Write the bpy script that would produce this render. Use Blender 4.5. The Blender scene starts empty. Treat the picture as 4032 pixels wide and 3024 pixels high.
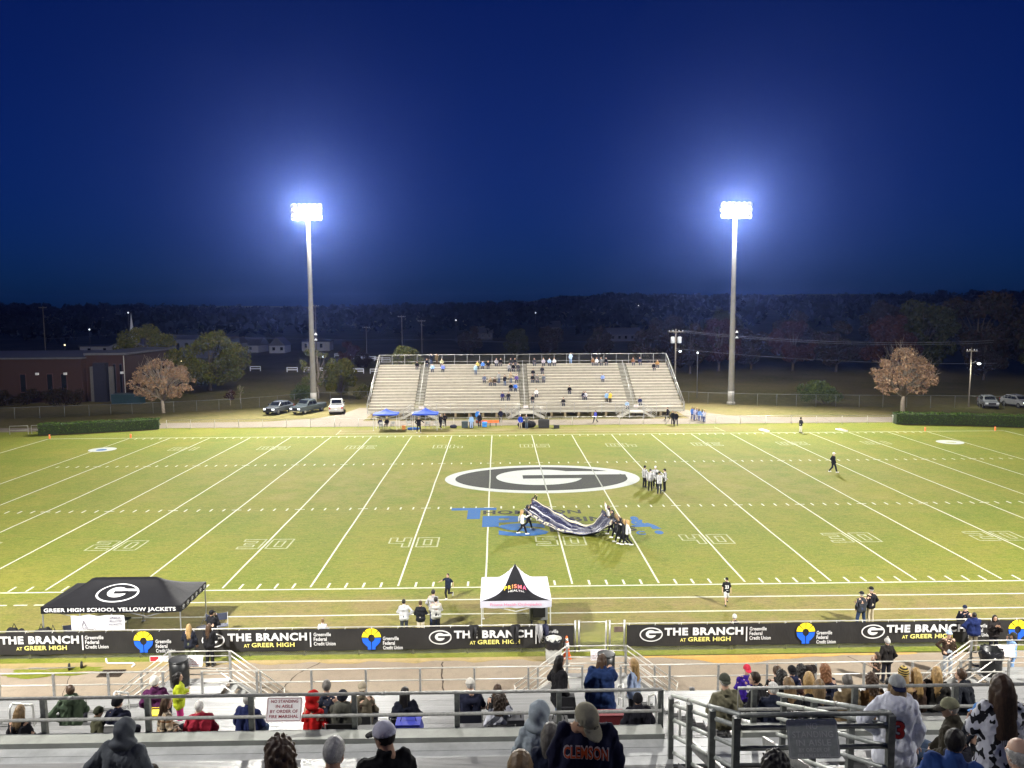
import bpy, bmesh, math, random
import numpy as np
from mathutils import Vector, Matrix
R = math.radians
S = bpy.context.scene
COL = S.collection

# ---------------------------------------------------------------- camera
cam = bpy.data.cameras.new("camera"); cam_o = bpy.data.objects.new("camera", cam); COL.objects.link(cam_o)
cam.sensor_width = 36.0; cam.lens = 36.0 * 3056.7 / 4032.0
cam.clip_start = 0.1; cam.clip_end = 4000
CAM = Vector((-3.835, -63.679, 14.451))
def cam_axes(p=0.0970639, yaw=-0.0182605, roll=-0.0056474):
    f = Vector((0, math.cos(p), -math.sin(p))); r = Vector((1, 0, 0)); u = Vector((0, math.sin(p), math.cos(p)))
    Z = Matrix.Rotation(yaw, 3, 'Z'); f, r, u = Z @ f, Z @ r, Z @ u
    return f, math.cos(roll) * r + math.sin(roll) * u, -math.sin(roll) * r + math.cos(roll) * u
_f, _r, _u = cam_axes()
cam_o.matrix_world = Matrix(((_r.x, _u.x, -_f.x, CAM.x), (_r.y, _u.y, -_f.y, CAM.y), (_r.z, _u.z, -_f.z, CAM.z), (0, 0, 0, 1)))
S.camera = cam_o

# ---------------------------------------------------------------- late dusk sky, no direct sun left
W = bpy.data.worlds.new("World"); S.world = W; W.use_nodes = True
nt = W.node_tree; nt.nodes.clear()
sky = nt.nodes.new("ShaderNodeTexSky"); sky.sky_type = 'NISHITA'; sky.sun_disc = False
sky.sun_elevation = R(14.0); sky.sun_rotation = R(180); sky.altitude = 300; sky.air_density = 1.3; sky.dust_density = 0.6; sky.ozone_density = 4.0
bg = nt.nodes.new("ShaderNodeBackground"); bg.inputs[1].default_value = SKY_STRENGTH = 0.02
wo = nt.nodes.new("ShaderNodeOutputWorld")
wb = nt.nodes.new('ShaderNodeMix'); wb.data_type = 'RGBA'; wb.blend_type = 'MULTIPLY'; wb.inputs['Factor'].default_value = 1.0; wb.inputs['B'].default_value = (.012, .15, 1.0, 1)   # white balance of the floodlit picture
nt.links.new(sky.outputs[0], wb.inputs['A']); nt.links.new(wb.outputs['Result'], bg.inputs[0]); nt.links.new(bg.outputs[0], wo.inputs[0])
S.view_settings.view_transform = 'Standard'; S.view_settings.look = 'None'; S.view_settings.gamma = 1.0
S.view_settings.use_curve_mapping = False; S.view_settings.exposure = 0.0
S.cycles.use_denoising = True; S.cycles.max_bounces = 5; S.cycles.volume_bounces = 0; S.cycles.transparent_max_bounces = 12
S.cycles.diffuse_bounces = 3; S.cycles.glossy_bounces = 2; S.cycles.sample_clamp_indirect = 4.0

# stadium floodlights: two poles beyond the far stand, two beside the near stand
POLES = [(-31.6, 53.0, 28.7, 1), (31.0, 51.0, 28.5, 1), (-31.0, -54.0, 28.6, -1), (31.0, -54.0, 28.6, -1)]
LAMP_W = 335000.0
def flood(x, y, z, side):
    l = bpy.data.lights.new("floodlight", 'SPOT'); l.energy = LAMP_W * (1.0 if side > 0 else 0.92); l.color = (1.0, 0.97, 0.90)
    l.spot_size = R(150 if side > 0 else 146); l.spot_blend = 0.55 if side > 0 else 1.0; l.shadow_soft_size = 0.9
    o = bpy.data.objects.new("floodlight", l); COL.objects.link(o)
    o.location = (x * 0.985, y - side * 1.3, z)
    d = Vector((x * 0.25, -side * 8.0 if side > 0 else 14.0, 0)) - o.location
    o.rotation_euler = d.to_track_quat('-Z', 'Y').to_euler()
for p_ in POLES: flood(*p_)

# ---------------------------------------------------------------- helpers
rng = random.Random(7)
def tag(o, label=None, cat=None, group=None, kind=None):
    if label: o["label"] = label
    if cat: o["category"] = cat
    if group: o["group"] = group
    if kind: o["kind"] = kind
    return o
def empty(name, loc=(0, 0, 0), rz=0.0, label=None, cat=None, group=None):
    o = bpy.data.objects.new(name, None); COL.objects.link(o); o.empty_display_size = 0.1
    o.location = loc; o.rotation_euler = (0, 0, rz)
    return tag(o, label, cat, group)
def link(name, me, parent=None, mat=None, loc=None, rot=None):
    o = bpy.data.objects.new(name, me); COL.objects.link(o)
    if parent: o.parent = parent
    if loc is not None: o.location = loc
    if rot is not None: o.rotation_euler = rot
    if mat is not None and len(me.materials) == 0: me.materials.append(mat)
    return o
class MB:
    def __init__(s): s.v = []; s.f = []; s.mi = []
    def quadmesh(s, vs, fs, m=0):
        b = len(s.v); s.v += [tuple(q) for q in vs]; s.f += [tuple(b + i for i in f) for f in fs]; s.mi += [m] * len(fs); return s
    def box(s, x0, x1, y0, y1, z0, z1, m=0):
        return s.quadmesh([(x0,y0,z0),(x1,y0,z0),(x1,y1,z0),(x0,y1,z0),(x0,y0,z1),(x1,y0,z1),(x1,y1,z1),(x0,y1,z1)],
            [(0,3,2,1),(4,5,6,7),(0,1,5,4),(1,2,6,5),(2,3,7,6),(3,0,4,7)], m)
    def tube(s, pts, r, n=8, m=0, cap=True):
        pts = [Vector(p) for p in pts]; rs = r if isinstance(r, (list, tuple)) else [r] * len(pts)
        vs = []; fs = []; up = None
        for i, p in enumerate(pts):
            d = (pts[min(i+1, len(pts)-1)] - pts[max(i-1, 0)])
            d = d.normalized() if d.length > 1e-9 else Vector((0,0,1))
            a = d.orthogonal().normalized() if up is None else (up - d * up.dot(d)).normalized()
            up = a; b = d.cross(a)
            for k in range(n):
                t = 2 * math.pi * k / n; vs.append(p + a * (math.cos(t) * rs[i]) + b * (math.sin(t) * rs[i]))
        for i in range(len(pts) - 1):
            for k in range(n):
                k2 = (k + 1) % n; fs.append((i*n+k, i*n+k2, (i+1)*n+k2, (i+1)*n+k))
        if cap: fs += [tuple(range(n-1, -1, -1)), tuple((len(pts)-1)*n + k for k in range(n))]
        return s.quadmesh(vs, fs, m)
    def bar(s, a, b, w, h, m=0):
        a = Vector(a); b = Vector(b); d = (b - a).normalized(); u = Vector((0,0,1))
        if abs(d.z) > 0.99: u = Vector((0,1,0))
        l = d.cross(u).normalized() * w / 2; u = l.cross(d).normalized() * h / 2
        vs = [a-l-u, a+l-u, a+l+u, a-l+u, b-l-u, b+l-u, b+l+u, b-l+u]
        return s.quadmesh(vs, [(3,2,1,0),(4,5,6,7),(0,1,5,4),(1,2,6,5),(2,3,7,6),(3,0,4,7)], m)
    def lathe(s, prof, n=16, c=(0,0,0), m=0):
        vs = []; fs = []
        for (r, z) in prof:
            for k in range(n):
                t = 2*math.pi*k/n; vs.append((c[0]+r*math.cos(t), c[1]+r*math.sin(t), c[2]+z))
        for i in range(len(prof)-1):
            for k in range(n):
                k2 = (k+1) % n; fs.append((i*n+k, i*n+k2, (i+1)*n+k2, (i+1)*n+k))
        fs += [tuple(range(n-1, -1, -1)), tuple((len(prof)-1)*n+k for k in range(n))]
        return s.quadmesh(vs, fs, m)
    def prism(s, poly, x0, x1, axis=0, m=0):
        n = len(poly)
        def P(t, q): return (t, q[0], q[1]) if axis == 0 else ((q[0], t, q[1]) if axis == 1 else (q[0], q[1], t))
        vs = [P(x0, q) for q in poly] + [P(x1, q) for q in poly]
        fs = [tuple(range(n-1, -1, -1)), tuple(range(n, 2*n))] + [(i, (i+1) % n, n+(i+1) % n, n+i) for i in range(n)]
        return s.quadmesh(vs, fs, m)
    def mesh(s, name, mats=(), smooth=False):
        me = bpy.data.meshes.new(name); me.from_pydata(s.v, [], s.f)
        for m in (mats if isinstance(mats, (list, tuple)) else [mats]):
            if m is not None: me.materials.append(m)
        if any(s.mi): me.polygons.foreach_set("material_index", s.mi)
        if smooth: me.polygons.foreach_set("use_smooth", [True] * len(me.polygons))
        me.validate(); me.update(); return me
    def build(s, name, mats, parent=None, smooth=False, loc=None, rot=None):
        return link(name, s.mesh(name, mats, smooth), parent, None, loc, rot)
def fixn(me):
    bm = bmesh.new(); bm.from_mesh(me); bmesh.ops.recalc_face_normals(bm, faces=bm.faces); bm.to_mesh(me); bm.free(); return me
def npmesh(name, v, q, mats=(), smooth=True):
    me = bpy.data.meshes.new(name); nv = len(v); nq = len(q); k = q.shape[1] if nq else 4
    me.vertices.add(nv); me.vertices.foreach_set("co", np.ascontiguousarray(v, np.float32).ravel())
    me.loops.add(nq * k); me.loops.foreach_set("vertex_index", np.ascontiguousarray(q, np.int32).ravel())
    me.polygons.add(nq); me.polygons.foreach_set("loop_start", np.arange(0, nq * k, k, dtype=np.int32))
    me.polygons.foreach_set("use_smooth", np.full(nq, smooth))
    for m in (mats if isinstance(mats, (list, tuple)) else [mats]):
        if m is not None: me.materials.append(m)
    me.update(calc_edges=True); return me
def copy_tree(o, parent=None):
    c = o.copy(); COL.objects.link(c); c.parent = parent
    for ch in list(o.children): copy_tree(ch, c)
    return c

# ---------------------------------------------------------------- materials
MC = {}
def s2l(c):
    if isinstance(c, str):
        c = [int(c[i:i+2], 16) / 255 for i in (0, 2, 4)]
        return tuple((x / 12.92 if x <= 0.04045 else ((x + 0.055) / 1.055) ** 2.4) for x in c)
    return tuple(c)
def M(col, rough=0.7, var=0.12, scale=6.0, bump=0.0, bscale=None, metal=0.0, spec=0.4, key=None, trans=0.0, emit=None):
    c = s2l(col); k = (key, c, rough, var, scale, bump, bscale, metal, spec, trans, emit)
    if k in MC: return MC[k]
    m = bpy.data.materials.new(key or "surface"); m.use_nodes = True; n = m.node_tree; b = n.nodes["Principled BSDF"]
    b.inputs["Roughness"].default_value = rough; b.inputs["Metallic"].default_value = metal; b.inputs["Specular IOR Level"].default_value = spec
    if emit:
        b.inputs["Emission Color"].default_value = (*emit[0], 1); b.inputs["Emission Strength"].default_value = emit[1]
    b.inputs["Base Color"].default_value = (*c, 1)
    if var > 0 or bump > 0:
        tc = n.nodes.new("ShaderNodeTexCoord"); nz = n.nodes.new("ShaderNodeTexNoise"); nz.inputs["Scale"].default_value = scale
        nz.inputs["Detail"].default_value = 5; nz.inputs["Roughness"].default_value = 0.6
        n.links.new(tc.outputs["Object"], nz.inputs["Vector"])
        if var > 0:
            r = n.nodes.new("ShaderNodeMapRange"); r.inputs["From Min"].default_value = 0.3; r.inputs["From Max"].default_value = 0.7
            r.inputs["To Min"].default_value = 1 - var; r.inputs["To Max"].default_value = 1 + var
            mx = n.nodes.new("ShaderNodeMix"); mx.data_type = 'RGBA'; mx.blend_type = 'MULTIPLY'; mx.inputs["Factor"].default_value = 1
            n.links.new(nz.outputs["Fac"], r.inputs["Value"]); mx.inputs["A"].default_value = (*c, 1); n.links.new(r.outputs[0], mx.inputs["B"]); n.links.new(mx.outputs["Result"], b.inputs["Base Color"])
        if bump > 0:
            nb = n.nodes.new("ShaderNodeTexNoise"); nb.inputs["Scale"].default_value = bscale or scale * 6; nb.inputs["Detail"].default_value = 3
            n.links.new(tc.outputs["Object"], nb.inputs["Vector"])
            bp = n.nodes.new("ShaderNodeBump"); bp.inputs["Strength"].default_value = 0.6; bp.inputs["Distance"].default_value = bump
            n.links.new(nb.outputs["Fac"], bp.inputs["Height"]); n.links.new(bp.outputs["Normal"], b.inputs["Normal"])
    MC[k] = m; return m
class NT:      # tiny node-tree writer
    def __init__(s, name):
        s.m = bpy.data.materials.new(name); s.m.use_nodes = True; s.t = s.m.node_tree; s.b = s.t.nodes["Principled BSDF"]; s.o = s.t.nodes["Material Output"]
    def n(s, typ, **kw):
        x = s.t.nodes.new("ShaderNode" + typ)
        for k, v in kw.items():
            if k[0] == "_": setattr(x, k[1:], v)
            else:
                key = int(k[1:]) if (k[0] == "i" and k[1:].isdigit()) else k.replace("__", " ")
                x.inputs[key].default_value = v
        return x
    def l(s, a, b): s.t.links.new(a, b)
    def noise(s, vec, scale, detail=4, rough=0.6):
        x = s.n("TexNoise", Scale=scale, Detail=detail, Roughness=rough); s.l(vec, x.inputs["Vector"]); return x.outputs["Fac"]
    def ramp(s, fac, a, b, lo=0.0, hi=1.0):
        x = s.n("MapRange"); s.l(fac, x.inputs["Value"])
        for k, v in (("From Min", a), ("From Max", b), ("To Min", lo), ("To Max", hi)): x.inputs[k].default_value = v
        return x.outputs[0]
    def mix(s, fac, a, b, mode='MIX'):
        x = s.n("Mix", _data_type='RGBA', _blend_type=mode)
        for v, k in ((fac, "Factor"), (a, "A"), (b, "B")):
            if hasattr(v, "is_linked"): s.l(v, x.inputs[k])
            else: x.inputs[k].default_value = v if k == "Factor" else (*s2l(v), 1)
        return x.outputs["Result"]
    def math(s, op, a, b=0.0):
        x = s.n("Math", _operation=op)
        for i, v in enumerate((a, b)):
            if hasattr(v, "is_linked"): s.l(v, x.inputs[i])
            else: x.inputs[i].default_value = v
        return x.outputs[0]
    def coords(s, sc=(1, 1, 1), rot=(0, 0, 0)):
        tc = s.n("TexCoord"); mp = s.n("Mapping", Scale=sc, Rotation=rot); s.l(tc.outputs["Object"], mp.inputs["Vector"]); return mp.outputs[0]
    def done(s, col, rough=0.8, bump=None, dist=0.01, spec=0.3):
        if hasattr(col, "is_linked"): s.l(col, s.b.inputs["Base Color"])
        else: s.b.inputs["Base Color"].default_value = (*s2l(col), 1)
        s.b.inputs["Roughness"].default_value = rough; s.b.inputs["Specular IOR Level"].default_value = spec
        if bump is not None:
            bp = s.n("Bump", Strength=0.7, Distance=dist); s.l(bump, bp.inputs["Height"]); s.l(bp.outputs[0], s.b.inputs["Normal"])
        return s.m
def mat_turf():
    t = NT("turf"); v = t.coords(); big = t.noise(v, 0.11, 5, .65); mid = t.noise(v, 0.55, 4); st = t.noise(t.coords((0.25, 1.6, 1)), 1.0, 4)
    fine = t.noise(v, 9.0, 3); fine2 = t.noise(t.coords((2.2, 5, 1)), 6.0, 2, .8)
    c = t.mix(t.ramp(big, .36, .66), (.105, .148, .008), (.180, .182, .019))
    c = t.mix(t.ramp(mid, .45, .75, 0, .55), c, (.218, .184, .035)); c = t.mix(t.ramp(st, .45, .7, 0, .45), c, (.120, .172, .009))
    sx = t.n("SeparateXYZ"); t.l(t.coords(), sx.inputs[0]); ay = t.math('ABSOLUTE', sx.outputs[1])
    wear = t.math('MULTIPLY', t.math('MULTIPLY', t.ramp(ay, 24.6, 26.4), t.ramp(ay, 31.4, 29.0)), t.ramp(mid, .25, .62, .25, 1))
    ax = t.math('ABSOLUTE', sx.outputs[0]); wear = t.math('MULTIPLY', wear, t.ramp(ax, 34, 22))
    c = t.mix(wear, c, (.20, .15, .062)); mw = t.math('MULTIPLY', t.math('MULTIPLY', t.ramp(ay, 13.0, 5.0), t.ramp(ax, 40, 20)), t.ramp(t.noise(v, .28, 5, .7), .42, .68, 0, .75)); c = t.mix(mw, c, (.235, .195, .060))
    band = t.math('SINE', t.math('MULTIPLY', sx.outputs[0], .6872)); c = t.mix(t.ramp(band, -.15, .15, 0, .10), c, (.06, .11, .004))
    c = t.mix(t.ramp(fine, .3, .72, 0, .55), c, t.mix(.5, c, (.22, .20, .07))); c = t.mix(t.ramp(fine2, .5, .8, 0, .5), c, t.mix(.6, c, (.03, .05, .005)))
    mot = t.noise(t.coords((.55, 1.7, 1)), 2.4, 5, .75); mo2 = t.noise(t.coords((.8, 1.5, 1)), 5.5, 3, .8)
    c = t.mix(t.ramp(mot, .36, .52, .55, 0), c, t.mix(.55, c, (.02, .04, .002))); c = t.mix(t.ramp(mo2, .5, .68, 0, .6), c, t.mix(.65, c, (.34, .30, .075)))
    return t.done(c, .85, t.math('ADD', fine, t.noise(v, 40, 2)), .05, .15)
def mat_grass_dry():
    t = NT("dry_grass"); v = t.coords(); a = t.noise(v, .06, 5); b = t.noise(v, 1.2, 4); f = t.noise(v, 8, 3)
    c = t.mix(t.ramp(a, .35, .65), (.085, .085, .025), (.17, .135, .06)); c = t.mix(t.ramp(b, .4, .7, 0, .6), c, (.20, .155, .075)); c = t.mix(t.ramp(f, .4, .7, 0, .5), c, (.05, .06, .015))
    return t.done(c, .9, f, .04, .1)
def mat_asphalt(name, c0, c1, c2):
    t = NT(name); v = t.coords(); a = t.noise(v, .35, 5); b = t.noise(v, 2.2, 5); f = t.noise(v, 45, 2)
    c = t.mix(t.ramp(a, .35, .65), c0, c1); c = t.mix(t.ramp(b, .5, .72, 0, .7), c, c2); c = t.mix(t.ramp(f, .35, .7, 0, .35), c, (.10, .09, .075))
    return t.done(c, .85, f, .006, .25)
def mat_paint(col, thin=.35, name="field_paint"):
    t = NT(name); v = t.coords(); f = t.noise(v, 7, 4); g = t.noise(v, .8, 3)
    k = t.math('MULTIPLY', t.ramp(f, .40, .66, 0, 1), t.ramp(g, .3, .7, .3, 1)); c = t.mix(t.math('MULTIPLY', k, thin), col, (.12, .15, .02))
    return t.done(c, .85, f, .01, .2)
def mat_planks(name="aluminium_plank", c=(.30, .30, .29), sc=1.0):
    t = NT(name); v = t.coords((.5 * sc, 6 * sc, 6 * sc)); a = t.noise(v, 1.2, 5); b = t.noise(t.coords((.7, .7, .7)), 1.0, 4)
    k = t.mix(t.ramp(a, .3, .7), tuple(x * .86 for x in c), tuple(min(1, x * 1.1) for x in c)); k = t.mix(t.ramp(b, .5, .75, 0, .5), k, tuple(x * .72 for x in c))
    sx = t.n("SeparateXYZ"); t.l(t.coords(), sx.inputs[0]); rib = t.math('SINE', t.math('MULTIPLY', sx.outputs[1], 180.0))
    m = t.done(k, .42, rib, .004, .5); t.b.inputs["Metallic"].default_value = .25; return m
def mat_brick():
    t = NT("brick_wall"); v = t.coords((1, 1, 1), (R(90), 0, 0)); br = t.n("TexBrick", Scale=4.5, Mortar__Size=.015)
    br.inputs["Color1"].default_value = (.046, .020, .015, 1); br.inputs["Color2"].default_value = (.036, .015, .012, 1); br.inputs["Mortar"].default_value = (.045, .036, .03, 1)
    t.l(v, br.inputs["Vector"]); c = t.mix(t.ramp(t.noise(v, .4), .4, .7, 0, .5), br.outputs["Color"], (.035, .02, .016)); return t.done(c, .9)
ALU = mat_planks(); ALU_F = mat_planks("aluminium_far", (.44, .42, .36)); GALV = M((.32, .32, .31), .45, .2, 9, metal=.55, key="galvanised")
STEEL_D = M((.20, .21, .20), .5, .3, 12, metal=.5, key="weathered_steel"); PIPE = M((.44, .425, .39), .4, .12, 8, metal=.35, key="light_pipe")
RAILM = M((.27, .27, .26), .45, .3, 14, metal=.45, key="guard_pipe"); WHITE = M((.75, .75, .74), .5, .06, key="white_paint"); BLACK = M((.012, .012, .013), .6, .2, key="black_plastic")
CONC = M((.30, .285, .25), .85, .18, 3, .004, key="concrete"); RUBBER = M((.015, .015, .016), .8, .1, key="rubber"); GLASS_D = M((.01, .012, .016), .08, 0, spec=.8, key="dark_glass")
LINE = mat_paint((.52, .52, .43), .5); LINE_T = mat_paint((.36, .37, .24), .85, "thin_paint"); BLACKP = mat_paint((.016, .016, .018), .22, "black_paint"); BLUEP = mat_paint((.010, .080, .25), .3, "blue_paint"); LOGOW = mat_paint((.40, .42, .40), .3, "logo_paint")

# ---------------------------------------------------------------- text and logos as real flat sheets
TXT = {}
def text_mesh(s, bold=0.0):
    k = (s, bold)
    if k not in TXT:
        cu = bpy.data.curves.new("lettering", 'FONT'); cu.body = s; cu.size = 1; cu.offset = bold; cu.resolution_u = 3; cu.space_character = 1 + bold * 2.5
        o = bpy.data.objects.new("lettering", cu); COL.objects.link(o); bpy.context.view_layer.update()
        me = bpy.data.meshes.new_from_object(o.evaluated_get(bpy.context.evaluated_depsgraph_get())); bpy.data.objects.remove(o); bpy.data.curves.remove(cu)
        n = len(me.vertices); co = np.empty(n * 3, np.float32); me.vertices.foreach_get("co", co); co = co.reshape(-1, 3)
        lo, hi = co.min(0), co.max(0); co[:, 0] = (co[:, 0] - lo[0]) / (hi[0] - lo[0]); co[:, 1] = (co[:, 1] - lo[1]) / (hi[1] - lo[1])
        polys = [tuple(p.vertices) for p in me.polygons]; bpy.data.meshes.remove(me); TXT[k] = (co, polys)
    return TXT[k]
def text(s, o, ux, uy, w, h, mat, parent=None, bold=0.02, name="lettering", warp=None):
    """flat lettering filling a w x h rectangle whose lower left corner is o, along unit vectors ux (right) and uy (up)"""
    co, polys = text_mesh(s, bold); o = Vector(o); ux = Vector(ux) * w; uy = Vector(uy) * h
    vs = [o + ux * float(c[0]) + uy * float(c[1]) if warp is None else Vector(warp(float(c[0]), float(c[1]))) for c in co]
    me = bpy.data.meshes.new(name); me.from_pydata(vs, [], polys); me.materials.append(mat); me.update(); return link(name, me, parent)
def sheet(polys, o, ux, uy, mat, parent, name, lift=0.0):
    o = Vector(o); ux = Vector(ux); uy = Vector(uy); nn = ux.cross(uy).normalized() * lift; m = MB()
    for p in polys: m.quadmesh([o + ux * a + uy * b + nn for a, b in p], [tuple(range(len(p)))])
    return m.build(name, mat, parent)
def ell(cx, cy, a, b, n=40, t0=0, t1=2*math.pi, full=True):
    return [(cx + a*math.cos(t0+(t1-t0)*i/(n if full else n-1)), cy + b*math.sin(t0+(t1-t0)*i/(n if full else n-1))) for i in range(n)]
def g_logo(c, ux, uy, w, h, dark, white, parent, step=.004, plate=True, first=0.0):
    ux = Vector(ux) * (w/2); uy = Vector(uy) * (h/2); z = first; E = Vector
    if plate: sheet([ell(0, 0, 1, 1, 64)], c, ux, uy, white, parent, "logo_plate", z); z += step
    sheet([ell(-.01, 0, .885, .84, 64)], c, ux, uy, dark, parent, "logo_ring", z); z += step
    sheet([ell(-.03, .08, .445, .56, 48)], c, ux, uy, white, parent, "logo_counter", z); z += step
    sheet([[(.05, .22), (.83, .22), (.78, .46), (.05, .50)]], c, ux, uy, white, parent, "logo_slot", z)
    z += step; sheet([[(-.20, -.04), (.87, -.04), (.88, .21), (-.20, .21)]], c, ux, uy, dark, parent, "logo_bar", z)
# ================================================================ SETTING
YD = 0.9144
def grid_ground():
    xs = list(np.linspace(-900, -130, 16)) + list(np.linspace(-120, 120, 13)) + list(np.linspace(130, 900, 16))
    ys = list(np.linspace(-160, 40, 9)) + list(np.linspace(60, 240, 10)) + list(np.linspace(270, 1500, 22))
    def h(x, y):
        d = max(0, y - 190); z = min(20, d * .017) + 2.2 * math.sin(x * .011 + 1) * min(1, d / 200)
        z += max(0, (y - 60)) * .012 * max(0, min(1, (x - 30) / 90))
        return z - .03
    m = MB(); nx = len(xs)
    m.quadmesh([(x, y, h(x, y)) for y in ys for x in xs], [(j*nx+i, j*nx+i+1, (j+1)*nx+i+1, (j+1)*nx+i) for j in range(len(ys)-1) for i in range(nx-1)])
    return m.build("ground", mat_grass_dry(), smooth=True), h
GROUND, gz = grid_ground(); tag(GROUND, kind="structure")
m = MB(); n = 60
m.quadmesh([(-75 + 150*i/n, -32.6 + 64.2*j/20, .0) for j in range(21) for i in range(n+1)], [(j*(n+1)+i, j*(n+1)+i+1, (j+1)*(n+1)+i+1, (j+1)*(n+1)+i) for j in range(20) for i in range(n)])
FIELD = tag(m.build("field_turf", mat_turf()), kind="structure")
PATHM = mat_asphalt("walkway_asphalt", (.245, .195, .145), (.29, .24, .18), (.205, .17, .13))
m = MB(); m.quadmesh([(-60, -48, .008), (60, -48, .008), (60, -32.75, .008), (-60, -32.75, .008)], [(0, 1, 2, 3)])
NPATH = tag(m.build("near_walkway", PATHM), kind="structure")
FPM = mat_asphalt("far_path_concrete", (.175, .145, .11), (.205, .175, .135), (.14, .115, .088))
m = MB(); poly = [(-80, 29.2), (-62, 29.6), (-48, 31.75), (48, 31.75), (70, 29), (95, 24), (95, 27), (70, 32.6), (50, 36.2), (34, 36.9), (27, 39), (23.4, 44), (21.2, 48), (21.2, 36.4), (-21.4, 36.4), (-21.4, 50), (-24.2, 50), (-25.6, 43), (-28.2, 39.2), (-34, 36.6), (-50, 36.0), (-62, 33), (-80, 32.4)]
from mathutils.geometry import tessellate_polygon
tri = tessellate_polygon([[Vector((x, y, 0)) for x, y in poly]]); m.quadmesh([(x, y, .006) for x, y in poly], tri)
FPATH = tag(m.build("far_path", FPM), kind="structure"); fixn(FPATH.data)
# pavement cracks: thin recessed-looking tar seams laid on the walkway
CRACK = M((.055, .04, .03), .9, .2, key="tar_seam")
def crack(pts, w, parent, z, nm="crack", seed=0):
    rr = random.Random(seed); q = []
    for (a, b) in zip(pts[:-1], pts[1:]):
        for k in range(6): q.append((a[0]+(b[0]-a[0])*k/6 + rr.uniform(-.03, .03), a[1]+(b[1]-a[1])*k/6 + rr.uniform(-.02, .02)))
    q.append(pts[-1]); m = MB(); vs = []; 
    for i, p in enumerate(q):
        a = q[max(0, i-1)]; b = q[min(len(q)-1, i+1)]; d = Vector((b[0]-a[0], b[1]-a[1])).normalized(); ww = w * rr.uniform(.5, 1.2) / 2
        vs += [(p[0]-d.y*ww, p[1]+d.x*ww, z), (p[0]+d.y*ww, p[1]-d.x*ww, z)]
    m.quadmesh(vs, [(2*i, 2*i+1, 2*i+3, 2*i+2) for i in range(len(q)-1)]); return m.build(nm, CRACK, parent)
crack([(-11.2, -32.9), (-11.9, -33.8), (-12.2, -35.2), (-12.8, -36.8)], .05, NPATH, .012, seed=1)
crack([(-6.2, -33.0), (-6.15, -34.2), (-5.95, -35.6), (-5.6, -36.9)], .06, NPATH, .012, seed=2)
crack([(10.6, -33.0), (11.1, -34.0), (11.9, -35.6), (12.6, -36.6)], .06, NPATH, .012, seed=3)
crack([(-19.6, -36.9), (-20.4, -35.2), (-21.0, -33.6)], .03, NPATH, .012, seed=4)
crack([(-17.6, -36.9), (-17.3, -35.4), (-16.8, -34.4)], .02, NPATH, .012, seed=5)
for i, (x, a) in enumerate([(-26, .3), (-23.5, -.4), (-13, .9), (-6, -1), (3, 1.4), (6.5, -1.6), (10, 1.2), (14, -1.5), (17, .9), (24, -.5), (38, .4)]):
    crack([(x, 32.0), (x + a, 34), (x + a * 1.6, 36.2)], .07, FPATH, .010, seed=20 + i)
def blob(cx, cy, rx, ry, z, mat, parent, nm, seed, n=40, rag=.25):
    rr = random.Random(seed); ph = [rr.uniform(0, 6.28) for _ in range(6)]; pts = []
    for i in range(n):
        t = 2*math.pi*i/n; k = 1 + rag * (math.sin(3*t+ph[0])*.5 + math.sin(5*t+ph[1])*.35 + math.sin(11*t+ph[2])*.2)
        pts.append((cx + rx*k*math.cos(t), cy + ry*k*math.sin(t), z))
    m = MB(); m.quadmesh(pts + [(cx, cy, z)], [(i, (i+1) % n, n) for i in range(n)]); return m.build(nm, mat, parent)
def mat_dirt():
    t = NT("clay_wash"); v = t.coords(); c = t.mix(t.ramp(t.noise(v, 1.5, 5), .35, .65), (.40, .235, .06), (.30, .17, .05)); return t.done(t.mix(t.ramp(t.noise(v, 12, 4), .4, .7, 0, .6), c, (.46, .30, .10)), .95, t.noise(v, 20), .01)
DIRT = mat_dirt()
m = MB(); top = [(x, -32.72) for x in np.linspace(2.1, 13.6, 30)]; bot = [(x, -32.86 - .62*math.exp(-((x-5.6)/1.6)**2) - .2*math.exp(-((x-8.0)/2.0)**2) - .05*math.sin(x*4)) for x, _ in top]
m.quadmesh([(x, y, .013) for x, y in bot] + [(x, y, .013) for x, y in top], [(i, i+1, 31+i, 30+i) for i in range(29)])
m.build("clay_wash", DIRT, NPATH)
m = MB(); xs = np.linspace(-28, -.5, 70); m.quadmesh([(x, -32.95 - .10*math.sin(x*2.3) - .06*math.sin(x*5.1+1) - (.5*math.exp(-((x+20)/2.2)**2)), .011) for x in xs] + [(x, -32.6, .011) for x in xs], [(i, i+1, 71+i, 70+i) for i in range(69)])
m.build("gravel_margin", mat_asphalt("sandy_margin", (.33, .24, .10), (.26, .20, .085), (.17, .15, .05)), NPATH)
blob(-22.2, -33.55, 1.5, .35, .018, mat_turf(), NPATH, "grass_tuft", 3, rag=.4); blob(-20.8, -33.2, 1.0, .2, .0165, mat_turf(), NPATH, "grass_tuft", 5, rag=.5)
# drain grate in the walkway
dg = empty("drain_grate", (-19.36, -33.62, .012), 0, "rusty iron drain grate set into the asphalt below the black tent", "drain"); IRON = M((.06, .045, .035), .7, .3, 10, metal=.4, key="rusty_iron")
m = MB(); m.box(-.45, .45, -.3, -.25, 0, .03); m.box(-.45, .45, .25, .3, 0, .03); m.box(-.45, -.4, -.25, .25, 0, .03); m.box(.4, .45, -.25, .25, 0, .03); m.build("frame", IRON, dg)
for i in range(12): MB().box(-.38+i*.067, -.355+i*.067, -.25, .25, .002, .025).build("grate_bar", IRON, dg)

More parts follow.
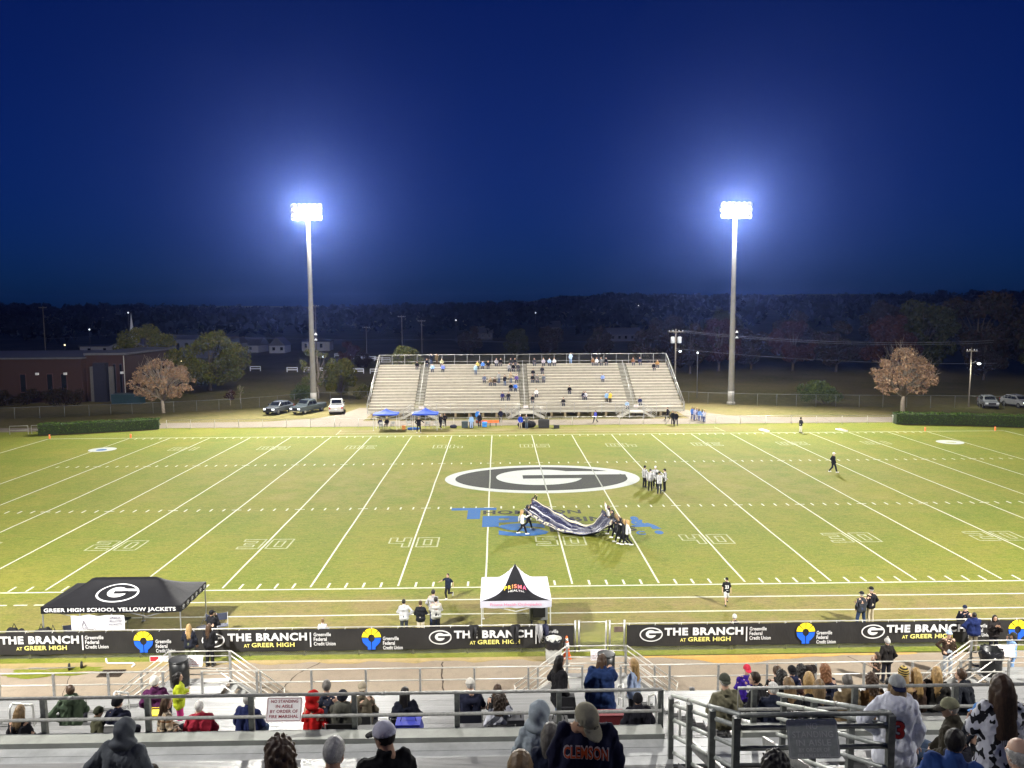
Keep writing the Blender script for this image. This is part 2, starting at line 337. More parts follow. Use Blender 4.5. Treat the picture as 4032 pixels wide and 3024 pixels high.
# ---------------------------------------------------------------- field markings
def ribbon(pts, w, z, wob=0.0, seed=0, closed=False):
    rr = random.Random(seed); q = []
    P = pts + ([pts[0]] if closed else [])
    for a, b in zip(P[:-1], P[1:]):
        L = math.hypot(b[0]-a[0], b[1]-a[1]); k = max(1, int(L / 3)) if wob else 1
        for i in range(k): q.append((a[0]+(b[0]-a[0])*i/k, a[1]+(b[1]-a[1])*i/k))
    q.append(P[-1]); vs = []; fs = []
    for i in range(len(q)-1):
        a, b = q[i], q[i+1]; d = Vector((b[0]-a[0], b[1]-a[1])).normalized() if (a != b) else Vector((1, 0))
        ox, oy = -d.y*w/2, d.x*w/2; e = 0 if wob else w/2; n = len(vs)
        ja = rr.uniform(-wob, wob) if i else 0; ja = 0 if i == 0 else q_j; q_j = rr.uniform(-wob, wob)
        vs += [(a[0]+ox+ja*(-d.y)-d.x*e, a[1]+oy+ja*d.x-d.y*e, z), (a[0]-ox+ja*(-d.y)-d.x*e, a[1]-oy+ja*d.x-d.y*e, z), (b[0]-ox+q_j*(-d.y)+d.x*e, b[1]-oy+q_j*d.x+d.y*e, z), (b[0]+ox+q_j*(-d.y)+d.x*e, b[1]+oy+q_j*d.x+d.y*e, z)]
        fs.append((n, n+1, n+2, n+3))
    return vs, fs
def mark(name, pts, w=.115, z=.004, mat=LINE, wob=.0, closed=False, seed=0):
    v, f = ribbon(pts, w, z, wob, seed, closed); m = MB(); m.quadmesh(v, f); return m.build(name, mat, FIELD)
for k in range(-10, 11):
    mark("yard_line", [(k*5*YD, -24.1), (k*5*YD, 24.1)], .098, .004, LINE, .022, seed=k+50)
for s in (-1, 1): mark("end_line", [(s*60*YD, -24.3), (s*60*YD, 24.3)], .12, .004, LINE, .02, seed=s+5)
mark("sideline", [(-60*YD, -24.42), (60*YD, -24.42)], .13, .005, LINE, .012, seed=1); mark("sideline", [(-60*YD, 24.40), (60*YD, 24.40)], .14, .005, LINE, .012, seed=2)
mark("team_box_line", [(-22.5, -26.05), (24, -26.25)], .12, .004, LINE, .02, seed=3); mark("team_box_line", [(-22.5, -27.9), (24, -28.05)], .12, .004, LINE, .02, seed=4)
mark("team_box_line", [(-22.6, 26.4), (22.7, 26.2)], .12, .004, LINE_T, .02, seed=5); mark("team_box_line", [(-22.6, 28.2), (22.5, 28.0)], .12, .004, LINE_T, .02, seed=6)
mark("team_box_line", [(-22.6, 25.5), (-22.7, 29.0)], .12, .0055, LINE_T); mark("team_box_line", [(22.7, 25.6), (22.4, 29.1)], .12, .0055, LINE_T)
for i in range(6): mark("restraint_dash", [(-23.2-i*1.0, -26.15), (-23.75-i*1.0, -26.15)], .12)
m = MB()
for k in range(-49, 50):
    if k % 5 == 0: continue
    x = k*YD
    for y0, y1 in ((-24.25, -23.55), (23.5, 24.2), (-8.45, -7.85), (7.85, 8.45)):
        if (y0 in (-8.45, 7.85)) or abs(k) < 50: m.quadmesh([(x-.055, y0, .004), (x+.055, y0, .004), (x+.055, y1, .004), (x-.055, y1, .004)], [(0, 1, 2, 3)])
tag(m.build("hash_marks", LINE, FIELD), kind="stuff")
for k in range(-9, 10):
    for y in (-8.15, 8.15): mark("hash_crossbar", [(k*5*YD-.3, y), (k*5*YD+.3, y)], .11, .0085)
DIG = {'5': [(0,10),(6,10),(6,8),(2,8),(2,6),(6,6),(6,0),(0,0),(0,2),(4,2),(4,4),(0,4)], '2': [(0,10),(6,10),(6,4),(2,4),(2,2),(6,2),(6,0),(0,0),(0,6),(4,6),(4,8),(0,8)],
       '3': [(0,10),(6,10),(6,0),(0,0),(0,2),(4,2),(4,4),(1,4),(1,6),(4,6),(4,8),(0,8)], '4': [(0,10),(2,10),(2,6),(4,6),(4,10),(6,10),(6,0),(4,0),(4,4),(0,4)], '1': [(2,10),(4,10),(4,0),(2,0)]}
def digit(ch, x, y, w, h, flip, mat):
    loops = [DIG[ch]] if ch in DIG else [[(0,0),(6,0),(6,10),(0,10)], [(2,2),(4,2),(4,8),(2,8)]]; m = MB()
    for lp in loops:
        pts = [(x + (-(q[0]/6)*w if flip else q[0]/6*w), y + (-(q[1]/10)*h if flip else q[1]/10*h)) for q in lp]
        v, f = ribbon(pts, .10, .0042 + .0008*loops.index(lp), closed=True); m.quadmesh(v, f)
    return m.build("field_number", mat, FIELD)
for i in range(-4, 5):
    s = str(50 - abs(i)*10)
    digit(s[0], i*10*YD - 1.52, -17.4, 1.3, 1.9, False, LINE_T); digit('0', i*10*YD + .22, -17.4, 1.3, 1.9, False, LINE_T)
    digit(s[0], i*10*YD + 1.52, 18.2, 1.3, 1.9, True, LINE_T); digit('0', i*10*YD - .22, 18.2, 1.3, 1.9, True, LINE_T)
g_logo((-.1, 1.5, .009), (1, 0, 0), (0, 1, 0), 16.6, 10.9, BLACKP, LOGOW, FIELD, .004)
LOGO_L = mat_paint((.26, .27, .25), .5, "worn_line")
for k in (-1, 0, 1): mark("logo_yard_line", [(k*5*YD, -3.7 if k == 0 else -2.3), (k*5*YD, 6.7 if k == 0 else 5.2)], .11, .028, LOGO_L, .02, seed=k)
for x in (-45.2, 44.3):
    sheet([ell(0, 0, 1.35, 1.3, 40)], (x, 17.2, .009), (1, 0, 0), (0, 1, 0), LOGOW, FIELD, "logo_disc"); sheet([ell(0, 0, .55, .45, 30)], (x, 17.0, .013), (1, 0, 0), (0, 1, 0), BLUEP if x < 0 else LINE_T, FIELD, "logo_disc_centre")
X, Y_ = (1, 0, 0), (0, 1, 0); F = FIELD
sheet([[(-7.25, -8.9), (-4.0, -8.9), (-4.0, -8.25), (-7.25, -8.25)]], (0, 0, .0065), X, Y_, BLUEP, F, "big_letter_T"); sheet([[(-6.05, -11.25), (-5.15, -11.25), (-5.15, -8.9), (-6.05, -8.9)]], (0, 0, .0065), X, Y_, BLUEP, F, "big_letter_T")
text("HOMPSON", (-4.95, -10.1, .0125), X, Y_, 6.95, 1.05, BLACKP, F, .03); text("LUMBING", (-2.0, -12.1, .0125), X, Y_, 6.6, 1.2, BLACKP, F, .03); text("ERVICES", (-.5, -14.5, .0125), X, Y_, 5.7, 1.05, BLACKP, F, .03)
text("P", (-4.96, -13.25, .0105), X, Y_, 3.0, 2.75, BLUEP, F, .05, "big_letter_P"); text("S", (-3.9, -15.4, .0135), X, Y_, 3.3, 2.95, BLUEP, F, .05, "big_letter_S"); text("&", (5.1, -13.1, .0095), X, Y_, .95, 2.1, BLUEP, F, .05)
sheet([[(5.0, -13.25), (6.2, -12.65), (6.55, -13.2), (6.85, -14.1), (6.25, -14.1), (6.2, -13.55), (5.0, -13.65)]], (0, 0, .0065), X, Y_, BLUEP, F, "tap_emblem"); sheet([ell(6.5, -14.9, .28, .42, 20) ], (0, 0, .0065), X, Y_, BLUEP, F, "drop_emblem"); text("C", (5.0, -15.4, .0095), X, Y_, .6, .85, BLUEP, F, .04)

# pylons and foam markers
ORANGE = M((.85, .16, .03), .6, .05, key="orange_vinyl")
for x, y, w in [(-50*YD, 24.6, "at the left goal line"), (-60*YD, 24.6, "at the left corner of the end zone"), (50*YD, 24.6, "at the right goal line"), (59*YD, 24.6, "at the right corner of the end zone")]:
    e = empty("field_pylon", (x, y, .0), 0, "short orange pylon standing %s on the far sideline" % w, "pylon", "orange end zone pylons"); MB().box(-.06, .06, -.06, .06, .012, .46).build("pylon_body", ORANGE, e); MB().box(-.07, .07, -.07, .07, .0, .012).build("base_weight", BLACK, e); MB().box(-.062, .062, -.062, .062, .36, .38).build("white_band", WHITE, e)
for (x, y), (x2, y2), top in (((27.14, 26.4), (27.5, 24.9), "white"), ((36.2, 26.3), (36.6, 24.8), "orange and white")):
    a = math.atan2(y2-y, x2-x); e = empty("yard_marker", (x, y, 0), a, "%s yard marker board lying flat past the far sideline" % top, "marker"); 
    MB().prism([(0, -.28), (1.6, -.16), (1.6, .16), (0, .28)], .01, .14, 2).build("marker_board", WHITE, e)
    if top != "white": MB().prism([(0.02, -.12), (1.58, -.08), (1.58, .08), (.02, .12)], .141, .15, 2).build("orange_stripe", ORANGE, e)
# ================================================================ LANDINGS WITH SIDE STAIRS (used by both stands)
LOFF = [(0, 0, 0)]
def landing(parent, cx, hw, yo, yi, zf, run, rails, mat_deck, mat_pipe, mat_post, step=.28, r=.022, sides=(-1, 1)):
    """platform from yo (outer edge) to yi (inner edge) at height zf, stairs down on both sides along x"""
    ya, yb = min(yo, yi), max(yo, yi); s = 1 if yi > yo else -1; k = 0
    n = int((yb - ya) / .3)
    for i in range(n):
        w = (yb - ya) / n; MB().box(cx-hw, cx+hw, ya+i*w+.006, ya+(i+1)*w-.006, zf-.05, zf).build("landing_plank", mat_deck, parent, False, LOFF[0])
    MB().box(cx-hw+.01, cx+hw-.01, yo if s > 0 else yo-.03, yo+.03 if s > 0 else yo, zf-.2, zf-.052).build("fascia", mat_deck, parent, False, LOFF[0])
    for sx in (-1, 1):
        x = cx + sx*hw; MB().box(x-.04, x+.04, yo-.035, yo+.035, 0, zf+1.02).build("landing_post", mat_post, parent, False, LOFF[0])
    for i, z in enumerate(rails):
        MB().tube([(cx-hw-.05, yo, zf+z), (cx+hw+.05, yo, zf+z)], r, 8).build("landing_rail", mat_pipe, parent, True, LOFF[0])
    ns = max(2, int(round(zf / .19)))
    for sx in sides:
        x0 = cx + sx*(hw + .02)
        for j in range(ns - 1):
            z = zf*(ns-1-j)/ns; xa = x0 + sx*step*j; a, b = sorted((xa, xa + sx*(step+.02)))
            MB().box(a, b, ya+.08, yb-.08, z-.035, z).build("stair_tread", mat_deck, parent, False, LOFF[0])
        L = step*(ns) + .15; xe = x0 + sx*L; sl = zf/(step*ns)
        for yy in (ya+.04, yb-.04): MB().bar((x0, yy, zf-.12), (xe-sx*.1, yy, .05), .03, .22).build("stringer", mat_deck, parent, False, LOFF[0])
        for z in rails:
            MB().tube([(x0+sx*.02, yo, zf+z), (x0+sx*run, yo, zf+z-sl*run)], r, 8).build("stair_rail", mat_pipe, parent, True, LOFF[0])
        for z in (rails[0], rails[min(2, len(rails)-1)]): MB().tube([(x0+sx*.02, yi, zf+z), (x0+sx*run, yi, zf+z-sl*run)], r, 8).build("stair_rail", mat_pipe, parent, True, LOFF[0])
        xm = x0 + sx*run*.55
        MB().box(xm-.035, xm+.035, yo-.03, yo+.03, 0, zf+rails[0]-sl*run*.55).build("stair_post", mat_post, parent, False, LOFF[0])
        MB().tube([(x0+sx*run, yo, zf+rails[0]-sl*run), (x0+sx*run*.93, yo, zf+rails[-1]-sl*run*.93)], r, 8).build("rail_end", mat_pipe, parent, True, LOFF[0])
SIGNW = M((.86, .84, .84), .4, .06, 3, key="sign_plate"); SIGNR = M((.30, .03, .05), .6, .05, key="sign_red"); PLATE = M((.38, .40, .375), .5, .15, 20, key="sign_shaded_plate")  # PLATE is dulled: the entry sign's lack of light put into its colour
def fire_sign(loc, rx, w, h, label, plate=SIGNW, ink=SIGNR, big=False, rz=0):
    e = empty("warning_sign", loc, rz, label, "sign"); e.rotation_euler = (rx, 0, rz)
    a = .035; pts = []
    for (cx_, cz_, t) in ((w/2-a, h/2-a, 0), (-w/2+a, h/2-a, 90), (-w/2+a, -h/2+a, 180), (w/2-a, -h/2+a, 270)): pts += [(cx_+a*math.cos(R(t+q)), cz_+a*math.sin(R(t+q))) for q in (0, 30, 60, 90)]
    fixn(MB().prism(pts, -.006, .0, 1).build("plate", plate, e).data)
    fr = [(-w/2+.015, -h/2+.015), (w/2-.015, -h/2+.015), (w/2-.015, h/2-.015), (-w/2+.015, h/2-.015)]; m = MB(); b = w*.012
    for (p, q) in zip(fr, fr[1:]+fr[:1]):
        d = Vector((q[0]-p[0], q[1]-p[1])).normalized(); nn = Vector((-d.y, d.x))*b
        m.quadmesh([(p[0], -.008, p[1]), (q[0], -.008, q[1]), (q[0]+nn.x-d.x*b, -.008, q[1]+nn.y-d.y*b), (p[0]+nn.x+d.x*b, -.008, p[1]+nn.y+d.y*b)], [(0, 1, 2, 3)])
    m.build("border", ink, e)
    rows = [("NO", .22), ("STANDING", .8), ("IN AISLE", .68), ("BY ORDER OF", .6), ("FIRE MARSHAL", .66)] if big else [("NO STANDING", .76), ("IN AISLE", .48), ("BY ORDER OF", .78), ("FIRE MARSHAL", .82)]
    n = len(rows); hh = [.16, .16, .16, .10, .10] if big else [.13]*4; z = h*.5 - h*.10
    for (t, wf), f in zip(rows, hh):
        z -= h*f; text(t, (-w*wf/2, -.0085, z), (1, 0, 0), (0, 0, 1), w*wf, h*f, ink, e, .012); z -= h*(.05 if big else .075)
    return e

# ================================================================ FAR BLEACHERS
FST = empty("far_bleachers", (0, 38.6, 0), 0, "wide aluminium bleachers with three stairways across the field", "bleachers")
def fb(m, name, mat, smooth=False):
    o = m.build(name, mat, FST, smooth); o.location = (0, -38.6, 0); return o
AIS = [-14.4, -.25, 14.3]; FX0, FX1 = -21.1, 20.9; AW = .62
secs = list(zip([FX0] + [a+AW for a in AIS], [a-AW for a in AIS] + [FX1])); NR = 16
fy = lambda i: 38.95 + .69*i
fzs = lambda i: 1.32 + .337*i
rr = random.Random(3); BR = []
RISF = M((.30, .275, .225), .6, .15, 2, metal=.2, key='riser_shade_metal')  # risers darker than the planks: shade between rows put into their colour
for i in range(4): BR.append(mat_planks("bleacher_metal", tuple(c*q for c, q in zip((.60, .55, .45), [rr.choice((.88, 1.0, 1.1))]*3))))
for i in range(NR):
    for (a, b) in secs:
        fb(MB().box(a+.02, b-.02, fy(i), fy(i)+.25, fzs(i)-.05, fzs(i)), "seat_plank", BR[(i*3+int(a)) % 4])
        fb(MB().box(a+.02, b-.02, fy(i)+.27, fy(i)+.66, fzs(i)-.13, fzs(i)-.09), "foot_plank", BR[(i+int(a)) % 4])
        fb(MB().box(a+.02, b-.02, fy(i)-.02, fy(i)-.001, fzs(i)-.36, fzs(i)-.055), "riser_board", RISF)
    for ax in AIS:
        for h_ in (0, 1): fb(MB().box(ax-AW+.03, ax+AW-.03, fy(i)-.02+h_*.345, fy(i)+.30+h_*.345, fzs(i)-.30+h_*.168, fzs(i)-.25+h_*.168), "aisle_step", ALU_F)
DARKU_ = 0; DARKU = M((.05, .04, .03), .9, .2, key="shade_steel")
for x in np.arange(FX0+.3, FX1, 2.3):
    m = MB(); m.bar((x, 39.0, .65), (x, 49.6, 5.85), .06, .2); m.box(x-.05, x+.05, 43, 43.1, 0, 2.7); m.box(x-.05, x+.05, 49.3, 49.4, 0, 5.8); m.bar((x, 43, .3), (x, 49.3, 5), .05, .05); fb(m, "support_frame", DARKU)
m = MB(); 
for x in np.arange(FX0+.6, FX1, 1.83):
    fb(MB().lathe([(.17, 0), (.17, .72), (.14, .74)], 10, (x, 39.1, 0)), "footing", M((.34, .27, .16), .9, .2, 4, key="footing_concrete"), True)
fb(MB().box(FX0-.05, FX1+.05, 38.55, 38.62, .68, .98), "front_fascia", ALU_F); fb(MB().box(FX0, FX1, 38.63, 38.93, .83, .88), "front_walk", ALU_F)
for x in np.arange(FX0, FX1+.1, 1.826):
    if min(abs(x-a) for a in AIS) < .7: continue
    fb(MB().box(x-.03, x+.03, 38.48, 38.54, .55, 1.93), "front_rail_post", GALV)
for (a, b) in secs:
    for z in (1.93, 1.45): fb(MB().tube([(a, 38.5, z), (b, 38.5, z)], .026, 6), "front_rail", PIPE, True)
for x in np.linspace(FX0, FX1, 24): fb(MB().box(x-.028, x+.028, 50.02, 50.08, 5.9, 7.75), "back_rail_post", GALV)
for z in (7.75, 6.75): fb(MB().tube([(FX0, 50.05, z), (FX1, 50.05, z)], .028, 6), "back_rail", PIPE, True)
def chain(m, ax, a, b, c, z0, z1, pitch, w):
    """diagonal wires in plane ax=c, from a to b along the other horizontal axis"""
    H = z1 - z0
    for s in (1, -1):
        t = a - H
        while t < b:
            p0, p1 = t, t + H; q0, q1 = (z0, z1) if s > 0 else (z1, z0)
            if p0 < a: q0 += (q1-q0)*(a-p0)/H; p0 = a
            if p1 > b: q1 -= (q1-q0)*(p1-b)/(p1-p0); p1 = b
            if p1 - p0 > .01:
                o = .003*s
                vs = [(p0-w, c+o, q0), (p0+w, c+o, q0), (p1+w, c+o, q1), (p1-w, c+o, q1)]
                if ax == 'x': vs = [(v[1], v[0], v[2]) for v in vs]
                m.quadmesh(vs, [(0, 1, 2, 3)])
            t += pitch
    return m
WIRE = M((.30, .30, .28), .5, .1, metal=.5, key="chain_wire"); WIRE_D = M((.10, .10, .09), .6, .1, metal=.4, key="dark_chain_wire")
tag(fb(chain(MB(), 'y', FX0, FX1, 50.06, 5.95, 7.72, .11, .004), "back_mesh", WIRE_D), kind="stuff")
for x in (FX0-.06, FX1+.06):
    s = -1 if x < 0 else 1; P0 = (x, 38.5, 1.93); P1 = (x, 50.05, 7.75)
    fb(MB().tube([P0, P1], .04, 6), "end_rail", PIPE, True); fb(MB().tube([(x, 38.5, 1.3), (x, 50.05, 6.9)], .03, 6), "end_rail", GALV, True)
    for k in range(7): y = 38.5 + 11.55*k/6; z = 1.93 + 5.82*k/6; fb(MB().box(x-.03, x+.03, y-.03, y+.03, z-1.25, z), "end_rail_post", GALV)
    m = MB()
    for k in range(120):
        y = 38.5 + 11.55*k/120; z = 1.93 + 5.82*k/120; m.quadmesh([(x, y, z-1.2), (x, y+.012, z-1.2), (x, y+.012, z), (x, y, z)], [(0, 1, 2, 3)])
    tag(fb(m, "end_mesh", M((.16, .13, .10), .8, .2, key="end_mesh_wire")), kind="stuff")
for ax in AIS:
    m = MB(); m.tube([(ax, 39.6, 1.9), (ax, 49.0, 6.5+.4)], .028, 6); fb(m, "aisle_handrail", PIPE, True)
    for k in range(6): y = 39.6 + 9.4*k/5; z = 1.9 + 5.0*k/5; fb(MB().tube([(ax, y, z-.75), (ax, y, z)], .026, 6), "aisle_rail_post", PIPE, True)
    LOFF[0] = (0, -38.6, 0); landing(FST, ax+.1, .95, 37.3, 38.52, .86, 1.7, (1.05, .8, .56, .32), ALU_F, PIPE, GALV)
fire_sign((-13.9, 37.27, 1.62), 0, .62, .36, "white no standing sign on the left stairway of the far bleachers"); fire_sign((-.2, 37.27, 1.62), 0, .62, .36, "white no standing sign on the middle stairway of the far bleachers"); fire_sign((14.3, 37.27, 1.62), 0, .62, .36, "white no standing sign on the right stairway of the far bleachers")

# ================================================================ LIGHT POLES
POLEM = M((.20, .188, .160), .8, .1, 2, .002, key="pole_concrete"); LENS = M((.9, .9, .9), .3, 0, emit=((1, .98, .94), 700), key="lit_lens"); HOUS = M((.55, .55, .55), .45, .1, metal=.4, key="lamp_housing")
def light_pole(x, y, z, side, label):
    e = empty("light_pole", (x, y, 0), 0, label, "light pole", "stadium floodlight poles")
    MB().lathe([(.62, -.02), (.62, .35), (.47, .42)], 16).build("pole_base", CONC, e, True)
    MB().lathe([(.46, .4), (.455, 2.2), (.40, 9), (.33, 18), (.25, z+.7)], 18).build("pole_shaft", POLEM, e, True); MB().lathe([(.468, .3), (.466, 2.0)], 18).build("pale_band", M((.34, .325, .29), .8, .1, key="pole_band"), e, True)
    for k in range(18): MB().tube([(.3, 0, 4+k*1.25), (.52, 0, 4+k*1.25)], .012, 5).build("climbing_peg", GALV, e)
    for zz in (11.0, 10.2): 
        h = MB().lathe([(.05, .0), (.24, -.3), (.25, -.34)], 12, (.62, -side*.1, zz)).build("loudspeaker_horn", WHITE, e, True)
    for zz in (-.8, 0, .8): MB().box(-2.15, 2.15, -side*.42-.06, -side*.42+.06, z+zz-.08, z+zz+.08).build("crossarm", GALV, e)
    MB().box(-.12, .12, -.36, .36, z-1.0, z+1.0).build("arm_bracket", GALV, e)
    t = R(-20)*side
    for zz in (-.8, 0, .8):
        for k in range(6):
            cx = -1.85 + k*.74
            f = empty("lamp_head", (0, 0, 0)); f.parent = e; f.location = (cx, -side*.85, z+zz); f.rotation_euler = (R(72)*side, 0, 0)
            if (zz, k) == (-.8, 0): light_pole.ms = [MB().lathe([(.10, .42), (.20, .30), (.36, .06), (.44, -.02), (.43, -.03)], 14).mesh("reflector", HOUS, True), MB().lathe([(.0, -.036), (.43, -.038), (.43, -.05), (.0, -.06)], 14).mesh("lens", LENS), MB().box(-.04, .04, -.04, .04, .40, .62).mesh("yoke", GALV)]
            for nm, me in zip(("reflector", "lens", "yoke"), light_pole.ms): link(nm, me, f)
    return e
for (x, y, z, s), d in zip(POLES, ("tall concrete floodlight pole behind parked pickups, left of far bleachers", "tall concrete floodlight pole on the grass right of far bleachers", "tall concrete floodlight pole at the left end of the near stand", "tall concrete floodlight pole at the right end of the near stand")): light_pole(x, y, z, s, d)

# ================================================================ CHAIN LINK FENCES
def clfence(name, pts, H, sp, label, pipe, wirem, pitch=.14, w=.004, toprail=.024, post=.03):
    a0 = pts[0]; e = empty(name, (a0[0], a0[1], 0), 0, label, "fence"); wm = MB()
    for (a, b) in zip(pts[:-1], pts[1:]):
        L = math.hypot(b[0]-a[0], b[1]-a[1]); n = max(1, round(L/sp)); c, s = (b[0]-a[0])/L, (b[1]-a[1])/L
        o = MB().tube([(a[0]-a0[0], a[1]-a0[1], H), (b[0]-a0[0], b[1]-a0[1], H)], toprail, 6).build("top_rail", pipe, e, True)
        for i in range(n+1):
            if i == n and b is not pts[-1]: continue
            MB().tube([(a[0]-a0[0]+c*L*i/n, a[1]-a0[1]+s*L*i/n, -.05), (a[0]-a0[0]+c*L*i/n, a[1]-a0[1]+s*L*i/n, H+.03)], post, 6).build("post", pipe, e, True)
        mm = chain(MB(), 'y', 0, L, 0, .04, H, pitch, w); wm.quadmesh([(a[0]-a0[0]+v[0]*c-v[1]*s, a[1]-a0[1]+v[0]*s+v[1]*c, v[2]) for v in mm.v], mm.f)
    tag(wm.build("wire_mesh", wirem, e), kind="stuff"); return e
clfence("far_fence", [(-44.5, 31.4), (20, 31.45), (45.0, 30.6)], 1.05, 3.0, "low chain link fence between the field and the far bleachers", PIPE, WIRE, .2, .004)
clfence("left_fence", [(-75, 40.0), (-60.4, 43.9), (-50, 46.9), (-41.5, 50.0), (-33, 57.5), (-24.5, 59.0), (-19, 58.5)], 1.5, 3.0, "dark chain link fence behind the bare tree at left", STEEL_D, WIRE_D, .2, .004)
clfence("right_fence", [(22.5, 54.0), (27.6, 51.2), (34.3, 49.0), (45, 46.9), (58, 45.4), (80, 41)], 1.75, 3.0, "chain link fence along the grass bank at right", STEEL_D, WIRE_D, .16, .005)
for x, y in ((-58.6, 28.2), (-56.3, 28.6)):
    e = empty("gate_rail", (x-1.7, y-.3, 0), R(8), "white pipe gate rail beside the left hedge, %s of the pair" % ("left" if x < -57 else "right"), "gate rail")
    MB().tube([(-1.0, 0, 0), (-1.0, 0, 1.0), (1.0, 0, 1.0), (1.0, 0, 0)], .035, 8).build("frame", PIPE, e, True); MB().tube([(-1, 0, .5), (1, 0, .5)], .025, 8).build("middle_bar", PIPE, e, True)

# ================================================================ VEGETATION
def leafmat(name, c1, c2, c3):
    t = NT(name); oi = t.n("ObjectInfo"); g = t.n("NewGeometry"); r = g.outputs["Random Per Island"]
    c = t.mix(t.ramp(r, 0, .6), c1, c2); c = t.mix(t.ramp(r, .65, 1), c, c3); m = t.done(c, .8, spec=.05)
    return m
def leaves(cs, n, rad, size, rs, flat=.0):
    """n leaf quads scattered round clump centres cs [(x,y,z,r)]"""
    cs = np.array(cs); w = cs[:, 3]**2; idx = rs.choice(len(cs), n, p=w/w.sum()); c = cs[idx]
    d = rs.normal(size=(n, 3)); d /= np.linalg.norm(d, axis=1)[:, None]; rr_ = c[:, 3:4] * rs.uniform(.35, 1.05, (n, 1))**.6
    p = c[:, :3] + d*rr_*np.array([1, 1, .85]); a = rs.normal(size=(n, 3)); a /= np.linalg.norm(a, axis=1)[:, None]
    b = np.cross(a, rs.normal(size=(n, 3))); b /= np.linalg.norm(b, axis=1)[:, None]; s = size*rs.uniform(.6, 1.3, (n, 1))
    v = np.stack([p - a*s - b*s*.15, p - b*s*.55, p + a*s, p + b*s*.55], 1).reshape(-1, 3); return v, np.arange(n*4).reshape(-1, 4)
def tree_mesh(H, cr, trunk_h, tr, nleaf, leaf, lm, bark, seed, shape=1.0, clump=.22, limbs=9, bare=False):
    rs = np.random.RandomState(seed); m = MB(); cs = []; cz = trunk_h + (H-trunk_h)*.5; ch = (H-trunk_h)*.5
    m.tube([(0, 0, -.1), (rs.uniform(-.1, .1), 0, trunk_h*.6), (rs.uniform(-.15, .15), rs.uniform(-.1, .1), trunk_h*1.1)], [tr*1.25, tr, tr*.8], 9)
    m.tube([(0, 0, trunk_h), (.1, .1, trunk_h+ch*.7), (.0, 0, H*.93)], [tr*.75, tr*.45, .02], 7)
    for i in range(limbs*3):
        t = rs.uniform(0, 2*math.pi); u = rs.uniform(-.9, .95); k = math.sqrt(max(0, 1-u*u))*(1 - .28*shape*u - (.10*shape if shape > 1 else 0))*rs.uniform(.55, 1.0)
        p = (cr*k*math.cos(t), cr*k*math.sin(t), cz + ch*u*.92); cs.append((*p, max(.35, cr*clump*rs.uniform(.7, 1.5))))
        z0 = trunk_h*rs.uniform(.85, 1.05) + max(0, p[2]-cz)*.5; mid = (p[0]*.45, p[1]*.45, z0 + (p[2]-z0)*.55 + .2)
        m.tube([(0, 0, z0), mid, p], [tr*.35, tr*.2, .015], 5)
        if bare:
            for q in range(4): e = (p[0]+rs.normal()*cr*.14, p[1]+rs.normal()*cr*.14, p[2]+abs(rs.normal())*cr*.2); m.tube([mid if q % 2 else p, e], [.02, .006], 4)
    tm = m.mesh("trunk", bark, True); v, q = leaves(cs, nleaf, cr, leaf, rs); return tm, npmesh("crown", v, q, lm, False)
BARK = M((.30, .25, .19), .9, .25, 5, .01, key="bark_pale"); BARKD = M((.07, .055, .045), .9, .25, 5, .01, key="bark_dark")
L_COP = leafmat("copper_leaves", (.34, .21, .12), (.26, .16, .10), (.44, .31, .19)); L_GRN = leafmat("autumn_green", (.058, .068, .014), (.085, .085, .018), (.14, .115, .03)); L_OLV = leafmat("olive_leaves", (.07, .085, .03), (.10, .11, .035), (.19, .17, .06))
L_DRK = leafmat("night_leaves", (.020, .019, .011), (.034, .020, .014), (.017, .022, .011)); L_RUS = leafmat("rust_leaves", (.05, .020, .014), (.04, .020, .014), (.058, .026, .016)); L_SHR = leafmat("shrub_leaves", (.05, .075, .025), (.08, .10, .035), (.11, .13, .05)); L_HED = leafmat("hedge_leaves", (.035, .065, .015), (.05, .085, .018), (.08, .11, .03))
def tree(loc, H, cr, th, tr, n, leaf, lm, seed, label, bark=BARK, group=None, rz=0, meshes=None, sc=1, **kw):
    e = empty("tree", loc, rz, label, "tree", group); e.scale = (sc, sc, sc)
    tm, cm = meshes or tree_mesh(H, cr, th, tr, n, leaf, lm, bark, seed, **kw); link("trunk", tm, e); link("crown", cm, e); return e, (tm, cm)
tree((-51.2, 46.3, 0), 7.6, 4.1, 1.9, .22, 5200, .14, L_COP, 11, "copper leaved round tree on the grass left of the parked cars", shape=.9, clump=.13, limbs=30, bare=True)
tree((51.9, 41.4, 0), 8.8, 4.6, 2.3, .26, 7500, .15, L_COP, 12, "copper leaved spreading tree behind the right hedge", shape=1.7, clump=.12, limbs=34, bare=True)
tree((-55.5, 76, 0), 10.2, 6.2, 1.6, .3, 11000, .22, L_GRN, 13, "big rounded olive green tree beside the brick building", BARKD, shape=.5, clump=.24, limbs=12)
tree((-70.5, 84, 0), 11.0, 5.4, 2.6, .3, 8000, .22, L_GRN, 14, "dark green tree between brick building and church", BARKD, shape=.4, clump=.24, limbs=11)
tree((-33.2, 63.0, 0), 8.4, 3.3, 1.8, .13, 2600, .16, L_OLV, 15, "thin half bare tree right of the left light pole", BARK, shape=.1, clump=.16, limbs=9, bare=True)
tree((-29.3, 62.0, 0), 6.6, 3.0, .9, .14, 6500, .17, L_GRN, 16, "bushy conical green tree next to the half bare tree", BARKD, shape=1.3, clump=.25, limbs=9)
tree((-19.2, 66.0, 0), 8.3, 2.6, 2.5, .14, 2600, .2, L_OLV, 17, "small leafy treetop showing above the bleachers' top left rail", BARKD, shape=.5, clump=.28, limbs=8)
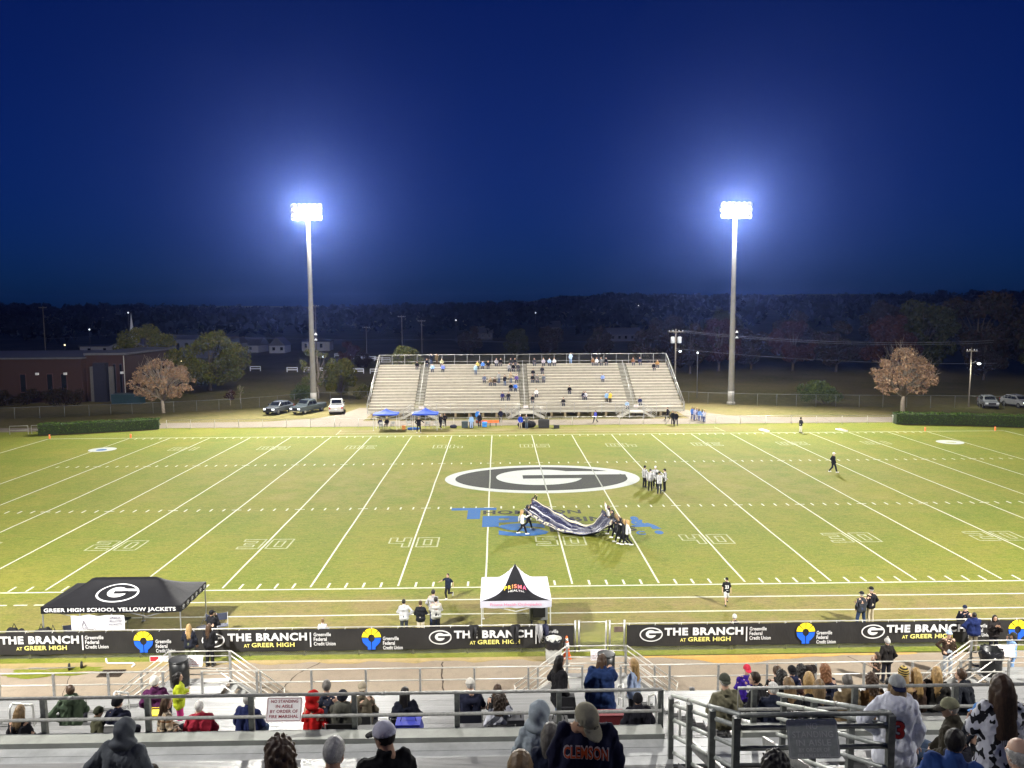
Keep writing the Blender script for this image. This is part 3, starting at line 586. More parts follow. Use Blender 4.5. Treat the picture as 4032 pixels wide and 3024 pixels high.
tree((-44.6, 54.5, 0), 2.3, .75, .9, .05, 700, .1, L_RUS, 18, "sapling with rust red leaves behind the left fence", BARK, shape=.5, clump=.3, limbs=5); tree((-44.0, 57.5, 0), 2.9, .6, 1.2, .05, 160, .1, L_OLV, 19, "nearly bare thin sapling right of the red sapling", BARK, shape=.5, clump=.3, limbs=5, bare=True)
tree((-61.0, 62.0, 0), 4.4, 1.6, 1.2, .07, 1200, .14, L_DRK, 20, "slim dark sapling in front of the brick building corner", BARKD, shape=.5, clump=.3, limbs=6)
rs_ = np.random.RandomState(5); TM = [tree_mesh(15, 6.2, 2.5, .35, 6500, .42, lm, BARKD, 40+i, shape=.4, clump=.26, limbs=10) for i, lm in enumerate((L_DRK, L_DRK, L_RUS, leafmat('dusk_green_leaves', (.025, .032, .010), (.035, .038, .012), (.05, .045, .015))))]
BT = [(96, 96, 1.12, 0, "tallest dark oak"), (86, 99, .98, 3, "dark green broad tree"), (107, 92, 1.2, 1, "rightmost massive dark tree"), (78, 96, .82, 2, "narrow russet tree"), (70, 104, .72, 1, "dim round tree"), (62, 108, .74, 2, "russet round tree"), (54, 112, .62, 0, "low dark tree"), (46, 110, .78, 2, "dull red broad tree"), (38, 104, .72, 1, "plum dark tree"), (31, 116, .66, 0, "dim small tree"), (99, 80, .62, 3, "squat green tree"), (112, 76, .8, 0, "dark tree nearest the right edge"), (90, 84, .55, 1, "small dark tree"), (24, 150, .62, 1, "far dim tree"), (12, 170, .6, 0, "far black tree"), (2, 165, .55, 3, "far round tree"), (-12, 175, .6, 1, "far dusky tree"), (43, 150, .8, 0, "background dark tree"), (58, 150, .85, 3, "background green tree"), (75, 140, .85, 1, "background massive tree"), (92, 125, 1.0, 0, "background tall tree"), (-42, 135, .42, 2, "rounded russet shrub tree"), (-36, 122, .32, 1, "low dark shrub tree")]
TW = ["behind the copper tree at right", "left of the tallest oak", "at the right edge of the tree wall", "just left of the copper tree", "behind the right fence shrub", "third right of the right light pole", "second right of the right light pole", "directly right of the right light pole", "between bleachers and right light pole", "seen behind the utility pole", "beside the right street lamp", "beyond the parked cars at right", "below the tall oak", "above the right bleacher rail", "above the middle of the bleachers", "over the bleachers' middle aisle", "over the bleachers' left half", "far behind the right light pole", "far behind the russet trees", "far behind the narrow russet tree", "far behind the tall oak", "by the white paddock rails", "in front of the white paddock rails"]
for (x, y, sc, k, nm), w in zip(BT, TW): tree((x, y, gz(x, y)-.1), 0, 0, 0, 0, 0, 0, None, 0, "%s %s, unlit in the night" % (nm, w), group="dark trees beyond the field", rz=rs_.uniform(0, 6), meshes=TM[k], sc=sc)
def shrub(loc, rx, ry, rz_, n, leaf, lm, seed, label, name="shrub", stems=6):
    rs = np.random.RandomState(seed); e = empty(name, loc, 0, label, "shrub"); cs = [(rs.uniform(-rx, rx)*.75, rs.uniform(-ry, ry)*.75, rz_*rs.uniform(.25, .8), rz_*.3*rs.uniform(.7, 1.4)) for _ in range(16)]
    m = MB()
    for c in cs[:stems]: m.tube([(c[0]*.3, c[1]*.3, -.05), (c[0]*.7, c[1]*.7, c[2]*.6), c[:3]], [.05, .035, .01], 5)
    m.build("stems", BARKD, e, True); v, q = leaves(cs, n, 1, leaf, rs); link("foliage", npmesh("foliage", v, q, lm, False), e); return e
shrub((45.0, 49.5, .2), 5.2, 1.2, 3.3, 5000, .17, L_SHR, 31, "pale green sprawling shrub against the right chain link fence"); shrub((-35.5, 60.5, 0), 1.7, 1.2, 2.8, 1900, .16, L_SHR, 32, "rounded green bush just left of the left light pole"); shrub((-24.0, 61.5, 0), 3.4, 1.2, 2.7, 2600, .16, L_GRN, 33, "dark green bushes between the trees and the bleachers' left end")
shrub((-78, 56.0, 0), 4.5, 1.2, 2.6, 2600, .17, L_DRK, 34, "dark shrubbery along the base of the brick building"); shrub((-70.5, 55.5, 0), 3.6, 1.2, 2.8, 2400, .17, L_DRK, 35, "dark shrubs right of the shrubbery, before the building door"); shrub((-84, 52, 0), 2.0, 1.0, 1.6, 700, .15, L_RUS, 36, "low orange brown shrub at the left edge")
def hedge(name, pts, H, D, label, seed):
    rs = np.random.RandomState(seed); e = empty(name, (*pts[0], 0), 0, label, "hedge"); core = MB(); cs = []
    for a, b in zip(pts[:-1], pts[1:]):
        L = math.hypot(b[0]-a[0], b[1]-a[1]); c, s = (b[0]-a[0])/L, (b[1]-a[1])/L; n = int(L*260)
        o = (a[0]-pts[0][0], a[1]-pts[0][1]); t = rs.uniform(-.2, L+.2, n); w = rs.uniform(-D/2, D/2, n); z = rs.uniform(.15, H, n); f = rs.randint(0, 4, n)
        w = np.where(f == 0, -D/2, np.where(f == 1, D/2, w)); z = np.where(f >= 2, H, z); t2 = t + rs.normal(0, .05, n); w = w + rs.normal(0, .05, n); z = z + rs.normal(0, .05, n) + .05*np.sin(t*1.7)
        cs.append(np.stack([o[0]+t2*c-w*s, o[1]+t2*s+w*c, z], 1))
        q = [(-.1, -D/2+.05), (L+.1, -D/2+.05), (L+.1, D/2-.05), (-.1, D/2-.05)]; pr = [(o[0]+x*c-y*s, o[1]+x*s+y*c) for x, y in q]; core.prism(pr, .02, H-.06, 2)
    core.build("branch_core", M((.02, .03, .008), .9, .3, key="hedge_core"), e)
    p = np.concatenate(cs); n = len(p); a = rs.normal(size=(n, 3)); a /= np.linalg.norm(a, axis=1)[:, None]; b = np.cross(a, rs.normal(size=(n, 3))); b /= np.linalg.norm(b, axis=1)[:, None]; s = .085*rs.uniform(.6, 1.3, (n, 1))
    link("foliage", npmesh("foliage", np.stack([p-a*s, p-b*s*.6, p+a*s, p+b*s*.6], 1).reshape(-1, 3), np.arange(n*4).reshape(-1, 4), L_HED, False), e)
    x0, y0 = pts[0]
    for (px, py), (qx, qy) in zip(pts[:-1], pts[1:]):
        mm = MB(); d = Vector((qx-px, qy-py)).normalized(); nn = Vector((-d.y, d.x)); mm.quadmesh([(px-x0+nn.x*.0-nn.x*1.1, py-y0-nn.y*1.1, .012), (qx-x0-nn.x*1.1, qy-y0-nn.y*1.1, .012), (qx-x0+nn.x*.8, qy-y0+nn.y*.8, .012), (px-x0+nn.x*.8, py-y0+nn.y*.8, .012)], [(0, 1, 2, 3)]); mm.build("mulch_bed", M((.075, .035, .02), .95, .3, 5, key="mulch"), e)
hedge("trimmed_hedge", [(-57.6, 27.6), (-52, 29.2), (-45.6, 31.6)], 1.25, 1.5, "long clipped green hedge at the far left corner of the field", 1); hedge("trimmed_hedge", [(45.3, 30.6), (52, 29.4), (66, 25.4)], 1.35, 1.7, "long clipped green hedge at the far right corner of the field", 2)
# the wooded ridge on the skyline reads as one mass
rs = np.random.RandomState(9); NF = 2600; fx = rs.uniform(-720, 760, NF); fyy = rs.uniform(260, 900, NF); keep = (np.abs(fx) < 60 + fyy*.85); fx, fyy = fx[keep], fyy[keep]; N = len(fx)
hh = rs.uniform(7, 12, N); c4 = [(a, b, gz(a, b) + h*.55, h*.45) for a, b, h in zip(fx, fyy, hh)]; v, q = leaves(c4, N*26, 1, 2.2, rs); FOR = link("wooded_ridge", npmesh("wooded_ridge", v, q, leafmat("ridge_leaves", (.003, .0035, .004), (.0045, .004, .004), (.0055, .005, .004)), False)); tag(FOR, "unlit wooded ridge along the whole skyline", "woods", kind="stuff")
# ================================================================ BACKGROUND BUILDINGS
BRK = mat_brick(); ROOFM = M((.10, .10, .11), .6, .2, 2, metal=.2, key="metal_roof"); SIDING = M((.26, .26, .28), .7, .08, 2, key="pale_siding"); ROOFD = M((.07, .07, .08), .8, .2, key="dark_shingle"); WARM = M((.9, .8, .5), .4, 0, emit=((1, .80, .42), 3), key="warm_lamp"); COOL = M((.9, .9, .9), .4, 0, emit=((.9, .95, 1), 2.2), key="cool_lamp"); REDL = M((.9, .2, .1), .4, 0, emit=((1, .1, .03), 12), key="red_lamp")
B = empty("brick_building", (-63.4, 60, 0), 0, "long low brown brick building at the left edge behind shrubs", "building")
def part(name, m, mat, parent, smooth=False, off=(0, 0, 0)): return m.build(name, mat, parent, smooth, loc=off)
part("wall", MB().box(-40, -6.2, 0, 22, 0, 6.9), BRK, B); part("wall", MB().box(-6.2, 0, 1.2, 20, 0, 7.4), BRK, B); part("roof", MB().box(-40.4, -6.0, -.35, 22.3, 6.9, 7.15), ROOFM, B); part("roof", MB().box(-6.3, .35, .9, 20.3, 7.4, 7.75), ROOFM, B)
part("entrance_bay", MB().box(-4.6, -2.6, .2, 1.19, 0, 6.2), M((.012, .012, .022), .7, .2, key="dark_panel"), B)
for (x, h) in ((-5.3, 5.6), (-2.35, 5.6)): part("concrete_pier", MB().box(x, x+.55, .6, 1.18, 0, h), M((.10, .095, .09), .8, .15, key='pier_concrete'), B)
for x in (-9.6, -11.8, -16, -21): 
    w = part("window", MB().box(x, x+1.0, -.05, -.002, 1.6, 4.6), M((.07, .03, .03), .7, .1, key="dark_recess"), B); part("pane", MB().box(.1+x, x+.9, -.06, -.052, 1.7, 4.5), GLASS_D, w)
for x in (-1.9, -.9): w = part("window", MB().box(x, x+.45, 1.15, 1.198, 1.0, 6.0), M((.05, .04, .06), .7, .1, key="dark_slot"), B); part("pane", MB().box(x+.05, x+.4, 1.13, 1.148, 1.1, 5.9), GLASS_D, w)
for x in (-13.4, -9.0, -.7): part("wall_lamp", MB().box(x, x+.45, -.25 if x < -5 else 1.0, -.003 if x < -5 else 1.197, 4.4, 4.75), WHITE, B)
part("downpipe", MB().tube([(-.1, 1.1, 0), (-.1, 1.1, 7.3)], .07, 6), PIPE, B)
dp = empty("dumpster", (-61.5, 57.8, 0), 0, "dark teal bin enclosure beside the brick building", "dumpster"); part("bin_body", MB().prism([(-.9, 0), (.9, 0), (1.0, 1.5), (-1.0, 1.5)], -2.2, 2.2, 0), M((.02, .05, .06), .6, .2, key="teal_steel"), dp); part("lid", MB().box(-2.25, 2.25, -1.05, 1.05, 1.5, 1.58), M((.05, .08, .09), .5, .2, key="lid_plastic"), dp)
C = empty("church", (-122, 190, gz(-122, 190)), 0, "small white church with a thin pale steeple behind the trees", "church")
part("wall", MB().box(-17, -5, 0, 9, 0, 2.9), SIDING, C); part("wall", MB().box(-5, 5, -2, 9, 0, 3.0), SIDING, C); part("wall", MB().box(5, 34, 0, 9, -.5, 3.6), SIDING, C)
rf = part("roof", MB().prism([(-6.2, 3.0), (6.2, 3.0), (0, 5.3)], -3.5, 9.5, 1), SIDING, C); part("roof", MB().box(-17.3, -5.2, -.4, 9.2, 2.9, 3.2), ROOFD, C); part("roof", MB().prism([(-.6, 3.6), (9.6, 3.6), (4.5, 5.6)], 4.8, 34.4, 0), ROOFD, C)
part("steeple_base", MB().box(-1.1, 1.1, -1.1, 1.1, 4.9, 7.0), WHITE, C); part("spire", MB().lathe([(.85, 7.0), (.5, 9), (.02, 13.6)], 8), WHITE, C)
for x in (-4.2, -1.6, 1.6, 4.2): part("porch_column", MB().tube([(x, -3.1, 0), (x, -3.1, 3.0)], .2, 8), WHITE, C)
for x in (-3.0, 0, 3.0, 5.2): part("porch_lamp", MB().lathe([(.02, -.3), (.28, 0), (.02, .3)], 10, (x, -3.2, 2.5)), WARM, C)
part("door", MB().box(-.9, .9, -2.06, -2.001, 0, 2.4), M((.12, .02, .015), .6, .1, key="red_door"), C)
for x in (-14.5, -9.5, -6.5, 8, 13, 18): part("window", MB().box(x, x+.9, -.05, -.002, 1.2, 2.4), GLASS_D, C)
def house(loc, w, d, h, rh, label, rz=0, wall=SIDING, gable='x'):
    e = empty("house", loc, rz, label, "house"); part("wall", MB().box(-w/2, w/2, 0, d, 0, h), wall, e)
    if gable == 'x': part("roof", MB().prism([(-.4, h), (d+.4, h), (d/2, h+rh)], -w/2-.4, w/2+.4, 0), ROOFD, e)
    else: part("roof", MB().prism([(-w/2-.4, h), (w/2+.4, h), (0, h+rh)], -.4, d+.4, 1), ROOFD, e)
    for x in np.arange(-w/2+1, w/2-1, 2.6): part("window", MB().box(x, x+.9, -.05, -.002, h*.4, h*.8), GLASS_D, e)
    return e
house((-89, 200, 0), 9.5, 7, 2.5, 2.6, "pale house with a broad gable left of the left light pole", R(-12)); house((-66.5, 205, 0), 9.5, 6, 3.4, .6, "long white trailer shaped building right of the left light pole"); house((-77.0, 195, 0), 5, 8, 2.6, 2.8, "small gabled house half hidden by the left light pole", 0, SIDING, 'y')
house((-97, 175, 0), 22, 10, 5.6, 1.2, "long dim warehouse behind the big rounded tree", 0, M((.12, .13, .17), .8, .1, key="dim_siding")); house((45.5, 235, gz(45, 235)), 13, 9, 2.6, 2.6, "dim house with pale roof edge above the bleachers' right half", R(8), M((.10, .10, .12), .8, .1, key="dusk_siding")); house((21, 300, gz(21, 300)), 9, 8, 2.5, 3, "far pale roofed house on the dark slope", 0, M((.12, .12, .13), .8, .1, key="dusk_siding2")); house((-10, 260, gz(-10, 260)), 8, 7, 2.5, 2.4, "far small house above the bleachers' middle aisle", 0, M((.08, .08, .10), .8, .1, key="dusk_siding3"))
# white paddock rails
for i, (x, y) in enumerate([(-61.5, 121.5), (-51.7, 117.4), (-47.6, 116.8), (-43.6, 115.6), (-35.4, 112), (-31.4, 111.4)] + [(-52+i*2.45, 172-i*2.9) for i in range(8)]):
    e = empty("paddock_rail", (x, y, gz(x, y)), 0, "white two bar paddock rail, number %s from the left in the %s row" % (("one two three four five six seven eight".split()[i if i < 6 else i-6]), "lower" if i < 6 else "upper"), "paddock rail", "white paddock rails"); h = 1.15
    for zz in (.55, 1.05): part("bar", MB().box(-1.25, 1.25, -.04, .04, zz-.09, zz+.09), WHITE, e)
    for xx in (-1.2, 1.2): part("post", MB().box(xx-.07, xx+.07, .045, .17, 0, h), WHITE, e)
# utility poles and wires
WOOD = M((.22, .19, .15), .9, .2, 3, key="pole_wood"); WIREB = M((.12, .12, .13), .6, .0, key="cable")
def upole(loc, H, label, lamp=None, trans=False, arm=2.4, r=.15):
    e = empty("utility_pole", loc, 0, label, "utility pole"); part("pole", MB().lathe([(r, -.1), (r*.65, H)], 10), WOOD, e, True)
    part("crossarm", MB().box(-arm/2, arm/2, -.2, -.09, H-.55, H-.4), WOOD, e)
    for x in (-arm/2+.1, -arm/5, arm/5, arm/2-.1): part("insulator", MB().lathe([(.05, 0), (.07, .1), (.03, .2)], 8, (x, -.14, H-.4)), WHITE, e, True)
    if trans:
        for x in (-.55, .55): part("transformer", MB().lathe([(.32, 0), (.34, .1), (.34, .95), (.2, 1.05)], 12, (x, -.25, H-2.3)), M((.55, .57, .58), .5, .1, key="transformer_grey"), e, True)
    if lamp:
        part("lamp_arm", MB().tube([(0, 0, lamp), (.3, -.5, lamp+.2), (.5, -1.0, lamp+.15)], .035, 6), GALV, e, True); part("lamp_globe", MB().lathe([(.05, .1), (.26, 0), (.2, -.16), (.02, -.2)], 10, (.5, -1.1, lamp+.05)), COOL, e, True)
    return e
upole((25.1, 62, 0), 11.0, "utility pole with two grey transformers at the bleachers' right end", lamp=7.4, trans=True); upole((63.9, 46.0, 0), 8.5, "slim street lamp pole above the parked cars at right", lamp=6.3, r=.11, arm=1.6)
LL = bpy.data.lights.new("street_lamp_light", 'POINT'); LL.energy = 900; LL.color = (.95, 1, .85); LL.shadow_soft_size = .15; lo = bpy.data.objects.new("street_lamp_light", LL); COL.objects.link(lo); lo.location = (64.4, 44.6, 6.0)
for x, y, H, d in [(-34.3, 185, 12.5, "far dim utility pole left of the bleachers"), (-28.5, 190, 11, "far dim utility pole above the bleachers' left aisle"), (-60, 178, 16, "far tall utility pole right of the left light pole"), (-79, 100, 11, "dim utility pole right of the big rounded tree"), (-46.5, 190, 9, "far short utility pole above the bleachers' left end"), (-150, 190, 16, "far utility pole above the church roof")]: upole((x, y, gz(x, y)), H, d)
def cable(name, pts, sag, label, r=.02):
    e = empty(name, pts[0], 0, label, "cable"); q = []
    for a, b in zip(pts[:-1], pts[1:]):
        for k in range(13): t = k/12; q.append((a[0]+(b[0]-a[0])*t-pts[0][0], a[1]+(b[1]-a[1])*t-pts[0][1], a[2]+(b[2]-a[2])*t-pts[0][2]-sag*4*t*(1-t)))
    part("wire", MB().tube(q, r, 4), WIREB, e)
cable("power_line", [(26.0, 61.9, 10.7), (80, 66, 8.6)], 1.0, "upper power line running right from the transformer pole", .035); cable("power_line", [(24.2, 61.9, 10.7), (80.5, 67, 8.2)], 1.1, "second power line just below the upper one", .03); cable("power_line", [(25.2, 61.9, 7.8), (82, 68, 4.6)], .8, "lower power line crossing the right light pole", .03)
cable("power_line", [(-150, 150, 7.2), (-79, 100, 9.8), (-20, 150, 6.2), (30, 185, 4.0)], .7, "long thin power line across the dark houses at left", .035)
# far lamps: globes on posts
for i, (x, y, z, mt, d) in enumerate([(-141, 185, 3.7, WARM, "warm yellow lamp on a post left of the church"), (-121, 186, 13.8, COOL, "white lamp beside the steeple tip"), (-134, 187, 8.5, COOL, "small greenish white lamp above the church roof"), (-104, 170, 7.0, COOL, "white lamp over the long building behind the trees"), (-62, 80, 5.2, WARM, "amber lamp shining through the big rounded tree"), (-45, 120, 3.4, COOL, "white lamp above the half bare tree"), (-20, 240, 10.0, COOL, "tiny white light over the bleachers' left half"), (70, 420, 15.5, COOL, "tiny white light right of the right light pole"), (84, 420, 15.8, COOL, "second tiny white light right of the right light pole"), (110, 420, 18.6, REDL, "tiny red beacon on the skyline at right"), (14, 300, 12.4, COOL, "tiny white light above the bleachers' middle"), (28.2, 60, 7.2, COOL, "small lamp left of the transformer pole")]):
    g0 = gz(x, y); e = empty("lamp_post", (x, y, g0), 0, d, "lamp"); k = .24 if y > 100 else .16; k = .30 if y > 200 else k
    part("post", MB().tube([(0, 0, -.2), (0, 0, z-g0-.2)], .07, 6), M((.08, .08, .08), .7, 0, key="dark_post"), e); part("globe", MB().lathe([(.05, -k), (k*.8, -k*.5), (k, 0), (k*.8, k*.5), (.05, k)], 10, (0, 0, z-g0)), mt, e, True)

# ================================================================ VEHICLES
def car_mats(paint): return M(paint, .25, .04, 3, spec=.6, metal=.3, key="car_paint")
def wheels(e, xs, ys, r=.37, w=.24):
    for x in xs:
        for y in ys:
            o = part("wheel", MB().tube([(x-w/2, y, r), (x+w/2, y, r)], r, 18), RUBBER, e, True); s = 1 if x > 0 else -1
            part("rim", MB().tube([(x+s*w*.3, y, r), (x+s*(w/2+.012), y, r)], [r*.62, r*.55], 14), M((.35, .35, .36), .3, .05, metal=.8, key="alloy"), o)
def loft(m, secs, mi=0):
    """closed cross-sections (lists of equal length) joined along the body"""
    n = len(secs[0]); vs = [p for s in secs for p in s]; fs = [(i*n+k, i*n+(k+1) % n, (i+1)*n+(k+1) % n, (i+1)*n+k) for i in range(len(secs)-1) for k in range(n)]
    fs += [tuple(range(n-1, -1, -1)), tuple((len(secs)-1)*n+k for k in range(n))]; return m.quadmesh(vs, fs, mi)
def sect(y, hw, z0, z1, c=.1): return [(-hw+c, y, z0), (hw-c, y, z0), (hw, y, z0+c), (hw, y, z1-c), (hw-c*1.3, y, z1), (-hw+c*1.3, y, z1), (-hw, y, z1-c), (-hw, y, z0+c)]
def vehicle(kind, loc, rz, paint, label, lit=False):
    """front of the car at -y"""
    e = empty("pickup_truck" if kind == "pickup" else "sport_utility_car", loc, rz, label, "truck" if kind == "pickup" else "car"); P = car_mats(paint); CH = M((.5, .5, .5), .2, .05, metal=.9, key="chrome"); m = MB()
    if kind == "pickup":
        loft(m, [sect(-2.85, .90, .45, .95), sect(-2.7, .98, .40, 1.10), sect(-1.4, 1.0, .38, 1.18), sect(.9, 1.0, .38, 1.20), sect(2.8, .99, .42, 1.20), sect(2.88, .95, .5, 1.15)]); o = part("body", m, P, e); fixn(o.data)
        c = MB(); loft(c, [sect(-1.45, .93, 1.1, 1.22, .03), sect(-.75, .80, 1.1, 1.88, .09), sect(.55, .80, 1.1, 1.92, .09), sect(.88, .88, 1.1, 1.25, .03)]); fixn(part("cab", c, P, e).data)
        part("bed_floor", MB().box(-.82, .82, 1.0, 2.7, 1.201, 1.215), BLACK, e); part("tailgate", MB().box(-.86, .86, 2.885, 2.92, .62, 1.14), P, e)
        ws, wy = ((-.72, -1.36, -.80), .62), (-1.85, 1.75)
        glass = [[(-.72, -1.33, 1.26), (.72, -1.33, 1.26), (.66, -.83, 1.80), (-.66, -.83, 1.80)], [(-.68, .83, 1.34), (.68, .83, 1.34), (.64, .635, 1.82), (-.64, .635, 1.82)]]
        sg = [[(-1.1, 1.27), (-.72, 1.80), (-.15, 1.82), (-.15, 1.27)], [(-.05, 1.27), (-.05, 1.82), (.5, 1.82), (.72, 1.27)]]; back = 2.93
    else:
        loft(m, [sect(-2.3, .82, .42, .90), sect(-2.15, .92, .36, 1.02), sect(-1.1, .95, .34, 1.10), sect(1.0, .95, .34, 1.15), sect(2.2, .93, .38, 1.15), sect(2.32, .86, .45, 1.05)]); o = part("body", m, P, e); fixn(o.data)
        c = MB(); loft(c, [sect(-1.15, .88, 1.02, 1.14, .03), sect(-.45, .74, 1.02, 1.68, .09), sect(1.3, .74, 1.02, 1.70, .09), sect(2.2, .84, 1.02, 1.2, .03)]); fixn(part("cab", c, P, e).data)
        glass = [[(-.68, -1.04, 1.18), (.68, -1.04, 1.18), (.62, -.54, 1.62), (-.62, -.54, 1.62)], [(-.66, 2.12, 1.26), (.66, 2.12, 1.26), (.6, 1.45, 1.64), (-.6, 1.45, 1.64)]]
        sg = [[(-.85, 1.17), (-.45, 1.58), (.1, 1.60), (.1, 1.17)], [(.2, 1.17), (.2, 1.60), (.8, 1.60), (.8, 1.17)], [(.9, 1.17), (.9, 1.60), (1.3, 1.58), (1.75, 1.2)]]; wy = (-1.4, 1.4); back = 2.33
        for x in (-.6, .6): part("roof_rail", MB().box(x-.02, x+.02, -.3, 1.2, 1.71, 1.745), CH, e)
    off = [(0, -.03, .03), (0, .03, .03)]
    for g_, o_ in zip(glass, off): part("windscreen", MB().quadmesh([(a+o_[0], b+o_[1], z+o_[2]) for a, b, z in g_], [(0, 1, 2, 3)]), GLASS_D, e)
    for s in (-1, 1):
        for q in sg:
            zt = 1.72 if kind != "pickup" else 1.92; part("side_window", MB().quadmesh([(s*((.955 if kind == "pickup" else .90) - .19*(z-1.15)/.6), y, z) for y, z in q], [(0, 1, 2, 3)]), GLASS_D, e)
        yb = glass[0][0][1]; part("wing_mirror", MB().box(s*1.0-.1, s*1.0+.1, yb+.12, yb+.24, 1.22, 1.44), BLACK, e)
        f = -2.87 if kind == "pickup" else -2.31; part("headlight", MB().box(s*.68-.18, s*.68+.18, f-.03, f+.12, .72, .90), COOL if lit else M((.6, .62, .62), .1, 0, spec=.9, key="headlight_glass"), e)
        part("tail_light", MB().box(s*.82-.1, s*.82+.1, back-.06, back+.01, .78, 1.1), M((.35, .01, .01), .25, 0, key="tail_red"), e)
    f = -2.87 if kind == "pickup" else -2.31; part("grille", MB().box(-.46, .46, f-.02, f+.1, .60, .90), BLACK, e); part("front_bumper", MB().box(-.86, .86, f-.08, f+.12, .38, .56), CH if kind == "pickup" else BLACK, e); part("rear_bumper", MB().box(-.86, .86, back-.08, back+.08, .42, .58), CH if kind == "pickup" else BLACK, e)
    part("number_plate", MB().box(-.17, .17, back+.001, back+.02, .66, .80), WHITE, e); wheels(e, (-.86, .86), wy); return e
vehicle("suv", (-34.6, 45.0, 0), R(-20), (.10, .11, .12), "dark grey sport utility car, leftmost of the three parked by the pole", True); vehicle("pickup", (-30.6, 45.6, 0), R(-26), (.07, .085, .09), "dark blue grey pickup parked between the other two, nose to the field", True); vehicle("pickup", (-26.6, 45.6, 0), R(189), (.62, .62, .60), "white pickup parked with its tailgate toward the field")
vehicle("suv", (66.2, 45.2, 0), R(-20), (.30, .31, .32), "silver car behind the right hedge under the street lamp"); vehicle("suv", (70.6, 45.5, 0), R(5), (.33, .33, .34), "silver grey car right of the first one behind the right hedge", True); vehicle("suv", (76.3, 45.0, 0), R(10), (.02, .02, .025), "black car at the right edge behind the hedge")

# ================================================================ TENTS
def hip_tent(name, loc, W, D, eave, peak, ridge, canopy, label, legm, val=.3, legz=0.0, sag=.10, cat="tent"):
    e = empty(name, loc, 0, label, cat); N = 12; vs = []; idx = {}
    def zf(x, y):
        rx = max(0.0, (abs(x) - ridge/2) / (W/2 - ridge/2)); ry = abs(y)/(D/2); t = max(rx, ry)
        z = peak + (eave - peak)*(t**.82); z -= sag*math.sin(math.pi*min(1, t))*(.5+.5*math.cos(math.pi*(rx-ry) if t > 0 else 0))
        return z
    nx, ny = 36, 20; xs = np.linspace(-W/2, W/2, nx+1); ys = np.linspace(-D/2, D/2, ny+1); m = MB()
    m.quadmesh([(x, y, zf(x, y)) for y in ys for x in xs], [(j*(nx+1)+i, j*(nx+1)+i+1, (j+1)*(nx+1)+i+1, (j+1)*(nx+1)+i) for j in range(ny) for i in range(nx)])
    part("canopy", m, canopy, e, True); v = MB(); t = .012
    for a, b in (((-W/2, -D/2), (W/2, -D/2)), ((W/2, -D/2), (W/2, D/2)), ((W/2, D/2), (-W/2, D/2)), ((-W/2, D/2), (-W/2, -D/2))):
        n = 16; q = []
        for k in range(n+1): q += [(a[0]+(b[0]-a[0])*k/n, a[1]+(b[1]-a[1])*k/n, eave), (a[0]+(b[0]-a[0])*k/n, a[1]+(b[1]-a[1])*k/n+.02*math.sin(k*2.1), eave-val+.015*math.sin(k*1.3))]
        part("valance", MB().quadmesh(q, [(2*k, 2*k+1, 2*k+3, 2*k+2) for k in range(n)]), canopy if not hasattr(hip_tent, "v") or hip_tent.v is None else hip_tent.v, e, True)
    leg = [(-W/2+.05, -D/2+.05), (W/2-.05, -D/2+.05), (W/2-.05, D/2-.05), (-W/2+.05, D/2-.05)] + ([(0, -D/2+.05), (0, D/2-.05)] if W > 4 else [])
    for x, y in leg:
        o = part("leg", MB().box(x-.022, x+.022, y-.022, y+.022, 0, eave-.03), legm, e); part("foot_plate", MB().box(x-.07, x+.07, y-.07, y+.07, 0, .012), legm, o)
    for y in (-D/2+.05, D/2-.05):
        for k in range(4 if W > 4 else 2):
            n = 4 if W > 4 else 2; xa = -W/2 + W*k/n; xb = xa + W/n; part("scissor_strut", MB().bar((xa, y, eave-.12), (xb, y, eave-.48) if k % 2 == 0 else (xb, y, eave-.12), .02, .03) if k % 2 == 0 else MB().bar((xa, y, eave-.48), (xb, y, eave-.12), .02, .03), legm, e)
    return e, zf
hip_tent.v = None; BLUEC = M((.008, .05, .36), .7, .08, 2, .01, 6, key="blue_canopy"); LEGW = M((.55, .55, .52), .5, .05, metal=.3, key="tent_leg")
hip_tent("pop_up_tent", (-17.35, 29.5, 0), 2.9, 2.2, 1.95, 2.55, .05, BLUEC, "left of two small blue pop up tents before the far bleachers", LEGW, .16); hip_tent("pop_up_tent", (-12.6, 29.5, 0), 3.0, 2.2, 1.95, 2.6, .05, BLUEC, "right of two small blue pop up tents before the far bleachers", LEGW, .16)
BLKC = M((.009, .009, .011), .7, .1, 2, .02, 3, spec=.2, key="black_canopy"); WHC = M((.46, .46, .53), .6, .04, 2, .008, 4, key="white_canopy"); INKW = M((.60, .60, .61), .6, .04, key="white_print"); INKY = M((.75, .68, .20), .6, .05, key="yellow_print"); YEL = M((.85, .66, .02), .6, .05, key="logo_yellow"); BLU = M((.01, .10, .62), .6, .05, key="logo_blue"); INKR = M((.62, .10, .22), .6, .05, key="pink_print")
T1, z1 = hip_tent("team_tent", (-20.5, -29.7, 0), 5.95, 2.95, 1.84, 2.62, 2.9, BLKC, "large black team canopy with white ringed emblem at the left sideline", M((.4, .4, .4), .4, .1, metal=.6, key="tent_steel"), .30, sag=.06)
def drape(tent, fn, lift=.012): return lambda u, v: None
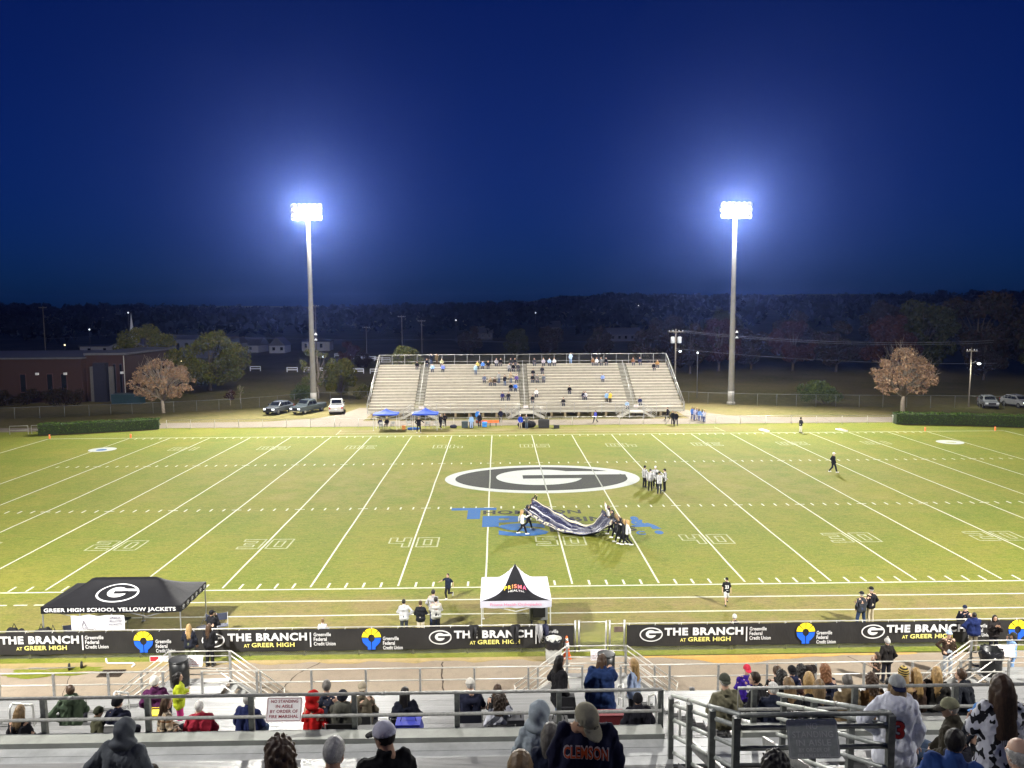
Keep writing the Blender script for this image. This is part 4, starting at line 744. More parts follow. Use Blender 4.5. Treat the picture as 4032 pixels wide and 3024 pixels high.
def on_tent(polys, zfn, sx, cx, cy, ax, ay, mat, name, parent, lift):
    m = MB()
    for p in polys:
        # subdivide by fan rings so that the print follows the cloth
        c = (sum(q[0] for q in p)/len(p), sum(q[1] for q in p)/len(p)); n = len(p); rings = 6; vs = []
        for r_ in range(1, rings+1): vs += [(c[0]+(q[0]-c[0])*r_/rings, c[1]+(q[1]-c[1])*r_/rings) for q in p]
        vs.append(c); f = [(rings*n, k, (k+1) % n) for k in range(n)]
        for r_ in range(rings-1): f += [(r_*n+k, (r_+1)*n+k, (r_+1)*n+(k+1) % n, r_*n+(k+1) % n) for k in range(n)]
        m.quadmesh([(cx+a*ax, cy+b*ay, zfn(cx+a*ax, cy+b*ay)+lift) for a, b in vs], f)
    o = m.build(name, mat, parent, True); fixn(o.data); return o
L_ = 0.022
for nm, polys, mt in (("logo_plate", [ell(0, 0, 1, 1, 48)], INKW), ("logo_ring", [ell(0, 0, .9, .9, 48)], BLKC), ("logo_counter", [ell(-.03, .06, .46, .56, 40), [(.05, .20), (.86, .20), (.80, .42), (.05, .46)]], INKW), ("logo_bar", [[(-.18, -.12), (.47, -.12), (.47, .19), (-.18, .19)]], BLKC)):
    on_tent(polys, z1, 1, -.02, -.78, .92, .50, mt, nm, T1, L_); L_ += .012
text("GREER HIGH SCHOOL YELLOW JACKETS", (-2.82, -1.51, 1.575), (1, 0, 0), (0, 0, 1), 5.6, .22, INKW, T1, .03)
for k in range(6): g_logo((2.99, -1.2+k*.48, 1.70), (0, 1, 0), (0, 0, 1), .26, .19, BLKC, INKW, T1, .004)
# team table skirt below the canopy
SK = empty("banner_cloth", (-22.05, -31.46, .50), 0, "white table banner with dark lettering hanging under the black canopy", "banner"); m = MB(); n = 20
m.quadmesh([(2.25*i/n, .03*math.sin(i*1.1), .42+.64*j-.02*math.sin(i*.7)) for j in (0, 1) for i in range(n+1)], [(i, i+1, n+2+i, n+1+i) for i in range(n)]); part("cloth", m, M((.62, .62, .64), .7, .06, 3, .01, key="banner_cloth"), SK, True)
GRY = M((.22, .20, .24), .6, .05, key="grey_print")
for s_, x_, z_, w_, h_ in (("GREER", 1.62, .92, .5, .10), ("YELLOW", 1.56, .77, .6, .10), ("JACKETS", 1.55, .62, .6, .10)): text(s_, (x_, -.05, z_), (1, 0, 0), (0, 0, 1), w_, h_, M((.10, .09, .13), .6, .05, key="dark_print"), SK, .02)
text("meridance", (.12, -.05, .46), (1, 0, 0), (0, 0, 1), .95, .17, GRY, SK, -.005); sheet([[(.45, .62), (.49, .62), (.55, .80), (.61, .62), (.65, .62), (.55, .90)]], (0, -.05, 0), (1, 0, 0), (0, 0, 1), GRY, SK, "a_emblem")
ft = empty("folding_table", (-21.0, -30.7, 0), 0, "folding table standing under the black canopy behind the white banner", "table"); part("table_top", MB().box(-.95, .95, -.38, .38, .98, 1.02), M((.5, .5, .48), .5, .05, key="table_plastic"), ft)
for x in (-.8, .8):
    for y in (-.3, .3): part("leg", MB().tube([(x, y, 0), (x, y, .98)], .016, 6), GALV, ft)
hip_tent.v = WHC; T2, z2 = hip_tent("medical_tent", (-3.13, -30.0, 0), 3.06, 3.0, 1.98, 3.12, .02, WHC, "white and black peaked medical canopy at midfield behind the fence", LEGW, .30, sag=.22); hip_tent.v = None
m = MB(); N = 24; vs = []   # black triangular panels front and back, curved sides
for j in range(N+1):
    t = j/N; y = -1.5 + 1.5*t; hw = 1.5*(1-t)**1.0 * (1 - .32*math.sin(math.pi*t)); 
    vs += [(-hw + 2*hw*k/10, y, z2(-hw+2*hw*k/10, y) + .014) for k in range(11)]
part("black_panel", m.quadmesh(vs, [(j*11+k, j*11+k+1, (j+1)*11+k+1, (j+1)*11+k) for j in range(N) for k in range(10)]), BLKC, T2, True)
for i, (ch, col) in enumerate(zip("PRISMA", [(.85, .62, .05), (.85, .5, .06), (.82, .36, .10), (.80, .25, .14), (.78, .16, .18), (.72, .12, .24)])):
    lw_ = (.13, .13, .035, .125, .165, .15); x0 = -.50 + sum(lw_[:i]) + .045*i; text(ch, (0, 0, 0), (1, 0, 0), (0, 0, 1), 1, 1, M(col, .6, .03, key="prisma_ink"), T2, .02, warp=lambda u, v, x0=x0: (x0+u*lw_[i], -.92+v*.21, z2(x0+u*.13, -.92+v*.21)+.05))
text("HEALTH.", (0, 0, 0), (1, 0, 0), (0, 0, 1), 1, 1, INKW, T2, .01, warp=lambda u, v: (-.32+u*.70, -1.10+v*.11, z2(-.32+u*.70, -1.10+v*.11)+.045))
text("Prisma Health Orthopedics", (-1.10, -1.545, 1.75), (1, 0, 0), (0, 0, 1), 2.2, .155, INKR, T2, .0)

# ================================================================ NEAR FENCE, BANNERS, GATE
FY = -32.2; NF_ = empty("near_fence", (0, FY, 0), 0, "galvanised chain link fence along the near walkway", "fence")
for (a, b) in ((-28, -.62), (1.45, 28)):
    part("top_rail", MB().tube([(a, 0, 1.21), (b, 0, 1.21)], .026, 8), PIPE, NF_, True)
    for x in np.arange(a, b, 2.28): part("post", MB().tube([(x, .03, 0), (x, .03, 1.2)], .032, 8), PIPE, NF_, True)
for x in (-.66, -.50, .66, .80, 1.42): part("gate_post", MB().tube([(x, 0, 0), (x, 0, 1.36)], .045 if x != .66 else .03, 8), GALV, NF_, True)
part("gate_frame", MB().tube([(-.46, 0, .08), (-.46, 0, 1.30), (.62, 0, 1.30), (.62, 0, .08), (-.46, 0, .08)], .024, 8), PIPE, NF_, True); part("gate_rail", MB().tube([(.84, 0, 1.21), (1.42, 0, 1.21)], .024, 8), PIPE, NF_, True); part("latch_plate", MB().box(.98, 1.36, -.03, .0, .86, 1.08), M((.10, .07, .06), .7, .2, key="brown_plate"), NF_)
wm = chain(MB(), 'y', -28, -.66, .0, .03, .25, .075, .005); chain(wm, 'y', 1.45, 28, .0, .03, .25, .075, .005); chain(wm, 'y', -.44, .60, .0, .1, 1.29, .075, .0035); chain(wm, 'y', .84, 1.42, .0, .1, 1.2, .075, .0035); tag(part("wire_mesh", wm, WIRE, NF_), kind="stuff")
def mat_banner():
    t = NT("banner_vinyl"); v = t.coords(); w = t.noise(t.coords((1.2, 1, .5), (0, R(35), 0)), 2.2, 3); c = t.mix(t.ramp(t.noise(v, .7, 3), .3, .7), (.016, .0155, .016), (.027, .026, .026)); return t.done(c, .5, w, .06, .3)
BNR = mat_banner()
def banner(x0, x1, items, label):
    e = empty("fence_banner", (x0, FY-.06, 0), 0, label, "banner", "advertising banners on the near fence"); n = int((x1-x0)/.16); m = MB(); ww = lambda x: .012*math.sin(x*3.1) + .009*math.sin(x*7.3+1)
    nz = 5; m.quadmesh([((x1-x0)*i/n, ww(x0+(x1-x0)*i/n)*(.3+j/nz), 1.18 - .955*(1-j/nz) + .012*math.sin(i*.9)*(1-j/nz)) for j in range(nz+1) for i in range(n+1)], [(j*(n+1)+i, j*(n+1)+i+1, (j+1)*(n+1)+i+1, (j+1)*(n+1)+i) for j in range(nz) for i in range(n)]); part("vinyl", m, BNR, e, True)
    for k in range(int((x1-x0)/1.1)): part("cable_tie", MB().tube([(.1+k*1.1, -.03, 1.16), (.13+k*1.1, .05, 1.235)], .008, 4), WHITE, e)
    Y0 = -.045
    for kind, a, b in items:
        a -= x0; b -= x0
        if kind == 'G': g_logo(((a+b)/2, Y0+.012, .755), (1, 0, 0), (0, 0, 1), b-a, .62, BNR, INKW, e, .006)
        elif kind == 'T':
            text("THE BRANCH", (a, Y0, .70), (1, 0, 0), (0, 0, 1), b-a, .345, INKW, e, .045); text("AT", (a+(b-a)*.20, Y0, .435), (1, 0, 0), (0, 0, 1), .24, .145, INKY, e, .015); text("GREER HIGH", (a+(b-a)*.30, Y0, .435), (1, 0, 0), (0, 0, 1), (b-a)*.54, .19, INKY, e, .02); part("divider", MB().box(b+.12, b+.17, Y0-.002, Y0+.002, .42, 1.05), INKW, e)
        elif kind in 'UV':
            top = 1.03 if kind == 'U' else .82
            for q, (s_, f) in enumerate((("Greenville", .80), ("Federal", .60), ("Credit Union", 1.0))): text(s_, (a, Y0, top-.155-q*.20), (1, 0, 0), (0, 0, 1), (b-a)*f, .16, INKW, e, .02)
        elif kind == 'S':
            c = (a+b)/2; r = (b-a)/2; z = .79
            for k in range(4):
                t0, t1 = R(3+k*45), R(42+k*45); pts = [(c+r*math.cos(t0+(t1-t0)*q/6), z+r*math.sin(t0+(t1-t0)*q/6)) for q in range(7)] + [(c+r*.34*math.cos(t1+(t0-t1)*q/3), z+r*.34*math.sin(t1+(t0-t1)*q/3)) for q in range(4)]
                sheet([pts], (0, Y0, 0), (1, 0, 0), (0, 0, 1), YEL, e, "sun_ray")
            for s in (-1, 1):
                pts = [(c+s*r, z-.02), (c+s*r*.35, z-.02), (c+s*r*.28, z-.12), (c+s*.015, z-.2), (c+s*.015, z-.52), (c+s*.16, z-.52), (c+s*.16, z-.40), (c+s*r*.62, z-.33), (c+s*r*.9, z-.20)]
                sheet([pts if s < 0 else pts[::-1]], (0, Y0, 0), (1, 0, 0), (0, 0, 1), BLU, e, "open_hand")
    return e
banner(-28.0, -.72, [('G', -25.8, -24.9), ('T', -24.54, -21.3), ('U', -21.05, -20.1), ('S', -19.05, -18.25), ('V', -18.15, -17.35), ('G', -16.25, -15.3), ('T', -15.17, -11.88), ('U', -11.6, -10.7), ('S', -9.6, -8.8), ('V', -8.72, -7.9), ('G', -6.8, -5.85), ('T', -5.75, -2.46), ('U', -2.1, -1.2)], "long black vinyl banner with white lettering, left of the fence gate")
banner(1.5, 28.0, [('G', 2.05, 3.03), ('T', 3.1, 6.43), ('U', 6.7, 7.6), ('S', 8.69, 9.48), ('V', 9.55, 10.37), ('G', 11.46, 12.46), ('T', 12.53, 15.91), ('U', 16.13, 17.0), ('S', 17.75, 18.55), ('V', 18.65, 19.5)], "long black vinyl banner with white lettering, right of the fence gate")
# coats hung over the fence
def coat(x, w, h, mat, label, seed):
    rr = random.Random(seed); e = empty("hung_coat", (x, FY-.1, 1.24), 0, label, "coat"); m = MB(); nx, nz = 8, 10; vs = []
    for s in (1, -1):
        for j in range(nz+1):
            t = j/nz
            for i in range(nx+1):
                u = i/nx; ww = w*(.55+.45*math.sin(math.pi*min(1, t*1.2+.3)))*(1 - .25*t); vs.append(((u-.5)*ww + .04*math.sin(t*5+seed), (-.02-.05*s*(.3+.7*math.sin(math.pi*u)) + .02*math.sin(u*9+seed)), .03 - h*t*(1 if s > 0 else .8) + .05*math.sin(u*7+seed)*t))
    o = len(vs)//2; f = [(q*o+j*(nx+1)+i, q*o+j*(nx+1)+i+1, q*o+(j+1)*(nx+1)+i+1, q*o+(j+1)*(nx+1)+i) for q in (0, 1) for j in range(nz) for i in range(nx)]
    part("cloth", m.quadmesh(vs, f), mat, e, True); part("sleeve", MB().tube([(w*.2, -.08, -.02), (w*.28, -.1, -h*.4), (w*.22, -.1, -h*.85)], [.06, .055, .04], 8), mat, e, True); return e
DK = M((.015, .015, .018), .75, .2, 8, .01, key="dark_cloth"); GRC = M((.30, .30, .31), .8, .15, 8, .01, key="grey_cloth")
coat(-4.95, .44, .6, DK, "black jacket over the fence on the word THE, left of the medical canopy", 1); coat(-3.2, .42, .8, DK, "long black jacket over the fence under the medical canopy's front", 2); coat(-2.17, .30, .75, GRC, "grey jacket over the fence beside the last black jacket", 3); coat(-1.9, .26, .7, M((.02, .022, .05), .75, .2, 8, .01, key="navy_cloth"), "navy jacket over the fence just right of the grey one", 4)
# bins, cone, small stuff by the fence
def drum(loc, r, h, mat, label, bag=False, bagm=BLACK, name="trash_can", tilt=0):
    e = empty(name, loc, 0, label, "trash can"); part("drum", MB().lathe([(r*.93, 0), (r*.96, .02), (r, h*.3), (r*1.02, h*.32), (r, h*.34), (r, h*.62), (r*1.02, h*.64), (r, h*.66), (r, h), (r*.93, h), (r*.9, h*.2), (.01, h*.18)], 22), mat, e, True)
    if bag:
        rs = np.random.RandomState(int(abs(loc[0]*10))); m = MB(); n = 26; rows = [(r*.95, h*.9), (r*1.02, h*1.02), (r*1.1, h*.98), (r*1.12, h*.75), (r*1.08, h*.62)]; vs = []
        for q, (a, z) in enumerate(rows): vs += [((a+rs.normal()*.015)*math.cos(2*math.pi*k/n), (a+rs.normal()*.015)*math.sin(2*math.pi*k/n), z+rs.normal()*.03) for k in range(n)]
        part("bin_bag", m.quadmesh(vs, [(q*n+k, q*n+(k+1) % n, (q+1)*n+(k+1) % n, (q+1)*n+k) for q in range(4) for k in range(n)]), bagm, e, True)
    else: part("rim", MB().lathe([(r*.9, h-.02), (r*1.04, h-.03), (r*1.05, h+.015), (r*.92, h+.02)], 22), mat, e, True)
    return e
BAG = M((.012, .012, .014), .25, .1, key="bag_plastic"); BKD = M((.010, .0105, .011), .38, .15, 6, key="drum_plastic")
drum((-1.62, -33.0, .01), .34, .95, M((.36, .36, .34), .7, .1, key="grey_bin"), "grey bin with a black liner beside the traffic cone", True, BAG)
e = empty("traffic_cone", (-1.06, -32.75, .01), 0, "orange traffic cone with white bands by the fence gate", "traffic cone"); part("base", MB().box(-.18, .18, -.18, .18, 0, .04), ORANGE, e); part("cone", MB().lathe([(.15, .04), (.035, .92), (.02, .93)], 18), ORANGE, e, True); part("reflective_band", MB().lathe([(.1085, .42), (.078, .66)], 18), WHITE, e, True); part("reflective_band", MB().lathe([(.0655, .72), (.051, .83)], 18), WHITE, e, True)
ct = empty("equipment_cart", (-2.05, -29.2, 0), 0, "grey medical cart with a black bag under the white canopy", "cart"); part("cart_body", MB().prism([(-.45, .35), (.45, .35), (.5, .95), (-.4, 1.0)], -.4, .4, 0), M((.20, .21, .22), .5, .1, key="cart_grey"), ct); part("bag", MB().box(-.28, .28, -.62, -.46, .55, .98), BLACK, ct); part("handle", MB().tube([(-.38, .3, .9), (-.38, .5, 1.3), (.38, .5, 1.3), (.38, .3, .9)], .02, 6), PIPE, ct)
for x in (-.32, .32):
    for y in (-.35, .35): part("wheel", MB().tube([(x-.04, y, .17), (x+.04, y, .17)], .17, 14), RUBBER, ct, True)
# ================================================================ NEAR STAND
NS = empty("near_bleachers", (0, -44, 0), 0, "aluminium spectator stand in the foreground with cross aisle and pipe rails", "bleachers")
def nb(m, name, mat, smooth=False): return m.build(name, mat, NS, smooth, loc=(0, 44, 0))
NAI = [-14.95, -.25, 15.0]; NAW = .68; NX0, NX1 = -30.0, 30.0
nsec = list(zip([NX0] + [a+NAW for a in NAI], [a-NAW for a in NAI] + [NX1]))
LY = lambda i: -38.28 - .76*i
LZ = lambda i: 1.36 + .342*i
NALU = [mat_planks("stand_metal", (.23*q, .23*q, .226*q)) for q in (.94, 1.0, 1.05)]; rr = random.Random(4)
NDRK = [mat_planks('deck_shade_metal', (.12*q, .12*q, .12*q)) for q in (.9, 1.1)]  # seat metal darkened for foot planks and risers, row shade as colour
def seatrow(y, z, a, b, drop=.42):
    nb(MB().box(a, b, y-.27, y-.005, z-.045, z), "seat_plank", rr.choice(NALU))
    for k in range(2): nb(MB().box(a, b, y+.01+k*.245, y+.235+k*.245, z-drop-.04, z-drop), "foot_plank", rr.choice(NDRK))
    nb(MB().box(a, b, y-.30, y-.282, z-drop-.02, z-.05), "riser_board", rr.choice(NDRK))
for i in range(16):
    for a, b in nsec: seatrow(LY(i), LZ(i), a, b)
    for ax in NAI:
        for h_ in (0, 1): nb(MB().box(ax-NAW+.02, ax+NAW-.02, LY(i)+.1-h_*.38, LY(i)+.47-h_*.38, LZ(i)-.47+h_*.171, LZ(i)-.42+h_*.171), "aisle_step", rr.choice(NALU))
WZ = .85
for k in range(3): nb(MB().box(NX0, NX1, -38.25+k*.285, -37.975+k*.285, WZ-.05, WZ), "front_walk_plank", NALU[k])
nb(MB().box(NX0, NX1, -37.39, -37.36, .45, WZ-.052), "front_fascia", NALU[0])
def runrail(y, z0, zt, zm, x0, x1, sp, pm, rm, r, hp, nm):
    n = max(1, round((x1-x0)/sp))
    for k in range(n+1): x = x0 + (x1-x0)*k/n; nb(MB().box(x-hp, x+hp, y-hp, y+hp, z0, zt-.01), nm+"_post", pm)
    for z in (zt, zm): nb(MB().tube([(x0-.06, y+hp+.012, z), (x1+.06, y+hp+.012, z)], r, 8), nm, rm, True)
for a, b in nsec: runrail(-37.42, .5, 1.86, 1.42, max(a, -27), min(b, 27), 1.85, GALV, PIPE, .024, .034, "front_rail")
for ax in NAI:
    LOFF[0] = (0, 44, 0); landing(NS, ax+.02, 1.1, -35.85, -37.35, WZ, 1.95, (1.05, .86, .62, .38, .16), ALU, PIPE, GALV)
# cross aisle and its guard rail
for a, b in ((NX0, -.95), (.42, NX1)):
    nb(MB().box(a, b, -50.76, -50.44, 6.72, 7.0), "aisle_kerb", M((.30, .31, .28), .6, .15, 3, key="kerb_metal"))
    n = max(2, round((b-a)/1.83)); xs = [b - k*1.83 for k in range(n)] if b < 0 else [a + .32 + k*1.83 for k in range(n)]
    for x in xs:
        if abs(x) < 24: nb(MB().box(x-.045, x+.045, -50.42, -50.34, 6.3, 7.64), "guard_post", STEEL_D)
    e1 = b if b < 0 else a; o1 = a if b < 0 else b
    nb(MB().tube([(o1, -50.47, 7.67), (e1, -50.47, 7.67), (e1, -50.47, 7.27), (o1, -50.47, 7.27)], .031, 10), "guard_rail", RAILM, True)
    for x in xs[::3]: nb(MB().tube([(x+.5, -50.47, 7.67), (x+.58, -50.47, 7.67)], .036, 10), "rail_coupling", RAILM, True)
for k in range(3): nb(MB().box(NX0, NX1, -51.52+k*.255, -51.275+k*.255, 6.86, 6.91), "cross_aisle_plank", M((.42, .43, .43), .45, .2, 3, metal=.2, key="walk_metal"))
VX0, VX1, VY = -.93, .86, -54.78
UY = lambda j: -51.62 - .76*j
UZ = lambda j: 7.16 + .342*j
for j in range(17):
    for a, b in ((NX0, VX0-1.05), (VX1+.9, NX1)) if j < 5 else ((NX0, NX1),):
        if abs(a) < 40: seatrow(UY(j), UZ(j), max(a, -16), min(b, 16), .40)
    if j < 5:
        for c0, c1 in ((VX0-1.0, VX0-.08), (VX1+.08, VX1+.86)):
            for h_ in (0, 1): nb(MB().box(c0, c1, UY(j)-.02-h_*.38, UY(j)+.36-h_*.38, UZ(j)-.40+h_*.171, UZ(j)-.35+h_*.171), "aisle_step", rr.choice(NALU))
for k in range(12): nb(MB().box(VX0+.06, VX1-.06, -51.80-k*.262, -51.552-k*.262, 6.80, 6.85), "entry_plank", rr.choice(NALU))
nb(MB().box(VX0, VX1, VY-.10, VY-.06, 6.7, 8.5), "entry_shade_panel", M((.08, .08, .085), .7, .2, key="entry_shade"))  # dark sheet for the unlit hole behind the entry, shade as colour
for x in (VX0+.03, VX1-.03): nb(MB().quadmesh([(x, -51.55, 6.7), (x, VY, 6.7), (x, VY, 8.42), (x, -51.55, 6.95)], [(0, 1, 2, 3), (3, 2, 1, 0)][:1]), "entry_side_wall", M((.13, .13, .135), .6, .2, key="entry_side"))
for x in (VX0+.28, VX1-.25): nb(MB().bar((x, -51.3, 7.15), (x, -54.5, 8.25), .05, .16), "stair_stringer", RAILM)
RD = (0, .157, .423, .706, .99); SL = .4516
for x in (VX0, VX1):
    for d in RD: nb(MB().tube([(x, -51.22, 7.94-d), (x, VY, 7.94-d+SL*(-51.22-VY))], .031, 10), "entry_rail", M((.42, .44, .42), .45, .2, 10, metal=.4, key="entry_pipe"), True)
    for yy in (-51.34, -52.55, -53.75, VY): zt = 7.94 + SL*(-51.22-yy); nb(MB().box(x-.04 - (.05 if x < 0 else -.05), x+.04 - (.05 if x < 0 else -.05), yy-.04, yy+.04, 6.6, zt-.03), "entry_post", STEEL_D)
    for yy in (-52.3, -53.4):
        for d in RD[:4]: z = 7.94-d+SL*(-51.22-yy); nb(MB().tube([(x, yy, z), (x, yy-.07, z+.07*SL)], .036, 10), "rail_coupling", RAILM, True)
for d in (0, .162, .423): nb(MB().tube([(VX0-.02, VY+.02, 9.53-d), (VX1+.05, VY+.02, 9.53-d)], .031, 10), "entry_rail", STEEL_D, True)
fire_sign((-.07, VY-.07, 9.27), R(-22), .62, .44, "dark unlit no standing sign on the entry rail in the foreground", PLATE, M((.60, .61, .58), .6, .05, key="sign_grey_ink"), True)
SGL = .66
def loop(x, y, z, L, H, nm="aisle_loop_rail", r=.028, sl=.45):
    p = [(x, y, z)]; n = 5; a = .12
    zt = z + H; p += [(x, y, zt-a)] + [(x, y-a*(1-math.cos(R(90*k/n))), zt-a+a*math.sin(R(90*k/n))) for k in range(1, n+1)]
    ye = y-L; ze = zt + L*sl; p += [(x, ye+a-a*math.sin(R(90*k/n)), ze-a*.2-a*(1-math.cos(R(90*k/n)))) for k in range(0, n+1)] + [(x, ye, z+L*sl)]
    e = nb(MB().tube(p, r, 8), nm, M((.62, .62, .60), .35, .08, metal=.4, key="loop_pipe"), True); nb(MB().tube([(x, y, z+H*.5), (x, ye, z+H*.5+L*sl)], r*.8, 8), "loop_middle_bar", M((.62, .62, .60), .35, .08, metal=.4, key="loop_pipe"), True)
for ax in NAI:
    for i in (1, 4, 7, 10, 13): loop(ax, LY(i)+.05, LZ(i)-.45, .85, .86)
for y_, z_ in ((-55.4, 8.45), (-57.3, 9.25)): loop(.62 if y_ < -56 else 1.25, y_, z_, 1.0, .84)
fire_sign((-15.1, -35.97, 1.58), R(-16), .62, .40, "no standing sign on the left stair landing of the near stand"); fire_sign((-.14, -35.97, 1.60), R(-16), .64, .40, "no standing sign on the middle stair landing, half behind a black trash can"); fire_sign((15.2, -35.97, 1.54), R(-16), .62, .40, "no standing sign on the right stair landing of the near stand"); fire_sign((-7.62, -50.62, 7.48), R(-24), .62, .40, "white no standing sign with red letters on the cross aisle rail")
drum((-15.5, -36.35, WZ), .34, .98, BKD, "black trash drum on the left stair landing", ); drum((.06, -36.4, WZ), .32, .98, BKD, "black trash drum on the middle stair landing"); drum((14.35, -36.4, WZ), .36, .95, BKD, "black bag lined trash drum on the right stair landing", True, BAG)
# press box gate at the far left end of the walkway
g = empty("walkway_gate", (-22.4, -37.0, 0), 0, "chain link side gate with bracing at the left end of the walkway", "gate")
part("gate_post", MB().box(-.06, .06, -.06, .06, 0, 2.0), STEEL_D, g); part("gate_rail", MB().tube([(-2.4, 0, 1.95), (-.02, 0, 1.95)], .03, 8), PIPE, g, True); part("brace", MB().tube([(-2.2, .9, .1), (-.05, .02, 1.2)], .04, 8), PIPE, g, True); tag(part("wire_mesh", chain(MB(), 'y', -2.4, -.06, .0, .1, 1.9, .075, .005), WIRE, g), kind="stuff")
e = empty("kit_trolley", (-21.0, -33.25, 0), R(20), "small two wheeled hand trolley left by the fence", "trolley")
part("handle", MB().tube([(-1.5, -.5, .55), (0, 0, .12)], .02, 6), STEEL_D, e)
for x in (-.22, .22): part("wheel", MB().tube([(x-.03, .1, .14), (x+.03, .1, .14)], .14, 14), RUBBER, e, True)
e = empty("bike_rack_pipe", (-20.0, -32.75, 0), 0, "white bent pipe lying at the foot of the fence", "pipe"); part("pipe", MB().tube([(0, 0, .25), (.02, 0, .08), (.1, -.02, .05), (1.1, -.03, .05), (1.25, -.2, .06), (1.2, -.35, .04)], .03, 8), WHITE, e, True)
e = empty("yard_sign", (-17.9, -32.6, 0), 0, "small red and white sign propped at the foot of the fence", "sign"); part("board", MB().box(-.38, .38, -.02, .0, .02, .26), WHITE, e); part("red_panel", MB().box(-.36, -.02, -.026, -.021, .04, .24), M((.35, .02, .03), .6, .1, key="red_panel"), e)
# things left on the seats
def softbox(m, sx, sy, sz):
    v = [(-1,-1,0),(1,-1,0),(1,1,0),(-1,1,0),(-1.08,-1.08,.45),(1.08,-1.08,.45),(1.08,1.08,.45),(-1.08,1.08,.45),(-.9,-.85,1),(.9,-.85,1),(.9,.85,1),(-.9,.85,1)]
    return m.quadmesh([(a*sx/2, b*sy/2, c*sz) for a, b, c in v], [(3,2,1,0),(0,1,5,4),(1,2,6,5),(2,3,7,6),(3,0,4,7),(4,5,9,8),(5,6,10,9),(6,7,11,10),(7,4,8,11),(8,9,10,11)])
def bag(loc, s, col, label, name="bag", cat="bag", strap=True, rz=0):
    e = empty(name, loc, rz, label, cat); c = M(col, .7, .15, 8, .01, key="bag_cloth"); part("body", softbox(MB(), *s), c, e); part("flap", MB().box(-s[0]*.46, s[0]*.46, -s[1]*.44, s[1]*.44, s[2]*1.0, s[2]*1.06), M(tuple(min(1, x*1.6+.01) for x in s2l(col)), .7, .1, key="bag_flap"), e)
    if strap: part("strap", MB().tube([(-s[0]*.3, 0, s[2]), (-s[0]*.25, 0, s[2]*1.35), (s[0]*.25, 0, s[2]*1.35), (s[0]*.3, 0, s[2])], .012, 6), c, e, True)
    return e
# ================================================================ PEOPLE: smooth distance-field bodies
F32 = np.float32
def smin(a, b, k):
    h = np.clip(.5 + .5*(b-a)/k, 0, 1); return b + (a-b)*h - k*h*(1-h)
def d_cap(P, a, b, ra, rb):
    a = np.array(a, F32); b = np.array(b, F32); ab = b-a; t = np.clip(((P-a) @ ab)/max(1e-9, float(ab @ ab)), 0, 1); q = P - a - t[..., None]*ab
    return np.sqrt((q*q).sum(-1)) - (ra + (rb-ra)*t)
def d_ell(P, c, r):
    q = P - np.array(c, F32); r = np.array(r, F32); k0 = np.sqrt(((q/r)**2).sum(-1)); k1 = np.sqrt(((q/(r*r))**2).sum(-1)) + 1e-6; return k0*(k0-1)/k1
def field(prims, cell, k, pad, disp=None):
    lo = np.full(3, 9.); hi = np.full(3, -9.)
    for p in prims:
        if p[0] == 'c':
            r = max(p[3], p[4]); a = np.minimum(p[1], p[2])-r; b = np.maximum(p[1], p[2])+r
        else: a = np.array(p[1])-np.array(p[2]); b = np.array(p[1])+np.array(p[2])
        lo = np.minimum(lo, a); hi = np.maximum(hi, b)
    lo -= pad+cell*2; hi += pad+cell*2; n = np.ceil((hi-lo)/cell).astype(int)+1
    ax = [(lo[i]+np.arange(n[i])*cell).astype(F32) for i in range(3)]; f = np.full(n, .5, F32)
    for p in prims:
        if p[0] == 'c':
            r = max(p[3], p[4]); a = np.minimum(p[1], p[2])-r; b = np.maximum(p[1], p[2])+r
        else: a = np.array(p[1])-np.array(p[2]); b = np.array(p[1])+np.array(p[2])
        mg = pad + k*1.5 + cell*2; i0 = np.maximum(0, np.floor((a-mg-lo)/cell).astype(int)); i1 = np.minimum(n, np.ceil((b+mg-lo)/cell).astype(int)+1)
        sl = tuple(slice(i0[q], i1[q]) for q in range(3)); P = np.stack(np.meshgrid(*[ax[q][sl[q]] for q in range(3)], indexing='ij'), -1)
        f[sl] = smin(f[sl], d_cap(P, *p[1:5]) if p[0] == 'c' else d_ell(P, p[1], p[2]), k)
    return f - pad, lo, ax
COR = [(0,0,0),(1,0,0),(0,1,0),(1,1,0),(0,0,1),(1,0,1),(0,1,1),(1,1,1)]
EDG = [(0,1),(2,3),(4,5),(6,7),(0,2),(1,3),(4,6),(5,7),(0,4),(1,5),(2,6),(3,7)]
